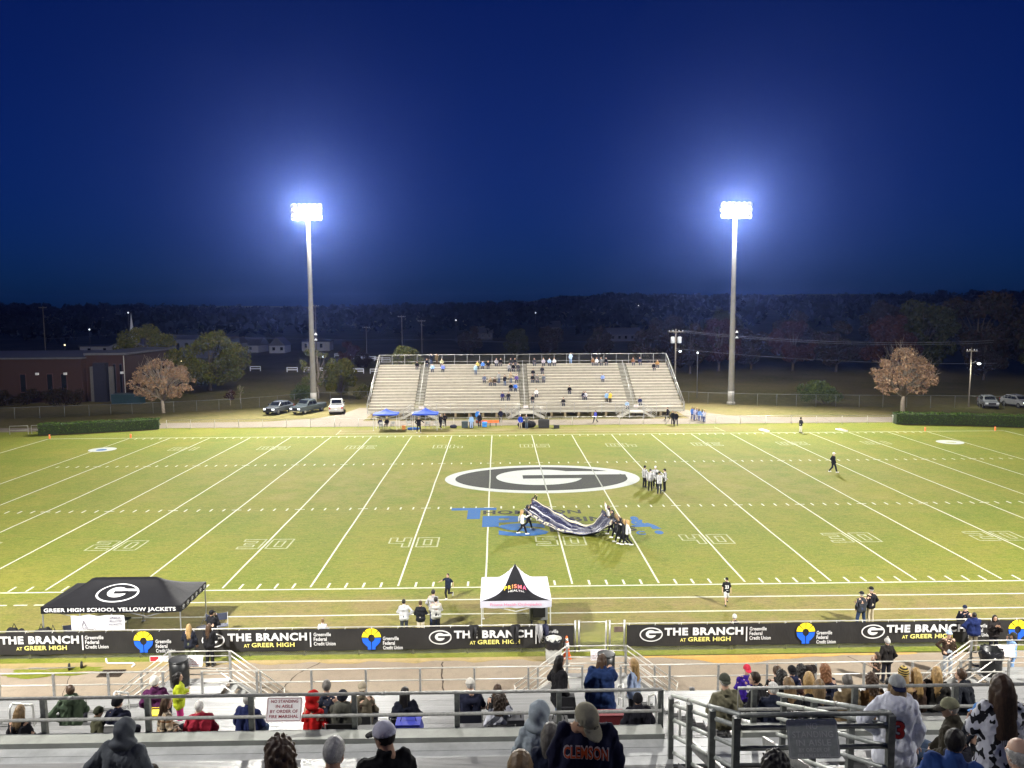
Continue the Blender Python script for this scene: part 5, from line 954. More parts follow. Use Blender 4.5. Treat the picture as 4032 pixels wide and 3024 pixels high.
def snet(f, lo, c):
    s = f < 0; nx, ny, nz = f.shape; cnt = sum(s[i:nx-1+i, j:ny-1+j, k:nz-1+k].astype(np.int8) for i, j, k in COR); act = (cnt > 0) & (cnt < 8)
    ci = np.argwhere(act); idx = np.full(act.shape, -1, np.int32); idx[act] = np.arange(len(ci)); pos = np.zeros((len(ci), 3)); w = np.zeros(len(ci))
    V = [f[ci[:, 0]+a, ci[:, 1]+b, ci[:, 2]+d] for a, b, d in COR]
    for a, b in EDG:
        m = (V[a] < 0) != (V[b] < 0); t = V[a][m]/(V[a][m]-V[b][m]); A = np.array(COR[a]); B_ = np.array(COR[b]); pos[m] += A + (B_-A)*t[:, None]; w[m] += 1
    v = np.array(lo) + (ci + pos/w[:, None])*c; q = []
    for ax in range(3):
        e = [slice(None)]*3; e2 = list(e); e[ax] = slice(0, -1); e2[ax] = slice(1, None); ch = s[tuple(e)] != s[tuple(e2)]; p = np.argwhere(ch); u, w_ = (ax+1) % 3, (ax+2) % 3
        ok = (p[:, u] > 0) & (p[:, w_] > 0) & (p[:, u] < f.shape[u]-1) & (p[:, w_] < f.shape[w_]-1); p = p[ok]
        def cell_(du, dw): r = p.copy(); r[:, u] += du; r[:, w_] += dw; return idx[r[:, 0], r[:, 1], r[:, 2]]
        Q = np.stack([cell_(-1, -1), cell_(0, -1), cell_(0, 0), cell_(-1, 0)], 1); fl = ~s[p[:, 0], p[:, 1], p[:, 2]]; Q[fl] = Q[fl][:, ::-1]; q.append(Q)
    q = np.concatenate(q) if q else np.zeros((0, 4), int); q = q[(q >= 0).all(1)]; return v, q
def wrinkle(ax, amp, fr, seed):
    rs = np.random.RandomState(seed); X, Y, Z = np.meshgrid(*ax, indexing='ij'); o = np.zeros_like(X)
    for i in range(5):
        k = rs.normal(size=3)*fr*(1+.4*i); o += np.sin(X*k[0]+Y*k[1]+Z*k[2]*.8+rs.uniform(0, 6))/(1+.4*i)
    return (o*amp/2.2).astype(F32)
def rotm(yaw=0, pitch=0, roll=0):
    return np.array((Matrix.Rotation(yaw, 3, 'Z') @ Matrix.Rotation(pitch, 3, 'X') @ Matrix.Rotation(roll, 3, 'Y')))
ARMS = {'down': ((.25, -.02, -.29), (.255, .07, -.54)), 'lap': ((.27, .04, -.27), (.11, .27, -.42)), 'cross': ((.25, .06, -.28), (-.06, .21, -.25)), 'hip': ((.38, -.05, -.25), (.19, .08, -.43)), 'pocket': ((.29, -.07, -.28), (.2, .1, -.50)),
        'phone': ((.23, .15, -.26), (.09, .35, -.06)), 'face': ((.25, .12, -.26), (.07, .19, .02)), 'up': ((.30, .12, .16), (.22, .2, .42)), 'fwd': ((.21, .25, -.12), (.16, .48, -.02)), 'back': ((.3, -.14, -.26), (.12, -.2, -.45)), 'swing': ((.26, -.16, -.25), (.27, -.18, -.5)), 'swingf': ((.26, .1, -.27), (.22, .33, -.35)), 'out': ((.40, .02, -.17), (.60, .1, -.28)), 'head': ((.36, .1, .12), (.14, .04, .26))}
def skeleton(pose, H, lean, twist, arms, wid):
    s = H/1.75; J = {}
    if pose == 'sit': hz = .53/s; kn = [(.13, .42, .49/s), (-.13, .42, .49/s)]; an = [(.13, .40, .085), (-.13, .41, .085)]
    elif pose == 'walk': hz = .91; kn = [(.09, .17, .51), (-.09, -.01, .48)]; an = [(.09, .27, .11), (-.09, -.31, .17)]
    elif pose == 'run': hz = .88; kn = [(.09, .16, .47), (-.09, .06, .46)]; an = [(.09, .05, .09), (-.09, -.34, .34)]
    elif pose == 'wide': hz = .90; kn = [(.16, .03, .49), (-.16, .03, .49)]; an = [(.21, -.02, .085), (-.21, -.02, .085)]
    else: hz = .93; kn = [(.095, .02, .50), (-.10, .02, .50)]; an = [(.115, -.01, .085), (-.12, -.02, .085)]
    L = lambda p: tuple(np.array(p)*s); J['pel'] = np.array((0, 0, hz))*s; R_ = rotm(twist, -lean)
    up = lambda p: tuple(J['pel'] + R_ @ (np.array(p)*s)); J['hip'] = [L((.085, 0, hz)), L((-.085, 0, hz))]; J['kn'] = [L(k) for k in kn]; J['an'] = [L(a) for a in an]
    J['che'] = up((0, 0, .34)); J['cl'] = up((.085, 0, .36)); J['cr'] = up((-.085, 0, .36)); J['neck'] = up((0, -.01, .53)); J['head'] = np.array(up((0, .02, .685))); J['sh'] = [up((.160*wid, 0, .458)), up((-.160*wid, 0, .458))]; J['tr'] = up((0, -.01, .50)); J['ab'] = up((0, .01, .16))
    J['el'] = []; J['wr'] = []
    for i, sg in enumerate((1, -1)):
        e, w = ARMS[arms[i]]; J['el'].append(up((sg*e[0]*(.7+.3*wid), e[1], .475+e[2]))); J['wr'].append(up((sg*w[0], w[1], .475+w[2])))
    J['R'] = R_; J['s'] = s; return J
def body_prims(J, wid, hand):
    s = J['s']; p = [('c', (J['hip'][0][0]*.9, 0, J['pel'][2]), (J['hip'][1][0]*.9, 0, J['pel'][2]), .098*s, .098*s), ('c', J['hip'][0], J['cl'], .09*s, .098*s), ('c', J['hip'][1], J['cr'], .09*s, .098*s), ('c', J['cl'], J['cr'], .10*s, .10*s), ('c', J['sh'][0], J['sh'][1], .05*s, .05*s), ('c', J['neck'], tuple(J['head']-np.array((0, 0, .03))), .054*s, .05*s)]
    for i in (0, 1):
        p += [('c', J['sh'][i], J['el'][i], .046*s, .038*s), ('c', J['el'][i], J['wr'][i], .038*s, .027*s), ('c', J['hip'][i], J['kn'][i], .078*s, .055*s), ('c', J['kn'][i], J['an'][i], .053*s, .036*s), ('c', J['an'][i], tuple(np.array(J['an'][i])+np.array((0, .15, -.045))*s), .036*s, .03*s)]
        if hand: d = np.array(J['wr'][i])-np.array(J['el'][i]); d = d/np.linalg.norm(d); p.append(('c', J['wr'][i], tuple(np.array(J['wr'][i])+d*.13*s), .032*s, .02*s))
    return p
def top_prims(J, wid, sleeve, longc):
    s = J['s']; w = wid; hx = J['hip'][0][0]; z0 = J['pel'][2]; sit = J['kn'][0][2] > z0 - .2
    zl = z0 + (-.0 if sit else -.05)*s
    p = [('c', (hx*1.0*w, 0, zl), (-hx*1.0*w, 0, zl), .110*s*(.5+.5*w), .110*s*(.5+.5*w)), ('c', (hx*.95*w, 0, zl), tuple(np.array(J['cl'])*np.array((w, 1, 1))), .110*s*(.6+.4*w), .104*s*(.6+.4*w)), ('c', (-hx*.95*w, 0, zl), tuple(np.array(J['cr'])*np.array((w, 1, 1))), .110*s*(.6+.4*w), .104*s*(.6+.4*w)), ('c', J['cl'], J['cr'], .106*s, .106*s), ('c', J['sh'][0], J['sh'][1], .043*s, .043*s), ('c', J['tr'], J['neck'], .07*s, .056*s)]
    if longc: p.append(('c', (hx*w, 0, zl-.16*s), (-hx*w, 0, zl-.16*s), .13*s*w, .13*s*w))
    for i in (0, 1):
        a, b, c = np.array(J['sh'][i]), np.array(J['el'][i]), np.array(J['wr'][i])
        if sleeve > .5: p += [('c', tuple(a), tuple(b), .046*s, .046*s), ('c', tuple(b), tuple(b+(c-b)*.97), .046*s, .036*s)]
        elif sleeve > 0: p.append(('c', tuple(a), tuple(a+(b-a)*.75), .05*s, .055*s))
    return p
def bottom_prims(J, shorts):
    s = J['s']; p = [('c', (J['hip'][0][0]*.85, 0, J['pel'][2]+.02), (J['hip'][1][0]*.85, 0, J['pel'][2]+.02), .112*s, .112*s)]
    for i in (0, 1):
        h, k, a = np.array(J['hip'][i]), np.array(J['kn'][i]), np.array(J['an'][i]); p.append(('c', tuple(h), tuple(h+(k-h)*(.92 if shorts else 1)), .088*s, .072*s if shorts else .064*s))
        if not shorts: p.append(('c', tuple(k), tuple(k+(a-k)*.93), .064*s, .052*s))
    return p
def head_field(style, lod, c):
    """signed fields on the head grid, face towards +y, origin at the head centre"""
    lo = np.array((-.19, -.22, -.46 if 'long' in style else -.22)); hi = np.array((.19, .24, .22)); n = np.ceil((hi-lo)/c).astype(int)+1; ax = [(lo[i]+np.arange(n[i])*c).astype(F32) for i in range(3)]
    return np.stack(np.meshgrid(*ax, indexing='ij'), -1), lo, ax
def head_mesh(c):
    P, lo, ax = head_field('', 0, c); f = d_ell(P, (0, -.012, .022), (.074, .094, .100))
    f = smin(f, d_ell(P, (0, .030, -.045), (.056, .058, .072)), .03); f = smin(f, d_cap(P, (0, .085, .0), (0, .100, -.028), .011, .015), .012); f = smin(f, d_ell(P, (0, .075, .022), (.052, .016, .012)), .015); f = smin(f, d_ell(P, (0, .082, -.066), (.026, .010, .011)), .012); f = smin(f, d_ell(P, (0, .070, -.095), (.024, .02, .02)), .02)
    for s in (-1, 1):
        f = smin(f, d_ell(P, (s*.076, -.004, -.008), (.010, .020, .032)), .008); f = -smin(-f, d_ell(P, (s*.030, .092, .004), (.018, .012, .010)), .01)
    f = smin(f, d_cap(P, (0, -.02, -.06), (0, -.03, -.17), .053, .056), .03); return snet(f, lo, c)
def hair_mesh(st, c, seed):
    P, lo, ax = head_field(st, 0, c); x, y, z = P[..., 0], P[..., 1], P[..., 2]; rs = np.random.RandomState(seed)
    strand = (np.sin(x*170+np.sin(z*18+seed)*1.6)*.5+np.sin(y*140+z*24)*.5)*.0035; t = .013
    if 'curly' in st: t = .030; strand = strand*2.4 + np.sin(x*75+seed)*np.sin(y*80)*np.sin(z*70)*.014
    f = d_ell(P, (0, -.014, .024), (.074+t, .094+t, .100+t)); face = np.maximum(y - (.052 - .25*np.maximum(0, z-.02)) - (.0 if z is None else 0), z - (.075 if 'bald' not in st else .02))
    fr = (y > .05+.35*(z-.06)) & (z < .085); low = z < (-.075 + .25*np.maximum(0, y+.02) if False else -.078); f = np.maximum(f, np.where(fr, .03, -.05)*1.0); f = np.maximum(f, -(z+.085) - np.maximum(0, -y-.02)*.0)
    if 'bald' in st: f = np.maximum(f, z - .045)
    if 'long' in st or 'curly' in st:
        L = -.36 if 'long' in st else -.17
        if 'mid' in st: L = -.24
        f = smin(f, d_cap(P, (.03, -.075, -.03), (.04, -.105, L), .06, .055), .03); f = smin(f, d_cap(P, (-.03, -.075, -.03), (-.04, -.105, L), .06, .055), .03)
        for s in (-1, 1): f = smin(f, d_cap(P, (s*.075, -.02, .0), (s*.085, -.03, L*.85), .032, .03), .02)
    if 'pony' in st: f = smin(f, d_cap(P, (0, -.12, .04), (0, -.16, -.12), .036, .022), .02)
    if 'bun' in st: f = smin(f, d_ell(P, (0, -.09, .10), (.045, .045, .042)), .015)
    return snet(f + strand, lo, c)
def hat_mesh(st, c):
    P, lo, ax = head_field('', 0, c); x, y, z = P[..., 0], P[..., 1], P[..., 2]; parts = {}
    if st[0] == 'b' and st != 'bcap':  # beanie
        f = d_ell(P, (0, -.014, .035), (.093, .112, .112)); f = np.maximum(f, -(z - .012 - .25*y)); f = smin(f, np.maximum(np.abs(z-.03-.25*y)-.022, d_ell(P, (0, -.014, .03), (.099, .118, .16))), .008); f = f + np.sin(x*230)*.0014
        if 'pom' in st: f = smin(f, d_ell(P, (0, -.02, .165), (.035, .035, .035)), .01)
        parts['beanie'] = f
    elif 'cap' in st:
        s = -1 if st == 'bcap' else 1; f = np.maximum(d_ell(P, (0, -.012, .03), (.088, .106, .100)), -(z - .018)); f = np.maximum(f, -d_ell(P, (0, -.012, .02), (.078, .096, .09))); f = smin(f, d_ell(P, (0, -.012, .128), (.012, .012, .008)), .006); parts['cap_crown'] = f
        zc = .030 - (y*s-.09)*.28 - x*x*3.0; g = np.maximum(np.abs(z-zc)-.007, d_ell(P*np.array((1, s, 0), F32), (0, .082, 0), (.074, .098, .2))); parts['cap_brim'] = np.maximum(g, -(y*s-.06))
    elif st == 'hood':
        f = d_ell(P, (0, -.03, .008), (.112, .132, .140)); f = smin(f, d_ell(P, (0, -.05, -.135), (.155, .115, .075)), .06); f = -smin(-f, d_ell(P, (0, .12, -.01), (.078, .11, .105)), .02); f = np.maximum(f, -d_ell(P, (0, .03, -.01), (.083, .11, .115))); parts['hood'] = f + np.sin(x*38+z*25)*.004 + np.sin(y*55+z*40+x*20)*.003
    elif st == 'cowboy':
        f = np.maximum(d_ell(P, (0, -.01, .05), (.088, .11, .11)), -(z-.04)); f = -smin(-f, d_ell(P, (0, -.01, .17), (.03, .09, .035)), .02); parts['hat_crown'] = f; zc = .045 + x*x*3.6 - .2*y*y; parts['hat_brim'] = np.maximum(np.abs(z-zc)-.007, d_ell(P*np.array((1, 1, 0), F32), (0, 0, 0), (.155, .20, .2)))
    return {k: snet(v, lo, c) for k, v in parts.items()}
def hand_mesh(curl, c=.0065):
    pr = [('e', (.0, .05, 0), (.042, .052, .017)), ('c', (0, -.02, 0), (0, .03, 0), .026, .03)]
    for k, (x, L) in enumerate(((-.030, .062), (-.010, .075), (.011, .070), (.031, .054))):
        a = np.array((x, .088, 0)); b = a + np.array((x*.1, L*.5*math.cos(curl*.6), -L*.5*math.sin(curl*.6))); d = b + np.array((0, L*.5*math.cos(curl*1.5), -L*.5*math.sin(curl*1.5))); pr += [('c', tuple(a), tuple(b), .0095, .0088), ('c', tuple(b), tuple(d), .0088, .0075)]
    pr += [('c', (.034, .03, -.004), (.058, .062, -.016), .0125, .0105), ('c', (.058, .062, -.016), (.064, .092, -.024), .0105, .0085)]
    f, lo, ax = field(pr, c, .006, 0); return snet(f, lo, c)
HC = {}; PJ = {}
def cached(key, fn):
    if key not in HC: HC[key] = fn()
    return HC[key]
def merge(ms):
    V = []; Q = []; o = 0
    for v, q in ms: V.append(v); Q.append(q+o); o += len(v)
    return np.concatenate(V), np.concatenate(Q)
SKIN = {'w': (.52, .33, .24), 't': (.42, .25, .17), 'b': (.10, .052, .033), 'm': (.26, .145, .09), 'p': (.60, .41, .33)}
HAIRC = {'black': (.012, .010, .009), 'brown': (.06, .033, .018), 'dbrown': (.03, .018, .011), 'blonde': (.34, .22, .09), 'grey': (.42, .41, .39), 'white': (.62, .60, .57), 'ginger': (.22, .10, .045), 'dgrey': (.12, .11, .10), 'sand': (.20, .13, .065)}
EYEW = M((.5, .48, .45), .3, 0, key="eye_white"); EYED = M((.02, .012, .008), .2, 0, key="eye_dark"); LIP = M((.30, .10, .085), .5, 0, key="lip")
def clothm(c, rough=.85, bump=.006):
    if isinstance(c, bpy.types.Material): return c
    return M(c, rough, .16, 7, bump, 60, spec=.15, key="cloth")
def skinm(k): return M(SKIN[k], .5, .08, 12, spec=.35, key="skin")
def hairm(k): return M(HAIRC[k], .5, .3, 30, .004, 90, spec=.4, key="hair")
STM = {}
def strandm(k):
    if k not in STM:
        c = HAIRC[k]; t = NT("hair_strand"); g = t.n("NewGeometry"); STM[k] = t.done(t.mix(g.outputs["Random Per Island"], tuple(x*.55 for x in c), tuple(min(1, x*1.7+.01) for x in c)), .45, spec=.4)
    return STM[k]
def strands(hv, HP, style, hc, sd, s, parent):
    rs = np.random.RandomState(sd); n = 520 if 'long' in style or 'curly' in style else 380; p = hv[rs.randint(0, len(hv), n)]; o = p - HP; o[:, 2] *= .4; o /= np.linalg.norm(o, axis=1)[:, None] + 1e-6
    long_ = 'long' in style; L = (.10 if long_ else .05 if 'curly' in style else .022)*s; dn = np.array((0, 0, -1.)); vs = []; w = .0022*s; sd_ = np.cross(o, dn); sd_ /= np.linalg.norm(sd_, axis=1)[:, None] + 1e-6; cur = p + o*.001
    for k in range(5):
        t = k/4; j = rs.normal(0, .006*s if 'curly' in style else .0025*s, (n, 3)); d = dn*(.9 if long_ else .5) + o*(.16 if long_ else .5)*(1-t); q = p + o*.002 + d*L*t + j*t; vs.append(np.stack([q - sd_*w*(1-t*.8), q + sd_*w*(1-t*.8)], 1))
    V = np.stack(vs, 1).reshape(-1, 3); b = np.arange(n)[:, None, None]*10; k = np.arange(4)[None, :, None]*2; Q = (b + k + np.array([0, 1, 3, 2])[None, None, :]).reshape(-1, 4)
    tag(link("loose_strands", npmesh("loose_strands", V, Q, strandm(hc)), parent), kind="stuff")
def person(loc, rz=0, pose='stand', H=1.75, top=(.02, .02, .02), bot=(.02, .02, .03), shoe=(.05, .05, .05), hair='short', hc='dbrown', hat=None, hatc=(.02, .02, .02), hatc2=None, skin='w', arms=('down', 'down'), lean=0, twist=0, hyaw=0, hpitch=0, wid=1.0, sleeve=1, thick=.0, hooded=False, longc=False, shorts=False, lod='m', label="", group=None, jname="jacket", seed=None, hoff=(0, 0, 0), hair_s=1.0):
    sd = int(abs(loc[0]*97+loc[1]*31)) % 9973 if seed is None else seed
    e = empty("person", loc, R(rz), label, "person", group); J = skeleton(pose, H, R(lean), R(twist), arms, wid); s = J['s']
    cb, ct, chh, near = {'n': (.026, .0155, .0095, True), 'm': (.034, .025, .0155, False), 'f': (.045, .038, .024, False)}[lod]
    sm = skinm(skin); key = (pose, round(H, 2), lean, twist, arms, round(wid, 2), lod, near)
    HR = rotm(R(twist+hyaw), R(-hpitch)); HP = J['head'] = J['head'] + J['R'] @ (np.array(hoff)*s)
    def body():
        f, lo, ax = field(body_prims(J, wid, not near), cb, .035*s, 0); ms = [snet(f, lo, cb)]
        return ms
    ms = list(cached(('B',)+key, body)); v, q = cached(('H', chh), lambda: head_mesh(chh)); ms.append(((v*s) @ HR.T + HP, q))
    if near:
        for i, sg in enumerate((1, -1)):
            v, q = cached(('hand',), lambda: hand_mesh(.55)); v = v.copy(); 
            if sg < 0: v = v*np.array((-1, 1, 1)); q = q[:, ::-1]
            d = np.array(J['wr'][i])-np.array(J['el'][i]); d /= np.linalg.norm(d); n_ = np.cross(d, (1, 0, 0)) if abs(d[0]) < .9 else np.cross(d, (0, 0, 1)); n_ /= np.linalg.norm(n_); n_ = -n_ if n_[1] < 0 and abs(d[2]) > .5 else n_; x_ = np.cross(d, n_); ms.append(((v*s) @ np.stack([x_, d, n_]) + np.array(J['wr'][i]), q))
    v, q = merge(ms); b = link("body", npmesh("body", v, q, sm), e)
    if lod != 'f':   # eyes and mouth
        for sg in (-1, 1):
            m = MB(); m.lathe([(.0005, -.009), (.0075, -.0055), (.0105, 0), (.0075, .0055), (.0005, .009)], 8); o = m.build("eye", EYED, e, True); o.location = HP + HR @ (np.array((sg*.030, .081, .004))*s); o.scale = (s, s*.7, s*.8)
        o = MB().lathe([(.0005, -.006), (.02, 0), (.0005, .006)], 8).build("mouth", LIP, e, True); o.location = HP + HR @ (np.array((0, .086, -.066))*s); o.scale = (s, s*.4, s)
    def top_():
        pr = top_prims(J, wid, sleeve, longc)
        if hooded and hat != 'hood':
            c = np.array(J['neck']); Rr = J['R']; pr += [('e', tuple(c + Rr @ (np.array((0, -.085, -.03))*s)), (.125*s, .065*s, .10*s)), ('c', tuple(c + Rr @ (np.array((.09, -.02, .02))*s)), tuple(c + Rr @ (np.array((-.09, -.02, .02))*s)), .045*s, .045*s)]
        f, lo, ax = field(pr, ct, .03*s, .010+thick); f = f + wrinkle(ax, .013 if lod == 'n' else .007, 17, sd % 7) + (np.abs(wrinkle(ax, .016, 30, sd % 7 + 20)) if lod == 'n' else 0); return snet(f, lo, ct)
    v, q = cached(('T',)+key+(sleeve, thick, hooded and hat != 'hood', longc, sd % 7), top_); link(jname, npmesh(jname, v, q, clothm(top)), e)
    v, q = cached(('P',)+key+(shorts,), lambda: (lambda r: snet(r[0] + wrinkle(r[2], .006, 20, 3), r[1], ct))(field(bottom_prims(J, shorts), ct, .03*s, .006))); link("shorts" if shorts else "trousers", npmesh("trousers", v, q, clothm(bot)), e)
    for i in (0, 1):
        a = np.array(J['an'][i]); fl = a[2] > .2*s; f, lo, ax = field([('c', tuple(a+np.array((0, -.03, -.035))*s), tuple(a+np.array((0, .17, -.05))*s), .046*s, .038*s)] if not fl else [('c', tuple(a+np.array((0, -.05, .0))*s), tuple(a+np.array((0, -.02, -.19))*s), .046*s, .038*s)], .022 if lod != 'f' else .04, .02, .004); link("shoe", npmesh("shoe", *snet(f, lo, .022 if lod != 'f' else .04), clothm(shoe, .6)), e)
    if hair and hat not in ('hood',) and hair != 'none':
        hq = hair; v, q = cached(('hair', hq, chh, sd % 3), lambda: hair_mesh(hq, chh, sd % 3)); sc = hair_s if not hat else .985; HL = HR if 'long' not in hair else rotm(R(twist+hyaw*.8), R(-hpitch*.35)); hv = ((v*s*sc) @ HL.T) + HP; ho_ = link("hair", npmesh("hair", hv, q, hairm(hc)), e)
        if near and hat is None: strands(hv, HP, hair, hc, sd, s, ho_)
    if hat:
        for nm, (v, q) in cached(('hat', hat, chh), lambda: hat_mesh(hat, chh)).items(): link(nm, npmesh(nm, ((v*s*1.09) @ HR.T) + HP, q, clothm(hatc2 if (nm == 'cap_brim' and hatc2 is not None) else hatc, .8)), e)
    PJ[label] = (e, J, wid, thick); return e, J
def stripes(name, ax, per, a, b, duty=.5, wob=0):
    t = NT(name); sx = t.n("SeparateXYZ"); t.l(t.coords(), sx.inputs[0]); f = t.math('FRACT', t.math('DIVIDE', t.math('ADD', sx.outputs[ax], 5.0), per)); return t.done(t.mix(t.math('GREATER_THAN', f, duty), a, b), .85)
REF = stripes("striped_shirt", 0, .10, (.66, .66, .68), (.012, .012, .015), .52); GOLDSTRIPE = stripes("gold_knit", 2, .05, (.012, .011, .01), (.50, .36, .10), .55)
def cowm():
    t = NT("cow_print"); v = t.coords((1, 1, .75)); f = t.noise(v, 13.0, 1.0, .4); return t.done(t.mix(t.math('GREATER_THAN', f, .545), (.62, .63, .68), (.012, .012, .016)), .9, t.noise(v, 60), .006)
COW = cowm()
def plaidm():
    t = NT("plaid_coat"); sx = t.n("SeparateXYZ"); t.l(t.coords(), sx.inputs[0]); c = (.34, .26, .17)
    for ax, per, d, col in ((0, .13, .8, (.02, .018, .016)), (2, .14, .8, (.02, .018, .016)), (0, .065, .88, (.55, .50, .42)), (2, .21, .9, (.25, .10, .03))):
        f = t.math('FRACT', t.math('DIVIDE', t.math('ADD', sx.outputs[ax], 5.0), per)); c = t.mix(t.math('MULTIPLY', t.math('GREATER_THAN', f, d), .8), c, col)
    return t.done(c, .9)
PLAID = plaidm()
def gwm():
    t = NT("grey_white_shell"); sx = t.n("SeparateXYZ"); t.l(t.coords(), sx.inputs[0]); k = t.math('ADD', sx.outputs[2], t.math('ABSOLUTE', sx.outputs[0])); f = t.math('FRACT', t.math('DIVIDE', k, .26)); return t.done(t.mix(t.math('GREATER_THAN', f, .5), (.52, .53, .60), (.09, .095, .12)), .8)
GREYWHITE = gwm()
# ================================================================ THE CROWD (positions in metres)
person((-12.76, -49.82, 5.92), -12, 'sit', 1.57, top=(.012, .012, .016), hair='longmid', hc='sand', arms=('lap', 'lap'), twist=5, hyaw=-6, hpitch=10, lean=6, lod='n', label='blonde haired woman in black vest with cream sleeves, leftmost on the lower rows')
person((-13.52, -46.78, 4.69), 12, 'sit', 1.77, top=(.045, .065, .04), hair='short', hc='brown', hooded=True, thick=.02, wid=1.12, arms=('lap', 'hip'), twist=11, hyaw=26, hpitch=-2, lean=6, lod='n', label='man in bulky green hooded fleece sitting by the left loop rail')
person((-11.34, -49.82, 6.01), -60, 'sit', 1.26, top=(.06, .06, .035), hat='beanie', hatc=(.05, .055, .035), thick=.015, hyaw=-10, arms=('lap', 'lap'), twist=12, hpitch=16, lean=6, lod='n', label='child in olive knit cap and olive coat, looking right')
person((-10.95, -49.82, 6.06), -14, 'sit', 1.57, top=(.012, .014, .03), hat='beanie', hatc=(.008, .008, .01), thick=.015, wid=1.1, arms=('lap', 'lap'), twist=10, hyaw=-16, hpitch=-2, lean=6, lod='n', label='person in black knit cap and dark navy coat beside the child in olive')
person((-12.68, -44.50, 3.67), 0, 'sit', 1.93, top=(.06, .012, .05), hat='beanie', hatc=(.55, .53, .48), thick=.03, wid=1.1, arms=('lap', 'lap'), twist=14, hyaw=-16, hpitch=-2, lean=6, lod='n', label='person in purple puffer and cream knit cap with a yellow bag behind')
person((-11.31, -46.27, 4.60), -70, 'stand', 1.50, top=(.36, .42, .02), bot=(.50, .04, .18), shoe=(.3, .3, .3), hair='longpony', hc='black', arms=('cross', 'cross'), thick=.02, lod='n', label='girl in lime green jacket and pink trousers standing in the left aisle')
person((-10.09, -49.82, 6.06), -50, 'sit', 1.57, top=PLAID, hair='longx', hc='brown', hyaw=-20, thick=.012, arms=('lap', 'lap'), twist=-3, hpitch=16, lean=6, lod='n', label='woman with long brown hair in a tan plaid coat, head turned right')
person((-9.43, -49.82, 5.95), 0, 'sit', 1.57, top=(.30, .02, .04), hair='short', hc='white', thick=.025, wid=1.15, arms=('lap', 'lap'), twist=13, hyaw=-16, hpitch=16, lean=6, lod='n', label='white haired person in a red and navy jacket beside the plaid coat')
person((-8.55, -49.82, 6.06), -18, 'sit', 1.60, top=(.012, .018, .07), bot=(.06, .09, .16), hair='short', hc='grey', hyaw=-20, thick=.02, wid=1.2, arms=('lap', 'lap'), twist=3, hpitch=-2, lean=6, lod='n', label='grey haired man in a dark navy pullover left of the white warning sign')
person((-7.34, -49.82, 6.06), -30, 'sit', 1.67, top=(.36, .008, .008), hat='hood', hatc=(.36, .008, .008), hyaw=-35, skin='t', arms=('lap', 'lap'), twist=4, hpitch=4, lean=6, lod='n', label='person in a bright red hooded sweatshirt right of the white warning sign')
person((-7.63, -47.54, 5.03), 0, 'sit', 1.91, top=(.014, .016, .028), hair='short', hc='dgrey', wid=1.15, arms=('lap', 'lap'), twist=-14, hyaw=26, hpitch=4, lean=6, lod='n', label='man with dark grey hair in a black jacket behind the red hood')
person((-6.78, -49.82, 6.06), 0, 'sit', 1.65, top=(.075, .075, .062), hat='beanie', hatc=(.012, .014, .022), hooded=True, thick=.02, wid=1.2, arms=('lap', 'lap'), twist=-1, hyaw=-6, hpitch=4, lean=6, lod='n', label='man in dark knit cap and grey olive hooded top by the guard post')
person((-6.83, -47.54, 5.03), -10, 'sit', 1.78, top=(.10, .085, .06), hat='bcap', hatc=(.30, .26, .19), hair='short', hc='sand', wid=1.15, arms=('lap', 'lap'), twist=13, hyaw=5, hpitch=4, lean=6, lod='n', label='man in tan cap and olive brown pullover sitting in a stadium seat')
person((-5.70, -49.06, 5.72), 0, 'sit', 1.69, top=(.010, .012, .022), hair='longx', hc='black', thick=.02, arms=('lap', 'lap'), twist=10, hyaw=-28, hpitch=4, lean=6, lod='n', label='woman with long black hair in a navy jacket behind the blue cooler')
person((-4.48, -47.54, 5.03), 0, 'sit', 1.87, top=(.012, .014, .03), hat='cap', hatc=(.55, .53, .48), hatc2=(.015, .015, .015), hair='short', hc='grey', sleeve=.4, wid=1.15, arms=('lap', 'lap'), twist=5, hyaw=14, hpitch=16, lean=6, lod='n', label='person in cream and black cap and short sleeved navy shirt')
person((-3.90, -48.30, 5.38), 0, 'sit', 1.67, top=(.013, .013, .014), hair='longx', hc='brown', hooded=True, wid=1.05, arms=('phone', 'phone'), twist=-10, hyaw=-16, hpitch=-2, lean=6, lod='n', label='woman with long brown hair in black hooded top holding both hands up')
person((-3.82, -49.82, 5.99), 0, 'sit', 1.57, top=GREYWHITE, hair='curlymid', hc='dbrown', thick=.025, wid=1.15, hair_s=1.2, arms=('lap', 'lap'), twist=13, hyaw=-28, hpitch=4, lean=6, lod='n', label='woman with bushy dark curls in a white and grey jacket by the rail')
person((-2.56, -47.74, 5.35), -70, 'stand', 1.72, top=(.010, .010, .012), bot=(.05, .08, .15), hair='longx', hc='black', thick=.03, longc=True, arms=('pocket', 'pocket'), skin='t', lod='n', label='woman with long black hair and black coat standing with a backpack')
person((-1.64, -47.57, 5.09), -12, 'stand', 1.85, top=(.010, .025, .085), bot=(.01, .02, .05), hair='longmid', hc='brown', thick=.04, wid=1.25, longc=True, arms=('fwd', 'down'), hpitch=25, hyaw=-20, lean=20, lod='n', label='person in a navy puffer coat bending forward at the aisle')
person((-0.83, -47.01, 5.01), 60, 'stand', 1.62, top=(.30, .37, .52), bot=(.012, .012, .014), hair='longx', hc='blonde', arms=('down', 'hip'), thick=.012, lod='n', label='blonde girl in a pale blue sweatshirt standing in the middle aisle')
person((-1.23, -49.82, 5.96), 0, 'sit', 1.57, top=(.012, .012, .018), hair='short', hc='black', hat='beanie', hatc=(.01, .01, .013), thick=.035, wid=1.2, arms=('lap', 'lap'), twist=10, hyaw=-16, hpitch=4, lean=6, lod='n', label='person in black knit cap and black coat at the end of the guard rail')
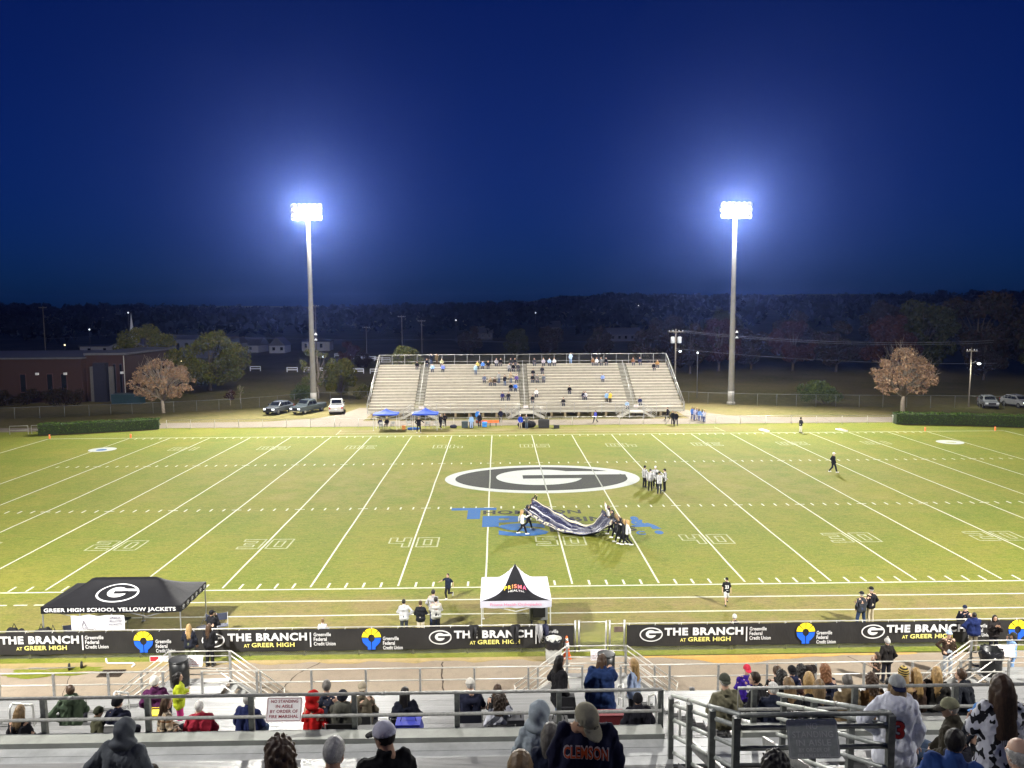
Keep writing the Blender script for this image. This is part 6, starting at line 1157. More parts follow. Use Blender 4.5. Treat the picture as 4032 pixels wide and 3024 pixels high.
person((0.41, -49.82, 6.16), 0, 'sit', 1.93, top=(.155, .145, .095), hat='bcap', hatc=(.06, .065, .05), hair='short', hc='grey', thick=.02, wid=1.1, arms=('lap', 'lap'), twist=13, hyaw=-16, hpitch=10, lean=4, lod='n', label='man in khaki green jacket and green cap right of the middle aisle')
person((2.53, -44.59, 3.54), 180, 'stand', 1.75, top=(.035, .012, .20), bot=(.02, .02, .02), hat='cap', hatc=(.50, .03, .06), hair='short', hc='grey', arms=('down', 'lap'), wid=1.15, lod='n', label='man in purple jersey and red cap facing the camera')
person((1.55, -48.30, 5.45), 55, 'sit', 1.93, top=(.010, .010, .012), hair='short', hc='dbrown', wid=1.12, thick=.015, hyaw=25, arms=('lap', 'lap'), twist=-4, hpitch=4, lean=6, lod='n', label='man in glasses and black jacket looking left beside the purple jersey')
person((1.32, -49.82, 6.06), 0, 'sit', 1.75, top=(.014, .018, .035), hair='short', hc='white', thick=.025, wid=1.12, arms=('lap', 'lap'), twist=3, hyaw=26, hpitch=4, lean=6, lod='n', label='white haired person in a dark navy jacket against the guard rail')
person((2.79, -46.02, 4.47), 0, 'sit', 1.93, top=(.012, .012, .012), hair='short', hc='brown', arms=('lap', 'lap'), twist=-9, hyaw=26, hpitch=4, lean=6, lod='n', label='brown haired person in black far behind the white haired person')
person((2.32, -47.54, 5.08), -30, 'sit', 1.93, top=(.014, .012, .012), hair='curly', hc='black', skin='m', arms=('lap', 'lap'), twist=14, hyaw=5, hpitch=10, lean=6, lod='n', label='person with short black curls, right of the brown haired person')
person((2.79, -46.90, 4.63), 0, 'stand', 1.72, top=(.012, .016, .045), hat='bcap', hatc=(.01, .01, .012), hair='short', hc='black', hooded=True, arms=('lap', 'lap'), lod='n', label='person in a black cap and navy jersey with white numerals')
person((3.37, -46.02, 4.47), 0, 'sit', 1.93, top=(.012, .012, .014), hair='curly', hc='black', arms=('lap', 'lap'), twist=-14, hyaw=-6, hpitch=16, lean=6, lod='n', label='person with bushy black hair beside the navy jersey')
person((3.62, -46.02, 4.43), 40, 'sit', 1.93, top=(.02, .016, .014), hat='cowboy', hatc=(.02, .014, .012), hair='longmid', hc='brown', arms=('lap', 'lap'), twist=-9, hyaw=-16, hpitch=10, lean=6, lod='n', label='person in a dark brimmed western hat among the crowd at right')
person((2.93, -47.54, 5.05), 0, 'sit', 1.93, top=(.10, .05, .03), hair='longx', hc='blonde', arms=('lap', 'lap'), twist=-12, hyaw=-6, hpitch=10, lean=6, lod='n', label='blonde in a rust jacket right of the navy jersey')
person((3.64, -46.78, 4.85), 0, 'sit', 1.93, top=(.012, .016, .035), hair='curly', hc='ginger', wid=1.1, arms=('lap', 'lap'), twist=12, hyaw=14, hpitch=-2, lean=6, lod='n', label='ginger haired person in a navy shirt right of the western hat')
person((1.91, -49.06, 5.72), 0, 'sit', 1.88, top=(.012, .012, .013), hair='longx', hc='sand', arms=('lap', 'lap'), twist=5, hyaw=26, hpitch=10, lean=6, lod='n', label='woman with long light brown hair and a white zero on her black shirt')
person((2.18, -49.82, 6.06), 0, 'sit', 1.86, top=(.012, .012, .016), hair='longx', hc='sand', thick=.02, wid=1.05, arms=('lap', 'lap'), twist=-12, hyaw=-6, hpitch=10, lean=6, lod='n', label='woman with long streaked hair in a dark jacket by the sloping rail')
person((3.11, -49.06, 5.72), 0, 'sit', 1.93, top=(.17, .125, .07), hair='short', hc='dgrey', hooded=True, thick=.025, wid=1.15, arms=('lap', 'lap'), twist=12, hyaw=-6, hpitch=16, lean=6, lod='n', label='man in a tan work jacket with a navy hood')
person((3.59, -49.06, 5.74), 0, 'sit', 1.93, top=(.16, .085, .03), hair='curlymid', hc='brown', thick=.02, arms=('lap', 'lap'), twist=8, hyaw=-6, hpitch=4, lean=6, lod='n', label='person with a brown bob and a rusty tan coat')
person((3.95, -49.06, 5.72), 0, 'sit', 1.77, top=(.012, .012, .014), hair='short', hc='black', arms=('lap', 'lap'), twist=1, hyaw=5, hpitch=4, lean=6, lod='n', label='dark figure hidden behind the white jersey with red number')
person((5.44, -46.78, 4.76), 0, 'sit', 1.93, top=(.30, .20, .10), hat='beanie', hatc=GOLDSTRIPE, hair='longmid', hc='blonde', arms=('lap', 'lap'), twist=-13, hyaw=-6, hpitch=-2, lean=6, lod='n', label='person in a black and gold striped knit cap')
person((5.76, -46.78, 4.74), 0, 'sit', 1.93, top=(.035, .02, .014), hair='longx', hc='blonde', arms=('lap', 'lap'), twist=9, hyaw=-6, hpitch=16, lean=6, lod='n', label='blonde woman in a brown leather jacket, left of the ponytail')
person((6.19, -46.78, 4.76), -10, 'sit', 1.93, top=(.02, .018, .016), hair='longpony', hc='blonde', thick=.015, arms=('lap', 'lap'), twist=-14, hyaw=14, hpitch=16, lean=6, lod='n', label='blonde with a ponytail over a black collared jacket')
person((6.45, -47.54, 5.06), 35, 'sit', 1.93, top=(.012, .014, .02), hair='short', hc='brown', thick=.015, wid=1.1, arms=('lap', 'hip'), twist=-3, hyaw=5, hpitch=-2, lean=12, lod='n', label='man in black jacket leaning left near the right stair landing')
person((-3.31, -54.04, 7.88), 0, 'sit', 1.93, top=(.33, .38, .42), bot=(.03, .04, .06), hat='hood', hatc=(.33, .38, .42), wid=1.1, thick=.015, arms=('lap', 'lap'), twist=0, hyaw=-28, hpitch=4, lean=6, lod='n', label='person in a pale grey hooded sweatshirt with blue back print')
person((-3.22, -54.80, 8.10), 0, 'sit', 1.74, top=(.012, .016, .035), hair='longx', hc='dgrey', thick=.02, hair_s=1.12, wid=1.05, arms=('lap', 'lap'), twist=5, hyaw=-16, hpitch=-2, lean=6, lod='n', label='woman with long grey hair in a dark navy vest beside the standing man')
person((-3.10, -57.38, 9.48), 172, 'stand', 1.80, top=(.010, .012, .035), bot=(.03, .03, .04), hat='cap', hatc=(.27, .25, .18), hair='short', hc='grey', skin='t', hyaw=38, hpitch=34, hoff=(0, .07, -.07), wid=1.14, thick=.012, arms=('down', 'down'), lean=8, lod='n', label='man in tan cap and navy sweatshirt with orange lettering, looking down')
person((-3.66, -57.84, 9.47), 0, 'sit', 1.91, top=(.02, .02, .03), hair='short', hc='sand', hair_s=1.08, arms=('lap', 'lap'), twist=10, hyaw=-16, hpitch=16, lean=6, lod='n', label='person with sandy grey hair, only the head showing at the bottom edge')
person((-8.76, -54.04, 7.76), -8, 'sit', 1.84, top=(.10, .11, .125), bot=(.05, .04, .03), hat='hood', hatc=(.095, .105, .12), wid=1.25, thick=.03, arms=('lap', 'hip'), twist=-3, hyaw=14, hpitch=10, lean=8, lod='n', label='person in a dark grey hooded sweatshirt sitting alone at lower left')
person((-5.81, -57.08, 9.16), 0, 'sit', 1.93, top=(.03, .025, .02), hair='curlymid', hc='brown', hair_s=1.15, arms=('lap', 'lap'), twist=14, hyaw=14, hpitch=10, lean=6, lod='n', label='woman with wavy brown hair at the bottom edge')
person((-5.34, -57.08, 9.18), -10, 'sit', 1.93, top=(.015, .02, .05), hair='short', hc='grey', skin='t', arms=('lap', 'phone'), hyaw=-12, twist=10, hpitch=16, lean=6, lod='n', label='grey haired man raising a phone in his right hand')
person((-4.98, -56.32, 8.92), 38, 'sit', 1.93, top=(.009, .009, .011), hat='cap', hatc=(.50, .50, .60), hatc2=(.01, .01, .012), hair='short', hc='black', skin='t', hyaw=35, thick=.02, wid=1.15, arms=('lap', 'lap'), twist=-11, hpitch=10, lean=2, lod='n', label='bearded man in black jacket and white backed cap, looking left')
person((1.08, -54.57, 8.13), -14, 'stand', 1.78, top=(.84, .86, .95), bot=(.60, .62, .68), hat='bcap', hatc=(.40, .42, .42), hatc2=(.01, .014, .05), hair='longmid', hc='sand', hooded=True, thick=.022, wid=1.08, longc=True, arms=('down', 'hip'), skin='p', lod='n', label='person in white jersey with red number 3 and grey cap at the rail')
person((2.65, -53.28, 7.46), 38, 'sit', 1.93, top=(.03, .026, .018), bot=(.06, .09, .15), hat='cap', hatc=(.20, .20, .13), hatc2=(.03, .025, .02), hair='short', hc='grey', hyaw=30, thick=.025, wid=1.2, arms=('lap', 'lap'), twist=13, hpitch=10, lean=6, lod='n', label='man in a dark brown jacket and olive cap, looking left')
person((2.58, -54.04, 7.90), 30, 'sit', 1.66, top=(.012, .014, .02), hat='cap', hatc=(.06, .20, .52), hatc2=(.06, .20, .52), hair='short', hc='sand', arms=('face', 'face'), hyaw=10, twist=-13, hpitch=16, lean=6, lod='n', label='child in a light blue cap holding hands to the face')
person((0.75, -56.32, 8.78), -22, 'sit', 1.84, top=(.02, .055, .20), hair='short', hc='black', skin='t', thick=.035, hyaw=-22, wid=1.12, arms=('lap', 'lap'), twist=-12, hpitch=4, lean=6, lod='n', label='man with short dark hair and glasses in a blue puffer jacket')
person((1.73, -55.54, 8.63), -6, 'stand', 1.72, top=COW, bot=(.02, .02, .03), hair='longx', hc='brown', thick=.035, longc=True, hair_s=1.3, arms=('cross', 'cross'), lod='n', label='woman with long brown hair in a black and white cow print coat')
person((0.39, -57.84, 9.52), 0, 'sit', 1.93, top=(.02, .02, .02), hair='bald', hc='grey', skin='w', arms=('lap', 'lap'), twist=-4, hyaw=14, hpitch=10, lean=6, lod='n', label='bald head at the bottom right corner')
person((-1.62, -57.84, 9.47), 0, 'sit', 1.84, top=(.02, .02, .02), hair='curly', hc='black', arms=('lap', 'lap'), twist=-10, hyaw=-6, hpitch=10, lean=6, lod='n', label='spiky black haired head at the bottom edge below the dark sign')
person((-16.43, -33.10, 0.01), 10, 'stand', 1.80, top=(.014, .016, .025), bot=(.09, .10, .06), hair='longx', hc='blonde', arms=('down', 'cross'), thick=.012, lod='n', label='blonde girl in a navy hoodie leaning at the fence, left of the pair')
person((-15.63, -33.10, 0.01), -8, 'stand', 1.81, top=(.012, .012, .014), bot=(.012, .012, .014), hair='longx', hc='brown', arms=('cross', 'fwd'), thick=.02, wid=1.1, lod='n', label='girl with long wavy brown hair in black at the fence, right of the pair')
person((10.29, -36.00, 0.01), 90, 'stand', 1.55, top=(.03, .02, .015), bot=(.02, .02, .02), sleeve=.4, hair='curly', hc='dbrown', arms=('face', 'cross'), skin='t', lod='n', label='boy in a black shirt standing sideways on the walkway, hand at chin')
person((11.02, -35.30, 0.01), 0, 'stand', 1.78, top=(.014, .012, .011), bot=(.012, .012, .018), hat='beaniepom', hatc=(.38, .37, .35), arms=('pocket', 'pocket'), wid=1.12, thick=.015, lod='n', label='man in grey bobble cap and black sweatshirt on the walkway, back turned')
person((13.75, -34.70, 0.01), 172, 'stand', 1.79, top=(.035, .022, .014), bot=(.26, .29, .33), shoe=(.6, .6, .6), hat='beanie', hatc=(.35, .48, .68), arms=('hip', 'down'), wid=1.1, lod='n', label='man in pale blue cap and dark brown sweatshirt facing the camera on the walkway')
person((15.94, -32.80, 0.01), -12, 'stand', 1.74, top=(.010, .018, .075), bot=(.16, .14, .10), hair='short', hc='black', arms=('fwd', 'hip'), wid=1.2, thick=.03, skin='t', lod='n', label='man in a navy jacket leaning over the fence at right')
person((16.67, -33.00, 0.01), 165, 'stand', 1.71, top=(.016, .013, .013), bot=(.012, .012, .016), hair='longx', hc='black', arms=('phone', 'phone'), thick=.015, skin='t', lod='n', label='woman in an open black jacket looking at her phone by the fence')
person((16.12, -35.00, 0.01), 60, 'stand', 1.82, top=(.22, .36, .62), bot=(.20, .34, .60), hat='cap', hatc=(.03, .03, .02), hair='longmid', hc='black', arms=('face', 'down'), skin='t', lod='n', label='person in pale blue top and trousers at the right landing')
person((-16.06, -31.60, 0.01), -25, 'stand', 1.78, top=(.012, .012, .014), bot=(.01, .01, .012), hat='cap', hatc=(.01, .01, .012), hair='short', hc='black', arms=('face', 'cross'), skin='t', thick=.02, lod='n', label='man in black cap and jacket by the folding chair, hand at his face')
person((-8.05, -30.50, 0.01), 8, 'stand', 1.74, top=(.44, .44, .45), bot=(.03, .035, .045), hair='short', hc='black', arms=('hip', 'swingf'), thick=.01, lod='n', label='young man in a pale grey zip top on the near sideline, back turned')
person((-7.31, -30.60, 0.01), 0, 'stand', 1.70, top=(.012, .013, .016), bot=(.52, .46, .36), hair='bun', hc='brown', arms=('cross', 'cross'), thick=.012, lod='n', label='person in black top and cream trousers on the near sideline')
person((-6.83, -29.60, 0.01), -20, 'stand', 1.83, top=(.30, .30, .31), bot=(.02, .03, .08), hair='short', hc='black', arms=('down', 'pocket'), wid=1.05, lod='n', label='man in grey shirt and navy trousers, behind the other grey top')
person((-6.65, -30.40, 0.01), 10, 'stand', 1.78, top=(.38, .38, .36), bot=(.012, .012, .014), hair='short', hc='black', arms=('cross', 'cross'), wid=1.15, lod='n', label='man in light grey pullover and black trousers at the near sideline')
person((-6.39, -26.09, 0.01), 150, 'run', 1.38, top=(.012, .018, .035), bot=(.012, .012, .016), shoe=(.6, .6, .62), hair='short', hc='black', arms=('out', 'swing'), sleeve=.4, lod='m', label='jogger in a navy shirt and black tights on the near sideline')
person((7.23, -27.21, 0.01), 172, 'walk', 1.38, top=(.012, .012, .014), bot=(.50, .50, .50), shoe=(.02, .02, .02), hat='cap', hatc=(.012, .012, .014), hair='short', hc='brown', arms=('down', 'down'), sleeve=.4, shorts=True, lod='m', label='young man in black jersey with white number and white shorts')
person((12.44, -30.20, 0.01), 8, 'wide', 1.75, top=(.030, .033, .040), bot=(.025, .04, .09), hat='cap', hatc=(.015, .015, .02), hair='short', hc='grey', arms=('cross', 'pocket'), wid=1.18, lod='n', label='stout man in dark grey top, jeans and black cap at the near sideline')
person((13.01, -29.90, 0.01), 20, 'stand', 1.82, top=(.012, .012, .016), bot=(.42, .36, .26), hat='cap', hatc=(.012, .012, .014), hair='short', hc='grey', arms=('pocket', 'pocket'), wid=1.08, lod='n', label='tall man in black jacket and khaki trousers beside the stout man')
person((16.08, -31.90, 0.01), -40, 'stand', 1.70, top=(.012, .014, .025), bot=(.02, .02, .03), hat='cap', hatc=(.012, .016, .04), hair='short', hc='grey', arms=('face', 'down'), wid=1.15, lod='n', label='man in navy cap and black jacket just inside the fence at right')
person((6.27, -31.60, 0.01), 0, 'sit', 1.62, top=(.014, .014, .016), bot=(.02, .02, .02), hat='beanie', hatc=(.55, .53, .48), arms=('lap', 'lap'), lod='n', label='person in a white knit cap sitting behind the right banner')
person((-11.45, -31.30, 0.01), 0, 'sit', 1.50, top=(.50, .52, .62), bot=(.02, .02, .04), hair='bun', hc='sand', arms=('lap', 'lap'), lod='n', label='small child in orange and blue behind the banner, only the head showing')
person((7.94, -2.32, 0.01), -50, 'stand', 1.80, top=REF, bot=(.01, .01, .012), hair='short', hc='black', arms=('hip', 'cross'), wid=1.1, hat='cap', hatc=(.012, .012, .014), lod='m', label='referee in black cap at the left of the group, facing right')
person((8.15, -3.56, 0.01), -10, 'stand', 1.80, top=REF, bot=(.01, .01, .012), hair='short', hc='black', arms=('down', 'down'), wid=1.1, lod='m', label='bare headed referee with his back to the camera')
person((8.76, -2.54, 0.01), 160, 'stand', 1.80, top=REF, bot=(.01, .01, .012), hair='short', hc='black', arms=('out', 'out'), wid=1.1, hat='cap', hatc=(.70, .70, .70), lod='m', label='referee in the white cap at the back of the group')
person((8.68, -4.51, 0.01), 0, 'stand', 1.80, top=REF, bot=(.02, .024, .03), hair='short', hc='black', arms=('out', 'swingf'), wid=1.1, lod='m', label='stout referee nearest the camera in grey trousers')
person((9.29, -3.61, 0.01), 60, 'stand', 1.80, top=REF, bot=(.01, .01, .012), hair='short', hc='black', arms=('down', 'cross'), wid=1.1, hat='cap', hatc=(.012, .012, .014), lod='m', label='referee in black cap at the right, head bowed left')
person((-2.35, -15.09, 0.01), -80, 'walk', 1.66, top=(.55, .55, .55), bot=(.012, .012, .015), shoe=(.7, .7, .7), hair='longpony', hc='blonde', arms=('fwd', 'swing'), lod='m', label='blonde cheerleader in white top at the left end of the dark banner')
person((-1.94, -13.84, 0.01), -85, 'walk', 1.66, top=(.015, .015, .017), bot=(.012, .012, .015), shoe=(.7, .7, .7), hair='longpony', hc='black', arms=('up', 'fwd'), lod='m', label='cheerleader in black under the left end of the dark banner')
person((-1.48, -11.83, 0.01), -80, 'walk', 1.66, top=(.015, .015, .017), bot=(.012, .012, .015), shoe=(.7, .7, .7), hair='longpony', hc='brown', arms=('up', 'up'), lod='m', label="cheerleader farthest back, reaching up under the banner's left end")
person((3.29, -14.22, 0.01), 80, 'walk', 1.66, top=(.55, .54, .54), bot=(.012, .012, .015), shoe=(.7, .7, .7), hair='longpony', hc='brown', arms=('up', 'up'), lod='m', label='cheerleader in white at the far right corner of the banner, arm raised')
person((3.39, -15.36, 0.01), 85, 'walk', 1.66, top=(.02, .02, .022), bot=(.012, .012, .015), shoe=(.7, .7, .7), hair='longpony', hc='black', arms=('up', 'fwd'), lod='m', label="cheerleader in black second from the back at the banner's right end")
person((3.50, -16.25, 0.01), 70, 'walk', 1.66, top=(.03, .03, .035), bot=(.012, .012, .015), shoe=(.7, .7, .7), hair='longpony', hc='sand', arms=('fwd', 'up'), lod='m', label="cheerleader with light hair third from the back at the banner's right end")
person((3.61, -17.05, 0.01), 85, 'walk', 1.66, top=(.012, .012, .014), bot=(.012, .012, .015), shoe=(.7, .7, .7), hair='longpony', hc='black', arms=('fwd', 'fwd'), lod='m', label="dark haired cheerleader with a white bow at the banner's right end")
person((3.77, -17.52, 0.01), 75, 'walk', 1.66, top=(.02, .02, .024), bot=(.012, .012, .015), shoe=(.7, .7, .7), hair='longpony', hc='blonde', arms=('fwd', 'up'), lod='m', label='blonde cheerleader in black near the front right of the banner')
person((3.98, -17.68, 0.01), 80, 'walk', 1.66, top=(.60, .60, .60), bot=(.012, .012, .015), shoe=(.7, .7, .7), hair='longpony', hc='blonde', arms=('fwd', 'swing'), lod='m', label="cheerleader in white sleeves nearest the camera at the banner's right end")
person((25.34, 2.44, 0.01), -80, 'walk', 1.85, top=(.010, .010, .014), bot=(.012, .013, .02), shoe=(.6, .6, .6), hat='cap', hatc=(.65, .65, .65), hair='short', hc='grey', arms=('pocket', 'pocket'), lod='m', label='man in black with a white cap walking alone across the right half of the field')
person((30.96, 24.11, 0.01), -60, 'stand', 1.80, top=(.02, .022, .03), bot=(.55, .52, .46), hat='cap', hatc=(.01, .01, .012), hair='short', hc='black', arms=('cross', 'phone'), lod='m', label='man in dark jacket and white trousers on the far sideline at right')
person((-18.18, 30.15, 0.01), 200, 'sit', 1.70, top=(.012, .016, .045), bot=(.05, .07, .12), hair='short', arms=('lap', 'lap'), lod='f', label='person in navy sitting under the left blue tent')
person((-17.41, 30.42, 0.01), 170, 'sit', 1.70, top=(.010, .010, .013), bot=(.02, .02, .02), hat='beanie', hatc=(.65, .50, .05), arms=('lap', 'lap'), lod='f', label='person in a yellow cap sitting under the left blue tent')
person((-13.14, 26.61, 0.01), 175, 'wide', 1.90, top=(.010, .010, .013), bot=(.010, .010, .013), shoe=(.5, .5, .5), hair='short', hc='black', arms=('hip', 'out'), wid=1.25, lod='f', label='big man all in black before the right blue tent')
person((-10.78, 29.11, 0.01), 215, 'walk', 1.85, top=(.010, .010, .013), bot=(.010, .010, .013), shoe=(.5, .5, .5), hat='cap', hatc=(.7, .7, .7), arms=('cross', 'swingf'), lod='f', label='man in black with white cap striding right of the blue tents')
person((-10.38, 30.81, 0.01), 180, 'stand', 1.70, top=(.010, .010, .013), bot=(.010, .010, .013), hair='short', arms=('cross', 'cross'), lod='f', label='person in black just behind the striding man in the white cap')
person((-7.07, 29.22, 0.01), 180, 'stand', 1.75, top=(.25, .40, .65), bot=(.35, .45, .7), skin='m', hair='short', hc='black', arms=('down', 'down'), lod='f', label='player in pale blue beside the orange barrier on the far sideline')
person((-6.12, 30.25, 0.01), 180, 'stand', 1.80, top=(.010, .010, .013), bot=(.03, .035, .05), hair='short', hc='grey', arms=('pocket', 'down'), lod='f', label='man in black jacket beside the player in pale blue')
person((-6.41, 33.81, 0.01), 180, 'stand', 1.80, top=(.05, .20, .55), bot=(.05, .2, .5), hair='short', hc='black', arms=('down', 'down'), lod='f', label='player in bright blue behind the man in the black jacket')
person((-3.51, 33.99, 0.01), 180, 'stand', 1.80, top=(.012, .014, .03), bot=(.03, .035, .05), hair='short', hc='brown', arms=('pocket', 'pocket'), lod='f', label='man in navy standing left of the middle stairway')
person((-1.16, 28.58, 0.01), 165, 'stand', 1.80, top=(.02, .06, .45), bot=(.40, .35, .25), hat='cap', hatc=(.7, .7, .7), arms=('pocket', 'down'), lod='f', label='man in royal blue top and khaki trousers at the far sideline')
person((-0.44, 28.54, 0.01), 150, 'stand', 1.80, top=(.12, .12, .12), bot=(.08, .11, .16), hat='cap', hatc=(.6, .6, .6), arms=('phone', 'fwd'), lod='f', label='cameraman in grey jacket and jeans at the far sideline')
person((8.43, 33.06, 0.01), 120, 'walk', 1.65, top=(.07, .08, .38), bot=(.015, .015, .03), hair='longmid', hc='brown', arms=('down', 'down'), lod='f', label='girl in a violet blue coat walking on the far path')
person((17.99, 35.10, 0.01), 100, 'walk', 1.75, top=(.010, .010, .013), bot=(.010, .010, .013), hair='short', hc='black', arms=('down', 'swing'), lod='f', label="person in black walking under the bleachers' right stairway")
person((17.73, 30.99, 0.01), 170, 'stand', 1.80, top=(.02, .022, .02), bot=(.010, .010, .013), hair='short', hc='sand', arms=('down', 'down'), lod='f', label='man in dark clothes standing left of another by the far fence')
person((17.99, 30.37, 0.01), 190, 'wide', 1.80, top=(.010, .010, .013), bot=(.010, .010, .013), hair='short', hc='black', arms=('pocket', 'pocket'), wid=1.2, lod='f', label='broad man in black standing by the far fence at right')
person((21.27, 35.41, 0.01), 180, 'stand', 1.65, top=(.10, .22, .60), bot=(.05, .07, .2), hair='longmid', hc='brown', arms=('cross', 'phone'), lod='f', label="girl of the blue cluster at the bleachers' right end: leftmost, in deep blue")
person((21.36, 34.58, 0.01), 220, 'stand', 1.65, top=(.45, .45, .6), bot=(.05, .07, .2), hair='longmid', hc='black', arms=('cross', 'phone'), lod='f', label="girl of the blue cluster at the bleachers' right end: second, in pale lilac")
person((21.74, 34.89, 0.01), 260, 'stand', 1.65, top=(.12, .14, .3), bot=(.05, .07, .2), hair='longmid', hc='blonde', arms=('cross', 'phone'), lod='f', label="girl of the blue cluster at the bleachers' right end: third, in slate blue")
person((21.72, 33.74, 0.01), 300, 'stand', 1.65, top=(.16, .30, .65), bot=(.05, .07, .2), hair='longmid', hc='brown', arms=('cross', 'phone'), lod='f', label="girl of the blue cluster at the bleachers' right end: middle one, long haired")
person((21.94, 33.09, 0.01), 340, 'stand', 1.65, top=(.15, .28, .62), bot=(.05, .07, .2), hair='longmid', hc='black', arms=('cross', 'phone'), lod='f', label="girl of the blue cluster at the bleachers' right end: fifth, in sky blue")
person((22.16, 32.84, 0.01), 380, 'stand', 1.65, top=(.5, .5, .62), bot=(.05, .07, .2), hair='longmid', hc='blonde', arms=('cross', 'phone'), lod='f', label="girl of the blue cluster at the bleachers' right end: rightmost, in pale shirt")
person((-15.51, 48.75, 5.61), 180, 'sit', 1.70, top=(.010, .010, .013), bot=(.03, .04, .07), hair='short', hc='dbrown', arms=('lap', 'lap'), lod='f', label='person in black alone left of the left stairs, on the far bleachers')
person((-14.15, 49.44, 5.95), 180, 'sit', 1.70, top=(.010, .010, .013), bot=(.03, .04, .07), hair='short', hc='sand', arms=('lap', 'lap'), lod='f', label='person in black at the top right of the left stairs, on the far bleachers')
person((-11.99, 49.44, 5.95), 180, 'sit', 1.70, top=(.45, .42, .25), bot=(.03, .04, .07), hair='short', hc='black', arms=('lap', 'lap'), lod='f', label='person in pale yellow near the top left, on the far bleachers')
person((-13.23, 48.06, 5.27), 180, 'sit', 1.70, top=(.30, .45, .70), bot=(.03, .04, .07), hair='short', hc='dbrown', arms=('lap', 'lap'), lod='f', label='person in pale blue one row below the top left, on the far bleachers')
person((-11.73, 48.06, 5.27), 180, 'sit', 1.70, top=(.16, .22, .60), bot=(.03, .04, .07), hair='short', hc='black', arms=('lap', 'lap'), lod='f', label='person wrapped in a blue blanket near the top left, on the far bleachers')
person((-6.77, 48.75, 5.61), 180, 'sit', 1.70, top=(.6, .5, .15), bot=(.03, .04, .07), hair='short', hc='sand', arms=('lap', 'lap'), lod='f', label='person in yellow at the start of the top middle crowd, on the far bleachers')
person((-6.01, 48.75, 5.61), 180, 'sit', 1.70, top=(.10, .25, .70), bot=(.03, .04, .07), hair='short', hc='black', arms=('lap', 'lap'), lod='f', label='person in blue beside the yellow one, on the far bleachers')
person((-5.23, 48.75, 5.61), 180, 'sit', 1.70, top=(.010, .010, .013), bot=(.03, .04, .07), hair='short', hc='sand', arms=('lap', 'lap'), lod='f', label='person in black right of the one in blue, on the far bleachers')
person((-4.03, 49.44, 5.95), 180, 'sit', 1.70, top=(.35, .34, .36), bot=(.03, .04, .07), hair='short', hc='dbrown', arms=('lap', 'lap'), lod='f', label='person in grey on the top row left of the middle stairs, on the far bleachers')
person((-3.41, 49.44, 5.95), 180, 'sit', 1.70, top=(.010, .010, .013), bot=(.03, .04, .07), hair='short', hc='sand', arms=('lap', 'lap'), lod='f', label='person in black beside the grey one on the top row, on the far bleachers')
person((-1.92, 49.44, 5.95), 180, 'sit', 1.70, top=(.03, .03, .03), bot=(.03, .04, .07), hair='short', hc='dbrown', arms=('lap', 'lap'), lod='f', label='dark figure on the top row by the middle stairs, on the far bleachers')
person((-1.33, 49.44, 5.95), 180, 'sit', 1.70, top=(.02, .02, .025), bot=(.03, .04, .07), hair='short', hc='sand', arms=('lap', 'lap'), lod='f', label='rightmost dark figure on the top row before the middle stairs, on the far bleachers')
person((-2.18, 48.06, 5.27), 180, 'sit', 1.70, top=(.30, .30, .31), bot=(.03, .04, .07), hair='short', hc='black', arms=('lap', 'lap'), lod='f', label='person in grey two rows below the top by the middle stairs, on the far bleachers')
person((-1.58, 48.06, 5.27), 180, 'sit', 1.70, top=(.010, .010, .013), bot=(.03, .04, .07), hair='short', hc='sand', arms=('lap', 'lap'), lod='f', label='person in black two rows below the top by the middle stairs, on the far bleachers')
person((-0.91, 48.06, 5.27), 180, 'sit', 1.70, top=(.05, .05, .06), bot=(.03, .04, .07), hair='short', hc='dbrown', arms=('lap', 'lap'), lod='f', label='person in charcoal right at the middle stairs, on the far bleachers')
person((-5.74, 45.30, 3.92), 180, 'sit', 1.70, top=(.10, .12, .18), bot=(.03, .04, .07), hair='short', hc='dbrown', arms=('lap', 'lap'), lod='f', label='person with a pale blue blanket in the middle left rows, on the far bleachers')
person((-4.89, 44.61, 3.59), 180, 'sit', 1.70, top=(.24, .18, .11), bot=(.03, .04, .07), hair='short', hc='dbrown', arms=('lap', 'lap'), lod='f', label='person in tan in the middle left rows, on the far bleachers')
person((-4.27, 44.61, 3.59), 180, 'sit', 1.70, top=(.05, .035, .025), bot=(.03, .04, .07), hair='short', hc='black', arms=('lap', 'lap'), lod='f', label='person in dark brown in the middle left rows, on the far bleachers')
person((-1.21, 45.30, 3.92), 180, 'sit', 1.70, top=(.10, .07, .22), bot=(.03, .04, .07), hair='short', hc='black', arms=('lap', 'lap'), lod='f', label='person in purple by the middle stairs, on the far bleachers')
person((-2.05, 43.23, 2.91), 180, 'sit', 1.70, top=(.010, .010, .013), bot=(.03, .04, .07), hair='short', hc='dbrown', arms=('lap', 'lap'), lod='f', label='person in black of the pair under the purple one, on the far bleachers')
person((-1.43, 43.23, 2.91), 180, 'sit', 1.70, top=(.05, .16, .60), bot=(.03, .04, .07), hair='short', hc='black', arms=('lap', 'lap'), lod='f', label='person in bright blue of the pair under the purple one, on the far bleachers')
person((-3.23, 41.16, 1.90), 180, 'sit', 1.70, top=(.03, .03, .12), bot=(.03, .04, .07), hair='short', hc='dbrown', arms=('lap', 'lap'), lod='f', label='person in navy of the low pair left of the middle stairs, on the far bleachers')
person((-2.42, 41.16, 1.90), 180, 'sit', 1.70, top=(.025, .025, .03), bot=(.03, .04, .07), hair='short', hc='dbrown', arms=('lap', 'lap'), lod='f', label='person in dark clothes of the low pair left of the middle stairs, far bleachers')
person((-13.55, 49.72, 6.29), 180, 'stand', 1.70, top=(.010, .010, .013), bot=(.07, .10, .18), hair='short', hc='dbrown', arms=('down', 'phone'), lod='f', label='standing person in black top and jeans by the left stairs, on the far bleachers')
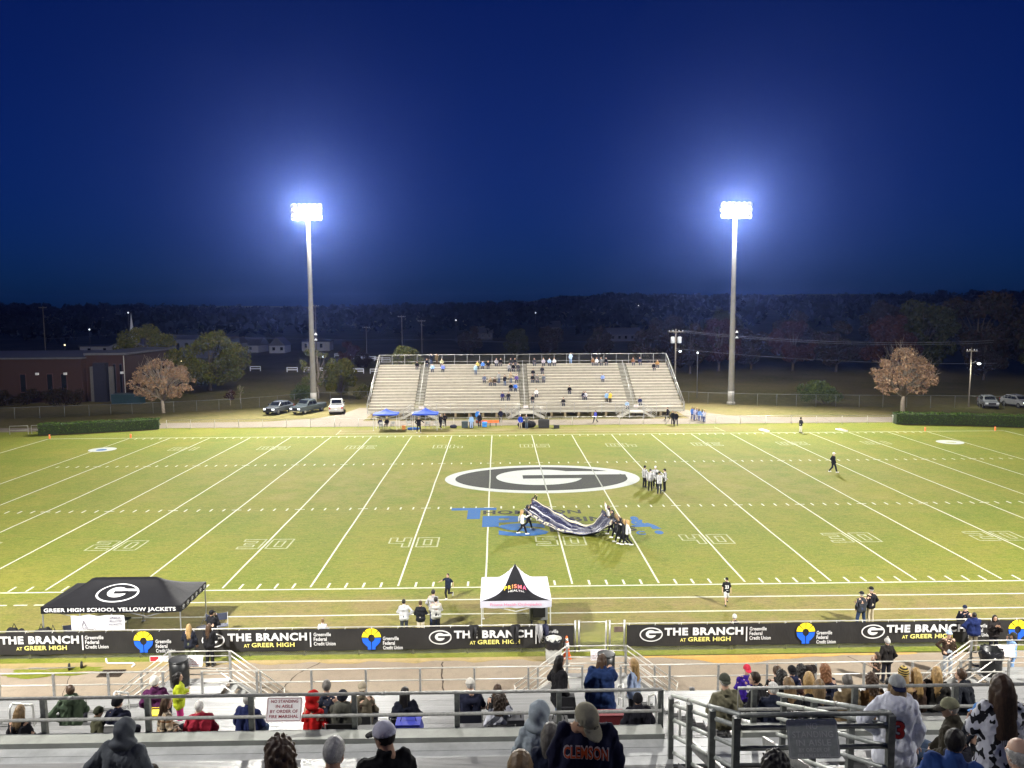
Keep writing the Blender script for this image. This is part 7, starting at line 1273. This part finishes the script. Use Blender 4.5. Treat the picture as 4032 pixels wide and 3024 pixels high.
person((-12.74, 49.72, 6.29), 180, 'stand', 1.70, top=(.11, .08, .045), bot=(.10, .07, .04), hair='short', hc='dbrown', arms=('down', 'phone'), lod='f', label='standing person all in brown at the top left, on the far bleachers')
person((-6.99, 46.96, 4.94), 180, 'stand', 1.70, top=(.35, .5, .6), bot=(.07, .10, .18), hair='short', hc='dbrown', arms=('down', 'phone'), lod='f', label='standing person in pale blue near the top middle, on the far bleachers')
person((-3.68, 44.89, 3.93), 180, 'stand', 1.70, top=(.30, .30, .30), bot=(.07, .10, .18), hair='short', hc='dbrown', arms=('down', 'phone'), lod='f', label='standing person in an open grey jacket mid left, on the far bleachers')
person((-2.86, 44.20, 3.59), 180, 'stand', 1.70, top=(.010, .010, .013), bot=(.07, .10, .18), hair='short', hc='dbrown', arms=('down', 'phone'), lod='f', label='standing person in black beside the grey jacket, on the far bleachers')
person((-2.01, 44.89, 3.93), 180, 'stand', 1.70, top=(.34, .27, .18), bot=(.07, .10, .18), hair='short', hc='dbrown', arms=('down', 'phone'), lod='f', label='standing person in tan by the middle stairs, on the far bleachers')
person((1.50, 49.44, 5.95), 180, 'sit', 1.70, top=(.05, .05, .06), bot=(.03, .04, .07), hair='longmid', hc='black', arms=('lap', 'lap'), lod='f', label='person in dark top with a blue blanket right of the middle stairs, far bleachers')
person((2.84, 49.44, 5.95), 180, 'sit', 1.70, top=(.40, .36, .40), bot=(.03, .04, .07), hair='longmid', hc='sand', arms=('lap', 'lap'), lod='f', label='person in pink grey on the top row right of the middle, on the far bleachers')
person((3.71, 49.44, 5.95), 180, 'sit', 1.70, top=(.35, .48, .70), bot=(.03, .04, .07), hair='short', hc='black', arms=('lap', 'lap'), lod='f', label='person in pale blue on the top row right of the middle, on the far bleachers')
person((4.41, 49.44, 5.95), 180, 'sit', 1.70, top=(.60, .58, .58), bot=(.03, .04, .07), hair='short', hc='sand', arms=('lap', 'lap'), lod='f', label='person in white on the top row right of the middle, on the far bleachers')
person((10.09, 49.44, 5.95), 180, 'sit', 1.70, top=(.18, .10, .05), bot=(.03, .04, .07), hair='short', hc='black', arms=('lap', 'lap'), lod='f', label='person in brown first of four on the top row, on the far bleachers')
person((10.62, 49.44, 5.95), 180, 'sit', 1.70, top=(.6, .6, .6), bot=(.03, .04, .07), hair='short', hc='sand', arms=('lap', 'lap'), lod='f', label='person in white second of four on the top row, on the far bleachers')
person((11.27, 49.44, 5.95), 180, 'sit', 1.70, top=(.14, .14, .14), bot=(.03, .04, .07), hair='short', hc='sand', arms=('lap', 'lap'), lod='f', label='person in grey third of four on the top row, on the far bleachers')
person((12.01, 49.44, 5.95), 180, 'sit', 1.70, top=(.010, .010, .013), bot=(.03, .04, .07), hair='short', hc='dbrown', arms=('lap', 'lap'), lod='f', label='person in black and khaki last of four on the top row, on the far bleachers')
person((15.98, 49.44, 5.95), 180, 'sit', 1.70, top=(.16, .08, .04), bot=(.03, .04, .07), hair='short', hc='black', arms=('lap', 'lap'), hat='beanie', hatc=(.10, .06, .03), lod='f', label='person in rust brown on the top row past the right stairs, on the far bleachers')
person((16.97, 49.44, 5.95), 180, 'sit', 1.70, top=(.02, .025, .06), bot=(.03, .04, .07), hair='short', hc='sand', arms=('lap', 'lap'), lod='f', label='person in navy on the top row past the right stairs, on the far bleachers')
person((18.75, 48.06, 5.27), 180, 'sit', 1.70, top=(.010, .010, .013), bot=(.03, .04, .07), hair='short', hc='black', arms=('lap', 'lap'), lod='f', label='person in black near the top right end, on the far bleachers')
person((19.40, 48.75, 5.61), 180, 'sit', 1.70, top=(.34, .19, .07), bot=(.03, .04, .07), hair='short', hc='dbrown', arms=('lap', 'lap'), lod='f', label='person in orange tan near the top right end, on the far bleachers')
person((2.54, 47.37, 4.93), 180, 'sit', 1.70, top=(.03, .03, .035), bot=(.03, .04, .07), hair='longmid', hc='black', arms=('lap', 'lap'), lod='f', label='long haired person in black below the top right of the middle, on the far bleachers')
person((1.19, 46.68, 4.60), 180, 'sit', 1.70, top=(.012, .012, .014), bot=(.03, .04, .07), hair='short', hc='dbrown', arms=('lap', 'lap'), lod='f', label='person in black bent low by the middle stairs, on the far bleachers')
person((1.06, 45.30, 3.92), 180, 'sit', 1.70, top=(.015, .015, .018), bot=(.03, .04, .07), hair='short', hc='black', arms=('lap', 'lap'), lod='f', label='person in black first of a row of three by the middle stairs, far bleachers')
person((1.71, 45.30, 3.92), 180, 'sit', 1.70, top=(.16, .15, .14), bot=(.03, .04, .07), hair='short', hc='dbrown', arms=('lap', 'lap'), lod='f', label='person in olive grey second of the row of three, on the far bleachers')
person((2.62, 45.30, 3.92), 180, 'sit', 1.70, top=(.13, .14, .16), bot=(.03, .04, .07), hair='short', hc='black', arms=('lap', 'lap'), lod='f', label='person in slate grey third of the row of three, on the far bleachers')
person((10.96, 45.30, 3.92), 180, 'sit', 1.70, top=(.20, .28, .55), bot=(.03, .04, .07), hair='short', hc='sand', arms=('lap', 'lap'), lod='f', label='person in patterned blue alone left of the right stairs, on the far bleachers')
person((6.02, 42.54, 2.57), 180, 'sit', 1.70, top=(.010, .010, .013), bot=(.03, .04, .07), hair='short', hc='black', arms=('lap', 'lap'), lod='f', label='person in black jacket and jeans alone mid right, on the far bleachers')
person((1.40, 41.85, 2.24), 180, 'sit', 1.70, top=(.6, .6, .6), bot=(.03, .04, .07), hair='short', hc='sand', arms=('lap', 'lap'), lod='f', label='person in white low by the middle stairs, on the far bleachers')
person((0.84, 40.47, 1.56), 180, 'sit', 1.70, top=(.02, .02, .02), bot=(.03, .04, .07), hair='short', hc='black', arms=('lap', 'lap'), lod='f', label='person in black below the one in white, on the far bleachers')
person((4.94, 39.78, 1.23), 180, 'sit', 1.70, top=(.02, .018, .02), bot=(.03, .04, .07), hair='short', hc='dbrown', arms=('lap', 'lap'), lod='f', label='person in black alone on the low rows, on the far bleachers')
person((7.81, 41.16, 1.90), 180, 'sit', 1.70, top=(.03, .03, .05), bot=(.03, .04, .07), hair='longmid', hc='black', arms=('lap', 'lap'), lod='f', label='dark haired person under a blue blanket on the low rows, on the far bleachers')
person((8.06, 41.16, 1.90), 180, 'sit', 1.70, top=(.5, .5, .55), bot=(.03, .04, .07), hair='longmid', hc='dbrown', arms=('lap', 'lap'), lod='f', label='person in white sharing the blue blanket on the low rows, on the far bleachers')
person((13.42, 39.09, 0.89), 180, 'sit', 1.70, top=(.25, .42, .68), bot=(.03, .04, .07), hair='short', hc='sand', arms=('lap', 'lap'), lod='f', label='person in pale blue at the foot of the right stairs, on the far bleachers')
person((15.27, 39.78, 1.23), 180, 'sit', 1.70, top=(.02, .03, .10), bot=(.03, .04, .07), hair='short', hc='black', arms=('lap', 'lap'), lod='f', label='person in navy with white print at the foot of the right stairs, far bleachers')
person((6.86, 49.72, 6.29), 180, 'stand', 1.70, top=(.45, .58, .80), bot=(.25, .35, .55), hair='short', hc='dbrown', arms=('down', 'phone'), lod='f', label='person in pale blue standing tall on the top row, on the far bleachers')
person((10.83, 40.06, 1.57), 180, 'stand', 1.70, top=(.25, .42, .68), bot=(.05, .04, .03), hair='short', hc='dbrown', arms=('down', 'phone'), lod='f', label='standing person in pale blue bending on the low rows, on the far bleachers')
person((11.29, 40.06, 1.57), 180, 'stand', 1.70, top=(.75, .55, .08), bot=(.05, .04, .03), hair='short', hc='dbrown', arms=('down', 'phone'), lod='f', label='standing person in yellow on the low rows, on the far bleachers')
# ================================================================ PRINTS ON CLOTHES
def who(sub): return next(v for k, v in PJ.items() if sub in k)
def print_on(sub, s, w, h, zc, mat, side=1, bold=.02, arch=0.0, skew=0.0, lift=.02, nm="lettering"):
    """lettering on chest (side=1) or back (side=-1), bent round the body"""
    e, J, wid, th = who(sub); k = J['s']; Rr = J['R']; r0 = (.112*(.6+.4*wid)+.018+th/k) + lift
    def wp(u, v):
        x = (u-.5)*w; z = zc + (v-.5)*h + arch*(1-4*(u-.5)**2) + skew*(u-.5); y = r0 - .9*x*x
        q = np.array((-x, y, z) if side > 0 else (x, -y, z)); return tuple(J['pel'] + Rr @ (q*k))
    return text(s, (0, 0, 0), (1, 0, 0), (0, 0, 1), 1, 1, mat, e, bold, nm, warp=wp)
PW = M((.65, .65, .66), .7, .05, key="print_white"); PO = M((.62, .10, .02), .7, .05, key="print_orange"); PR = M((.45, .02, .02), .7, .05, key="print_red"); PN = M((.012, .016, .06), .7, .05, key="print_navy"); PB = M((.02, .09, .50), .7, .05, key="print_blue")
print_on("orange lettering", "CLEMSON", .37, .13, .345, PW, 1, .055, .03, lift=.018); print_on("orange lettering", "CLEMSON", .355, .11, .345, PO, 1, .02, .03, lift=.026)
print_on("red number 3", "3", .13, .24, .22, PN, -1, .06, lift=.022); print_on("red number 3", "3", .115, .22, .22, PR, -1, .03, lift=.030)
print_on("blue back print", "SOUTH", .22, .06, .30, PW, -1, .02); print_on("navy jersey with white numerals", "19", .20, .20, .26, PW, -1, .05); print_on("white zero", "0", .12, .18, .22, PW, -1, .05); print_on("purple jersey", "5", .11, .2, .24, PW, 1, .04); print_on("black jersey with white number", "23", .22, .22, .26, PW, 1, .05)
def badge(sub, polys, zc, mat, side, sc, xo=0, lift=.024, nm="badge"):
    e, J, wid, th = who(sub); k = J['s']; r0 = (.112*(.6+.4*wid)+.018+th/k) + lift; m = MB()
    for p in polys:
        vs = []
        for a, b in p: x = xo + a*sc; vs.append(tuple(J['pel'] + J['R'] @ (np.array((-x if side > 0 else x, side*(r0-.9*x*x), zc+b*sc))*k)))
        m.quadmesh(vs, [tuple(range(len(p)))])
    m.build(nm, mat, e)
badge("blue back print", [[(-1, 0), (-.6, -.5), (.1, -.35), (.5, -.6), (.55, -.1), (1, .2), (.4, .3), (.5, .8), (-.1, .45), (-.7, .5)]], .17, PB, -1, .085)
# emblems on the two caps nearest the camera
def cap_mark(sub, s, az, mat, w=.05, h=.045, r=.112, z=.075):
    e, J, wid, th = who(sub); k = J['s']; kids = [c for c in e.children if c.name.startswith("cap_crown")]; kw = CAPR[sub]; H_ = rotm(R(kw[0]), R(-kw[1]))
    def wp(u, v):
        t = R(az) + (u-.5)*w/.1; zz = z + (v-.5)*h; q = np.array((r*.86*math.sin(t), r*math.cos(t), zz))*(1.06 - max(0, zz-.05)*2.2); return tuple(J['head'] + H_ @ (q*k))
    text(s, (0, 0, 0), (1, 0, 0), (0, 0, 1), 1, 1, mat, e, .05, "cap_emblem", warp=wp)
CAPR = {"orange lettering": (38, 34), "red number 3": (0, 0)}
cap_mark("red number 3", "P", 180, PN); cap_mark("orange lettering", "G", -2, M((.03, .03, .03), .7, 0, key="emblem_dark"), .05, .035)
# spectacles
for sub in ("man in glasses", "glasses in a blue"):
    e, J, wid, th = who(sub); m = MB(); hy = {"man in glasses": 25, "glasses in a blue": -22}[sub]; H_ = rotm(R(hy), 0); k = J['s']
    m.tube([tuple(J['head'] + H_ @ (np.array(p)*k)) for p in ((-.082, -.02, .008), (-.078, .07, .008), (-.05, .1, .008), (.05, .1, .008), (.078, .07, .008), (.082, -.02, .008))], .004, 5); m.build("spectacles", BLACK, e)
# ================================================================ THE RUN-THROUGH BANNER CARRIED ACROSS MIDFIELD
FE = [(-2.23, -14.6, 1.53), (-1.54, -14.97, .97), (-.67, -15.33, .6), (.59, -15.7, .29), (2.0, -16.07, .33), (2.91, -16.43, .80), (3.50, -16.8, 1.38)]
BE = [(-1.5, -12.2, 1.62), (-.65, -12.5, 1.25), (.18, -12.8, .85), (1.17, -13.1, .35), (2.12, -13.4, .12), (2.59, -13.7, .6), (2.95, -14.0, 1.35)]
def curve(P, t):
    n = len(P)-1; x = min(n-1e-6, t*n); i = int(x); f = x-i; p0, p1, p2, p3 = [Vector(P[max(0, min(n, i+k))]) for k in (-1, 0, 1, 2)]
    return .5*((2*p1)+(-p0+p2)*f+(2*p0-5*p1+4*p2-p3)*f*f+(-p0+3*p1-3*p2+p3)*f**3)
def bpt(t, s):
    p = curve(FE, t).lerp(curve(BE, t), s); p.z += .05*math.sin(s*22+t*9) - .28*math.sin(math.pi*s)*(.6+.4*math.sin(math.pi*t)) + .03*math.sin(t*40+s*6); p.z = max(.03, p.z); return p
RB = empty("run_through_banner", (.5, -14.5, 0), 0, "long dark navy cloth banner carried by cheerleaders across midfield", "banner"); nt_, ns = 70, 36; m = MB()
def bannerm():
    t = NT("banner_cloth_navy"); v = t.coords((.6, 3.2, 1)); f = t.noise(v, 2.2, 3); c = t.mix(t.ramp(f, .45, .62), (.008, .009, .032), (.035, .038, .085)); return t.done(t.mix(t.ramp(t.noise(v, 5.5, 2), .61, .68), c, (.40, .41, .50)), .6, f, .05, .35)
m.quadmesh([tuple(bpt(i/nt_, j/ns) - Vector((.5, -14.5, 0))) for j in range(ns+1) for i in range(nt_+1)], [(j*(nt_+1)+i, j*(nt_+1)+i+1, (j+1)*(nt_+1)+i+1, (j+1)*(nt_+1)+i) for j in range(ns) for i in range(nt_)]); part("cloth", m, bannerm(), RB, True)
def bstrip(s0, s1, t0, t1, mat, nm, n=8, lift=.03):
    m = MB(); O = Vector((.5, -14.5, 0)); vs = []
    for i in range(n+1):
        for s_ in (s0, s1): vs.append(tuple(bpt(t0+(t1-t0)*i/n, s_) - O + Vector((0, 0, lift))))
    m.quadmesh(vs, [(2*i, 2*i+2, 2*i+3, 2*i+1) for i in range(n)]); m.build(nm, mat, RB)
CRM = M((.55, .50, .34), .7, .15, 12, key="cream_print"); SLV = M((.50, .50, .56), .6, .1, key="silver_print")
rr = random.Random(12)
for k in range(13):
    t0 = .05 + k*.071; bstrip(.07, .115, t0, t0+.05, CRM, "block_letter"); bstrip(.185, .23, t0, t0+.05, CRM, "block_letter")
    if k % 3 != 1: bstrip(.115, .185, t0, t0+.014, CRM, "block_letter", 3)
    if k % 2: bstrip(.115, .185, t0+.034, t0+.05, CRM, "block_letter", 3)
bstrip(.02, .035, .0, 1, SLV, "edge_band", 60); bstrip(.29, .32, .05, .8, SLV, "edge_band", 50, .045); bstrip(.55, .60, .02, .55, SLV, "edge_band", 40, .05); bstrip(.90, .95, .02, .95, CRM, "edge_band", 60)
# ================================================================ SMALL THINGS
def folding_chair(loc, rz, label, col=(.03, .03, .035), cloth=True):
    e = empty("folding_chair", loc, R(rz), label, "chair"); c = M(col, .6, .1, key="chair_seat"); f = M((.05, .05, .055), .4, .05, metal=.4, key="chair_tube") if not cloth else GALV
    part("seat", MB().box(-.22, .22, -.2, .2, .43, .455), c, e); part("backrest", MB().quadmesh([(-.21, -.24, .6), (.21, -.24, .6), (.21, -.29, .9), (-.21, -.29, .9), (-.21, -.26, .6), (.21, -.26, .6), (.21, -.31, .9), (-.21, -.31, .9)], [(0, 1, 2, 3), (7, 6, 5, 4), (3, 2, 6, 7), (0, 4, 5, 1)]), c, e)
    for x in (-.23, .23): part("leg", MB().tube([(x, .22, 0), (x, -.29, .92)], .013, 6), f, e); part("leg", MB().tube([(x, -.24, 0), (x, .18, .45)], .013, 6), f, e)
for x, y, rz, l in ((-17.0, -30.2, 140, "black folding chair right of the black canopy"), (-16.2, -30.0, 200, "black folding chair beside the man at the sideline"), (-22.6, -30.6, 20, "dark folding chair at the left under the black canopy"), (-17.9, 29.1, 190, "folding chair at the left under the left blue tent"), (-16.6, 29.3, 170, "folding chair at the right under the left blue tent"), (-13.4, 29.4, 200, "folding chair at the left under the right blue tent"), (-12.4, 29.2, 180, "folding chair in the middle under the right blue tent"), (-11.5, 29.6, 150, "folding chair at the right under the right blue tent"), (-14.6, 29.9, 210, "folding chair between the two blue tents"), (-10.6, 29.8, 185, "folding chair just right of the right blue tent")): folding_chair((x, y, .01), rz, l, (.03, .035, .06) if y < 0 else (.35, .35, .33))
def crate(loc, s, col, label, name, cat, rz=0):
    e = empty(name, loc, R(rz), label, cat); c = M(col, .55, .12, 4, key="crate_shell"); part("body", MB().box(-s[0]/2, s[0]/2, -s[1]/2, s[1]/2, .03, s[2]*.82), c, e); part("lid", MB().box(-s[0]/2-.015, s[0]/2+.015, -s[1]/2-.015, s[1]/2+.015, s[2]*.825, s[2]), M(tuple(min(1, q*1.25) for q in col), .5, .1, key="crate_lid"), e); part("handle", MB().tube([(-s[0]*.2, -s[1]/2-.01, s[2]*.6), (-s[0]*.2, -s[1]/2-.06, s[2]*.62), (s[0]*.2, -s[1]/2-.06, s[2]*.62), (s[0]*.2, -s[1]/2-.01, s[2]*.6)], .012, 5), BLACK, e)
    for x in (-s[0]*.4, s[0]*.4): part("foot", MB().box(x-.04, x+.04, -s[1]*.4, s[1]*.4, 0, .029), BLACK, e)
crate((-7.9, 30.1, .01), (.75, .6, .8), (.03, .045, .05), "dark green equipment case, left of two on the far sideline", "equipment_case", "case"); crate((-7.1, 30.2, .01), (.5, .5, .75), (.02, .02, .022), "black equipment case, right of two on the far sideline", "equipment_case", "case"); crate((1.7, 29.6, .01), (1.3, .7, 1.0), (.018, .018, .018), "large black wheeled case beside the cameraman", "equipment_case", "case"); crate((3.2, 29.0, .01), (.65, .4, .4), (.02, .02, .02), "small black case right of the large one", "equipment_case", "case")
crate((-5.5, 30.6, .01), (.55, .5, .6), (.03, .22, .62), "blue water cooler left on the far sideline", "water_cooler", "cooler"); crate((-.7, 29.9, .01), (.5, .45, .7), (.03, .25, .70), "blue water cooler near the middle stairway", "water_cooler", "cooler"); crate((-15.2, 29.0, .01), (.4, .35, .5), (.45, .16, .03), "orange cooler between the blue tents", "water_cooler", "cooler")
e = empty("crowd_barrier", (-5.2, 31.0, 0), 0, "low orange barrier along the far fence behind the players", "barrier")
for k in range(4): part("panel", MB().box(-1.4+k*.72, -.72+k*.72, -.02, .02, .45, .78), ORANGE, e); part("foot", MB().box(-1.1+k*.72, -1.02+k*.72, -.12, .12, 0, .44), BLACK, e)
def heap(loc, s, col, label, seed, name="equipment_bag", cat="bag"):
    rs = np.random.RandomState(seed); pr = [('e', (rs.uniform(-.4, .4)*s[0], rs.uniform(-.3, .3)*s[1], s[2]*.35), (s[0]*.35, s[1]*.4, s[2]*.45)) for _ in range(5)]; f, lo, ax = field(pr, .05, .05, 0); f = np.maximum(f, -(ax[2][None, None, :]-.0)); f = f + wrinkle(ax, .02, 12, seed); e = empty(name, loc, 0, label, cat); link("bag_body", npmesh("bag_body", *snet(f, lo, .05), clothm(col)), e); part("strap", MB().tube([(-s[0]*.3, 0, s[2]*.6), (0, 0, s[2]*.95), (s[0]*.3, 0, s[2]*.6)], .02, 5), clothm(col), e, True)
heap((.15, 30.0, .01), (2.2, 1.0, 1.0), (.014, .014, .016), "heap of black bags on the far sideline by the middle stairway", 1); heap((-9.2, 30.0, .01), (.9, .5, .5), (.03, .03, .05), "dark kit bag on the far sideline right of the blue tents", 2); heap((-14.0, 28.9, .01), (1.1, .5, .35), (.03, .10, .35), "blue cloth heap between the two blue tents", 3)
def seatz(y): return 1.36 + .45*(-38.28-.14-y)
bag((-5.55, -49.85, LZ(15)), (.50, .34, .30), (.012, .02, .22), "royal blue cooler bag with white straps on the top lower row", "cooler_bag"); bag((-11.0, -49.85, LZ(15)), (.28, .2, .34), (.30, .30, .30), "pale striped backpack left of the child in olive", "backpack"); bag((-3.55, -49.9, LZ(15)), (.34, .24, .36), (.02, .02, .025), "black and white backpack left of the woman with curls", "backpack"); bag((-2.75, -49.9, LZ(15)), (.38, .3, .32), (.012, .012, .012), "black tote with red wrapper right of the woman with curls", "tote_bag"); bag((-1.75, -49.1, LZ(14)), (.75, .28, .34), (.11, .008, .012), "dark red stadium seat in front of the standing woman", "stadium_seat", "seat", False); bag((-12.05, -45.8, LZ(9)+.02), (.45, .3, .4), (.55, .42, .02), "yellow and black bag behind the purple puffer", "bag")
e = empty("backpack", (-2.42, -47.95, LZ(12)+.35), 0, "black backpack on the shoulder of the standing woman in the black coat", "backpack"); part("pack", softbox(MB(), .36, .22, .46), DK, e); part("pocket", softbox(MB(), .28, .10, .22), DK, e, off=(0, -.14, .05)); part("grab_loop", MB().tube([(-.05, 0, .46), (0, 0, .54), (.05, 0, .46)], .012, 6), DK, e, True)
e = empty("water_bottle", (-6.35, -49.95, LZ(15)), 0, "small clear water bottle on the kerb behind the tan cap", "bottle"); part("bottle", MB().lathe([(.033, 0), (.035, .12), (.03, .16), (.012, .19)], 12), M((.6, .65, .68), .15, 0, key="clear_plastic"), e, True); part("bottle_cap", MB().lathe([(.014, .19), (.014, .21)], 10), WHITE, e, True)
def chairback(sub, col, label):
    e0, J, wid, th = who(sub); x, y, z = e0.location; e = empty("stadium_seat", (x, y-.17, z+.43), e0.rotation_euler.z, label, "seat"); part("cushion", MB().box(-.24, .24, -.05, .35, 0, .04), M(col, .7, .1, key="seat_pad"), e); part("backrest", MB().box(-.24, .24, -.10, -.06, .06, .40), M(col, .7, .1, key="seat_pad"), e)
    for sx in (-.26, .26): part("side_bar", MB().tube([(sx, .3, .02), (sx, -.08, .02), (sx, -.1, .42)], .014, 6), GALV, e)
chairback("tan cap and olive brown", (.012, .012, .014), "black stadium seat under the man in the tan cap"); chairback("bushy dark curls", (.012, .012, .014), "black stadium seat under the woman with bushy curls"); chairback("cream and black cap", (.014, .016, .03), "navy stadium seat under the person in the cream cap"); chairback("long black hair in a navy", (.012, .012, .016), "dark stadium seat under the woman with long black hair"); chairback("red and navy jacket", (.28, .015, .03), "red stadium seat under the white haired person"); chairback("dark knit cap and grey olive", (.014, .014, .014), "black stadium seat under the man in the grey olive hooded top")
ph = who("raising a phone"); e0, J = ph[0], ph[1]; w = np.array(J['wr'][1]); wl = Matrix.Rotation(e0.rotation_euler.z, 3, 'Z') @ Vector(w); e = empty("phone", tuple(Vector(e0.location) + wl + Vector((0, .06, .08))), 0, "phone held up by the grey haired man", "phone"); part("handset", MB().box(-.037, .037, -.005, .005, 0, .15), BLACK, e); part("screen", MB().box(-.033, .033, -.0065, -.0052, .008, .142), M((.1, .12, .15), .1, 0, key="phone_screen"), e)
heap((-24.4, -31.55, .01), (.7, .5, 1.35), (.012, .012, .014), "tall black gear bag behind the banner at far left", 7); heap((-23.3, -31.5, .01), (.6, .5, 1.3), (.02, .02, .022), "second black gear bag behind the banner at far left", 8); heap((-22.75, -31.6, .01), (.5, .4, 1.28), (.03, .03, .032), "dark drum shaped bag left of the white table banner", 9)
HAZE_D = .00013
# ---------------------------------------------------------------- thin night air round everything, scattering shaped to give the lamps halos
hm = bpy.data.materials.new("night_air"); hm.use_nodes = True; hn = hm.node_tree; hn.nodes.clear()
ho = hn.nodes.new("ShaderNodeOutputMaterial"); hv = hn.nodes.new("ShaderNodeVolumePrincipled")
hv.inputs["Color"].default_value = (.22, .34, 1.0, 1); hv.inputs["Density"].default_value = HAZE_D; hv.inputs["Anisotropy"].default_value = .86
hn.links.new(hv.outputs[0], ho.inputs["Volume"])
m = MB(); m.box(-960, 960, -175, 1540, -1.6, 46); tag(m.build("haze", hm), kind="stuff")
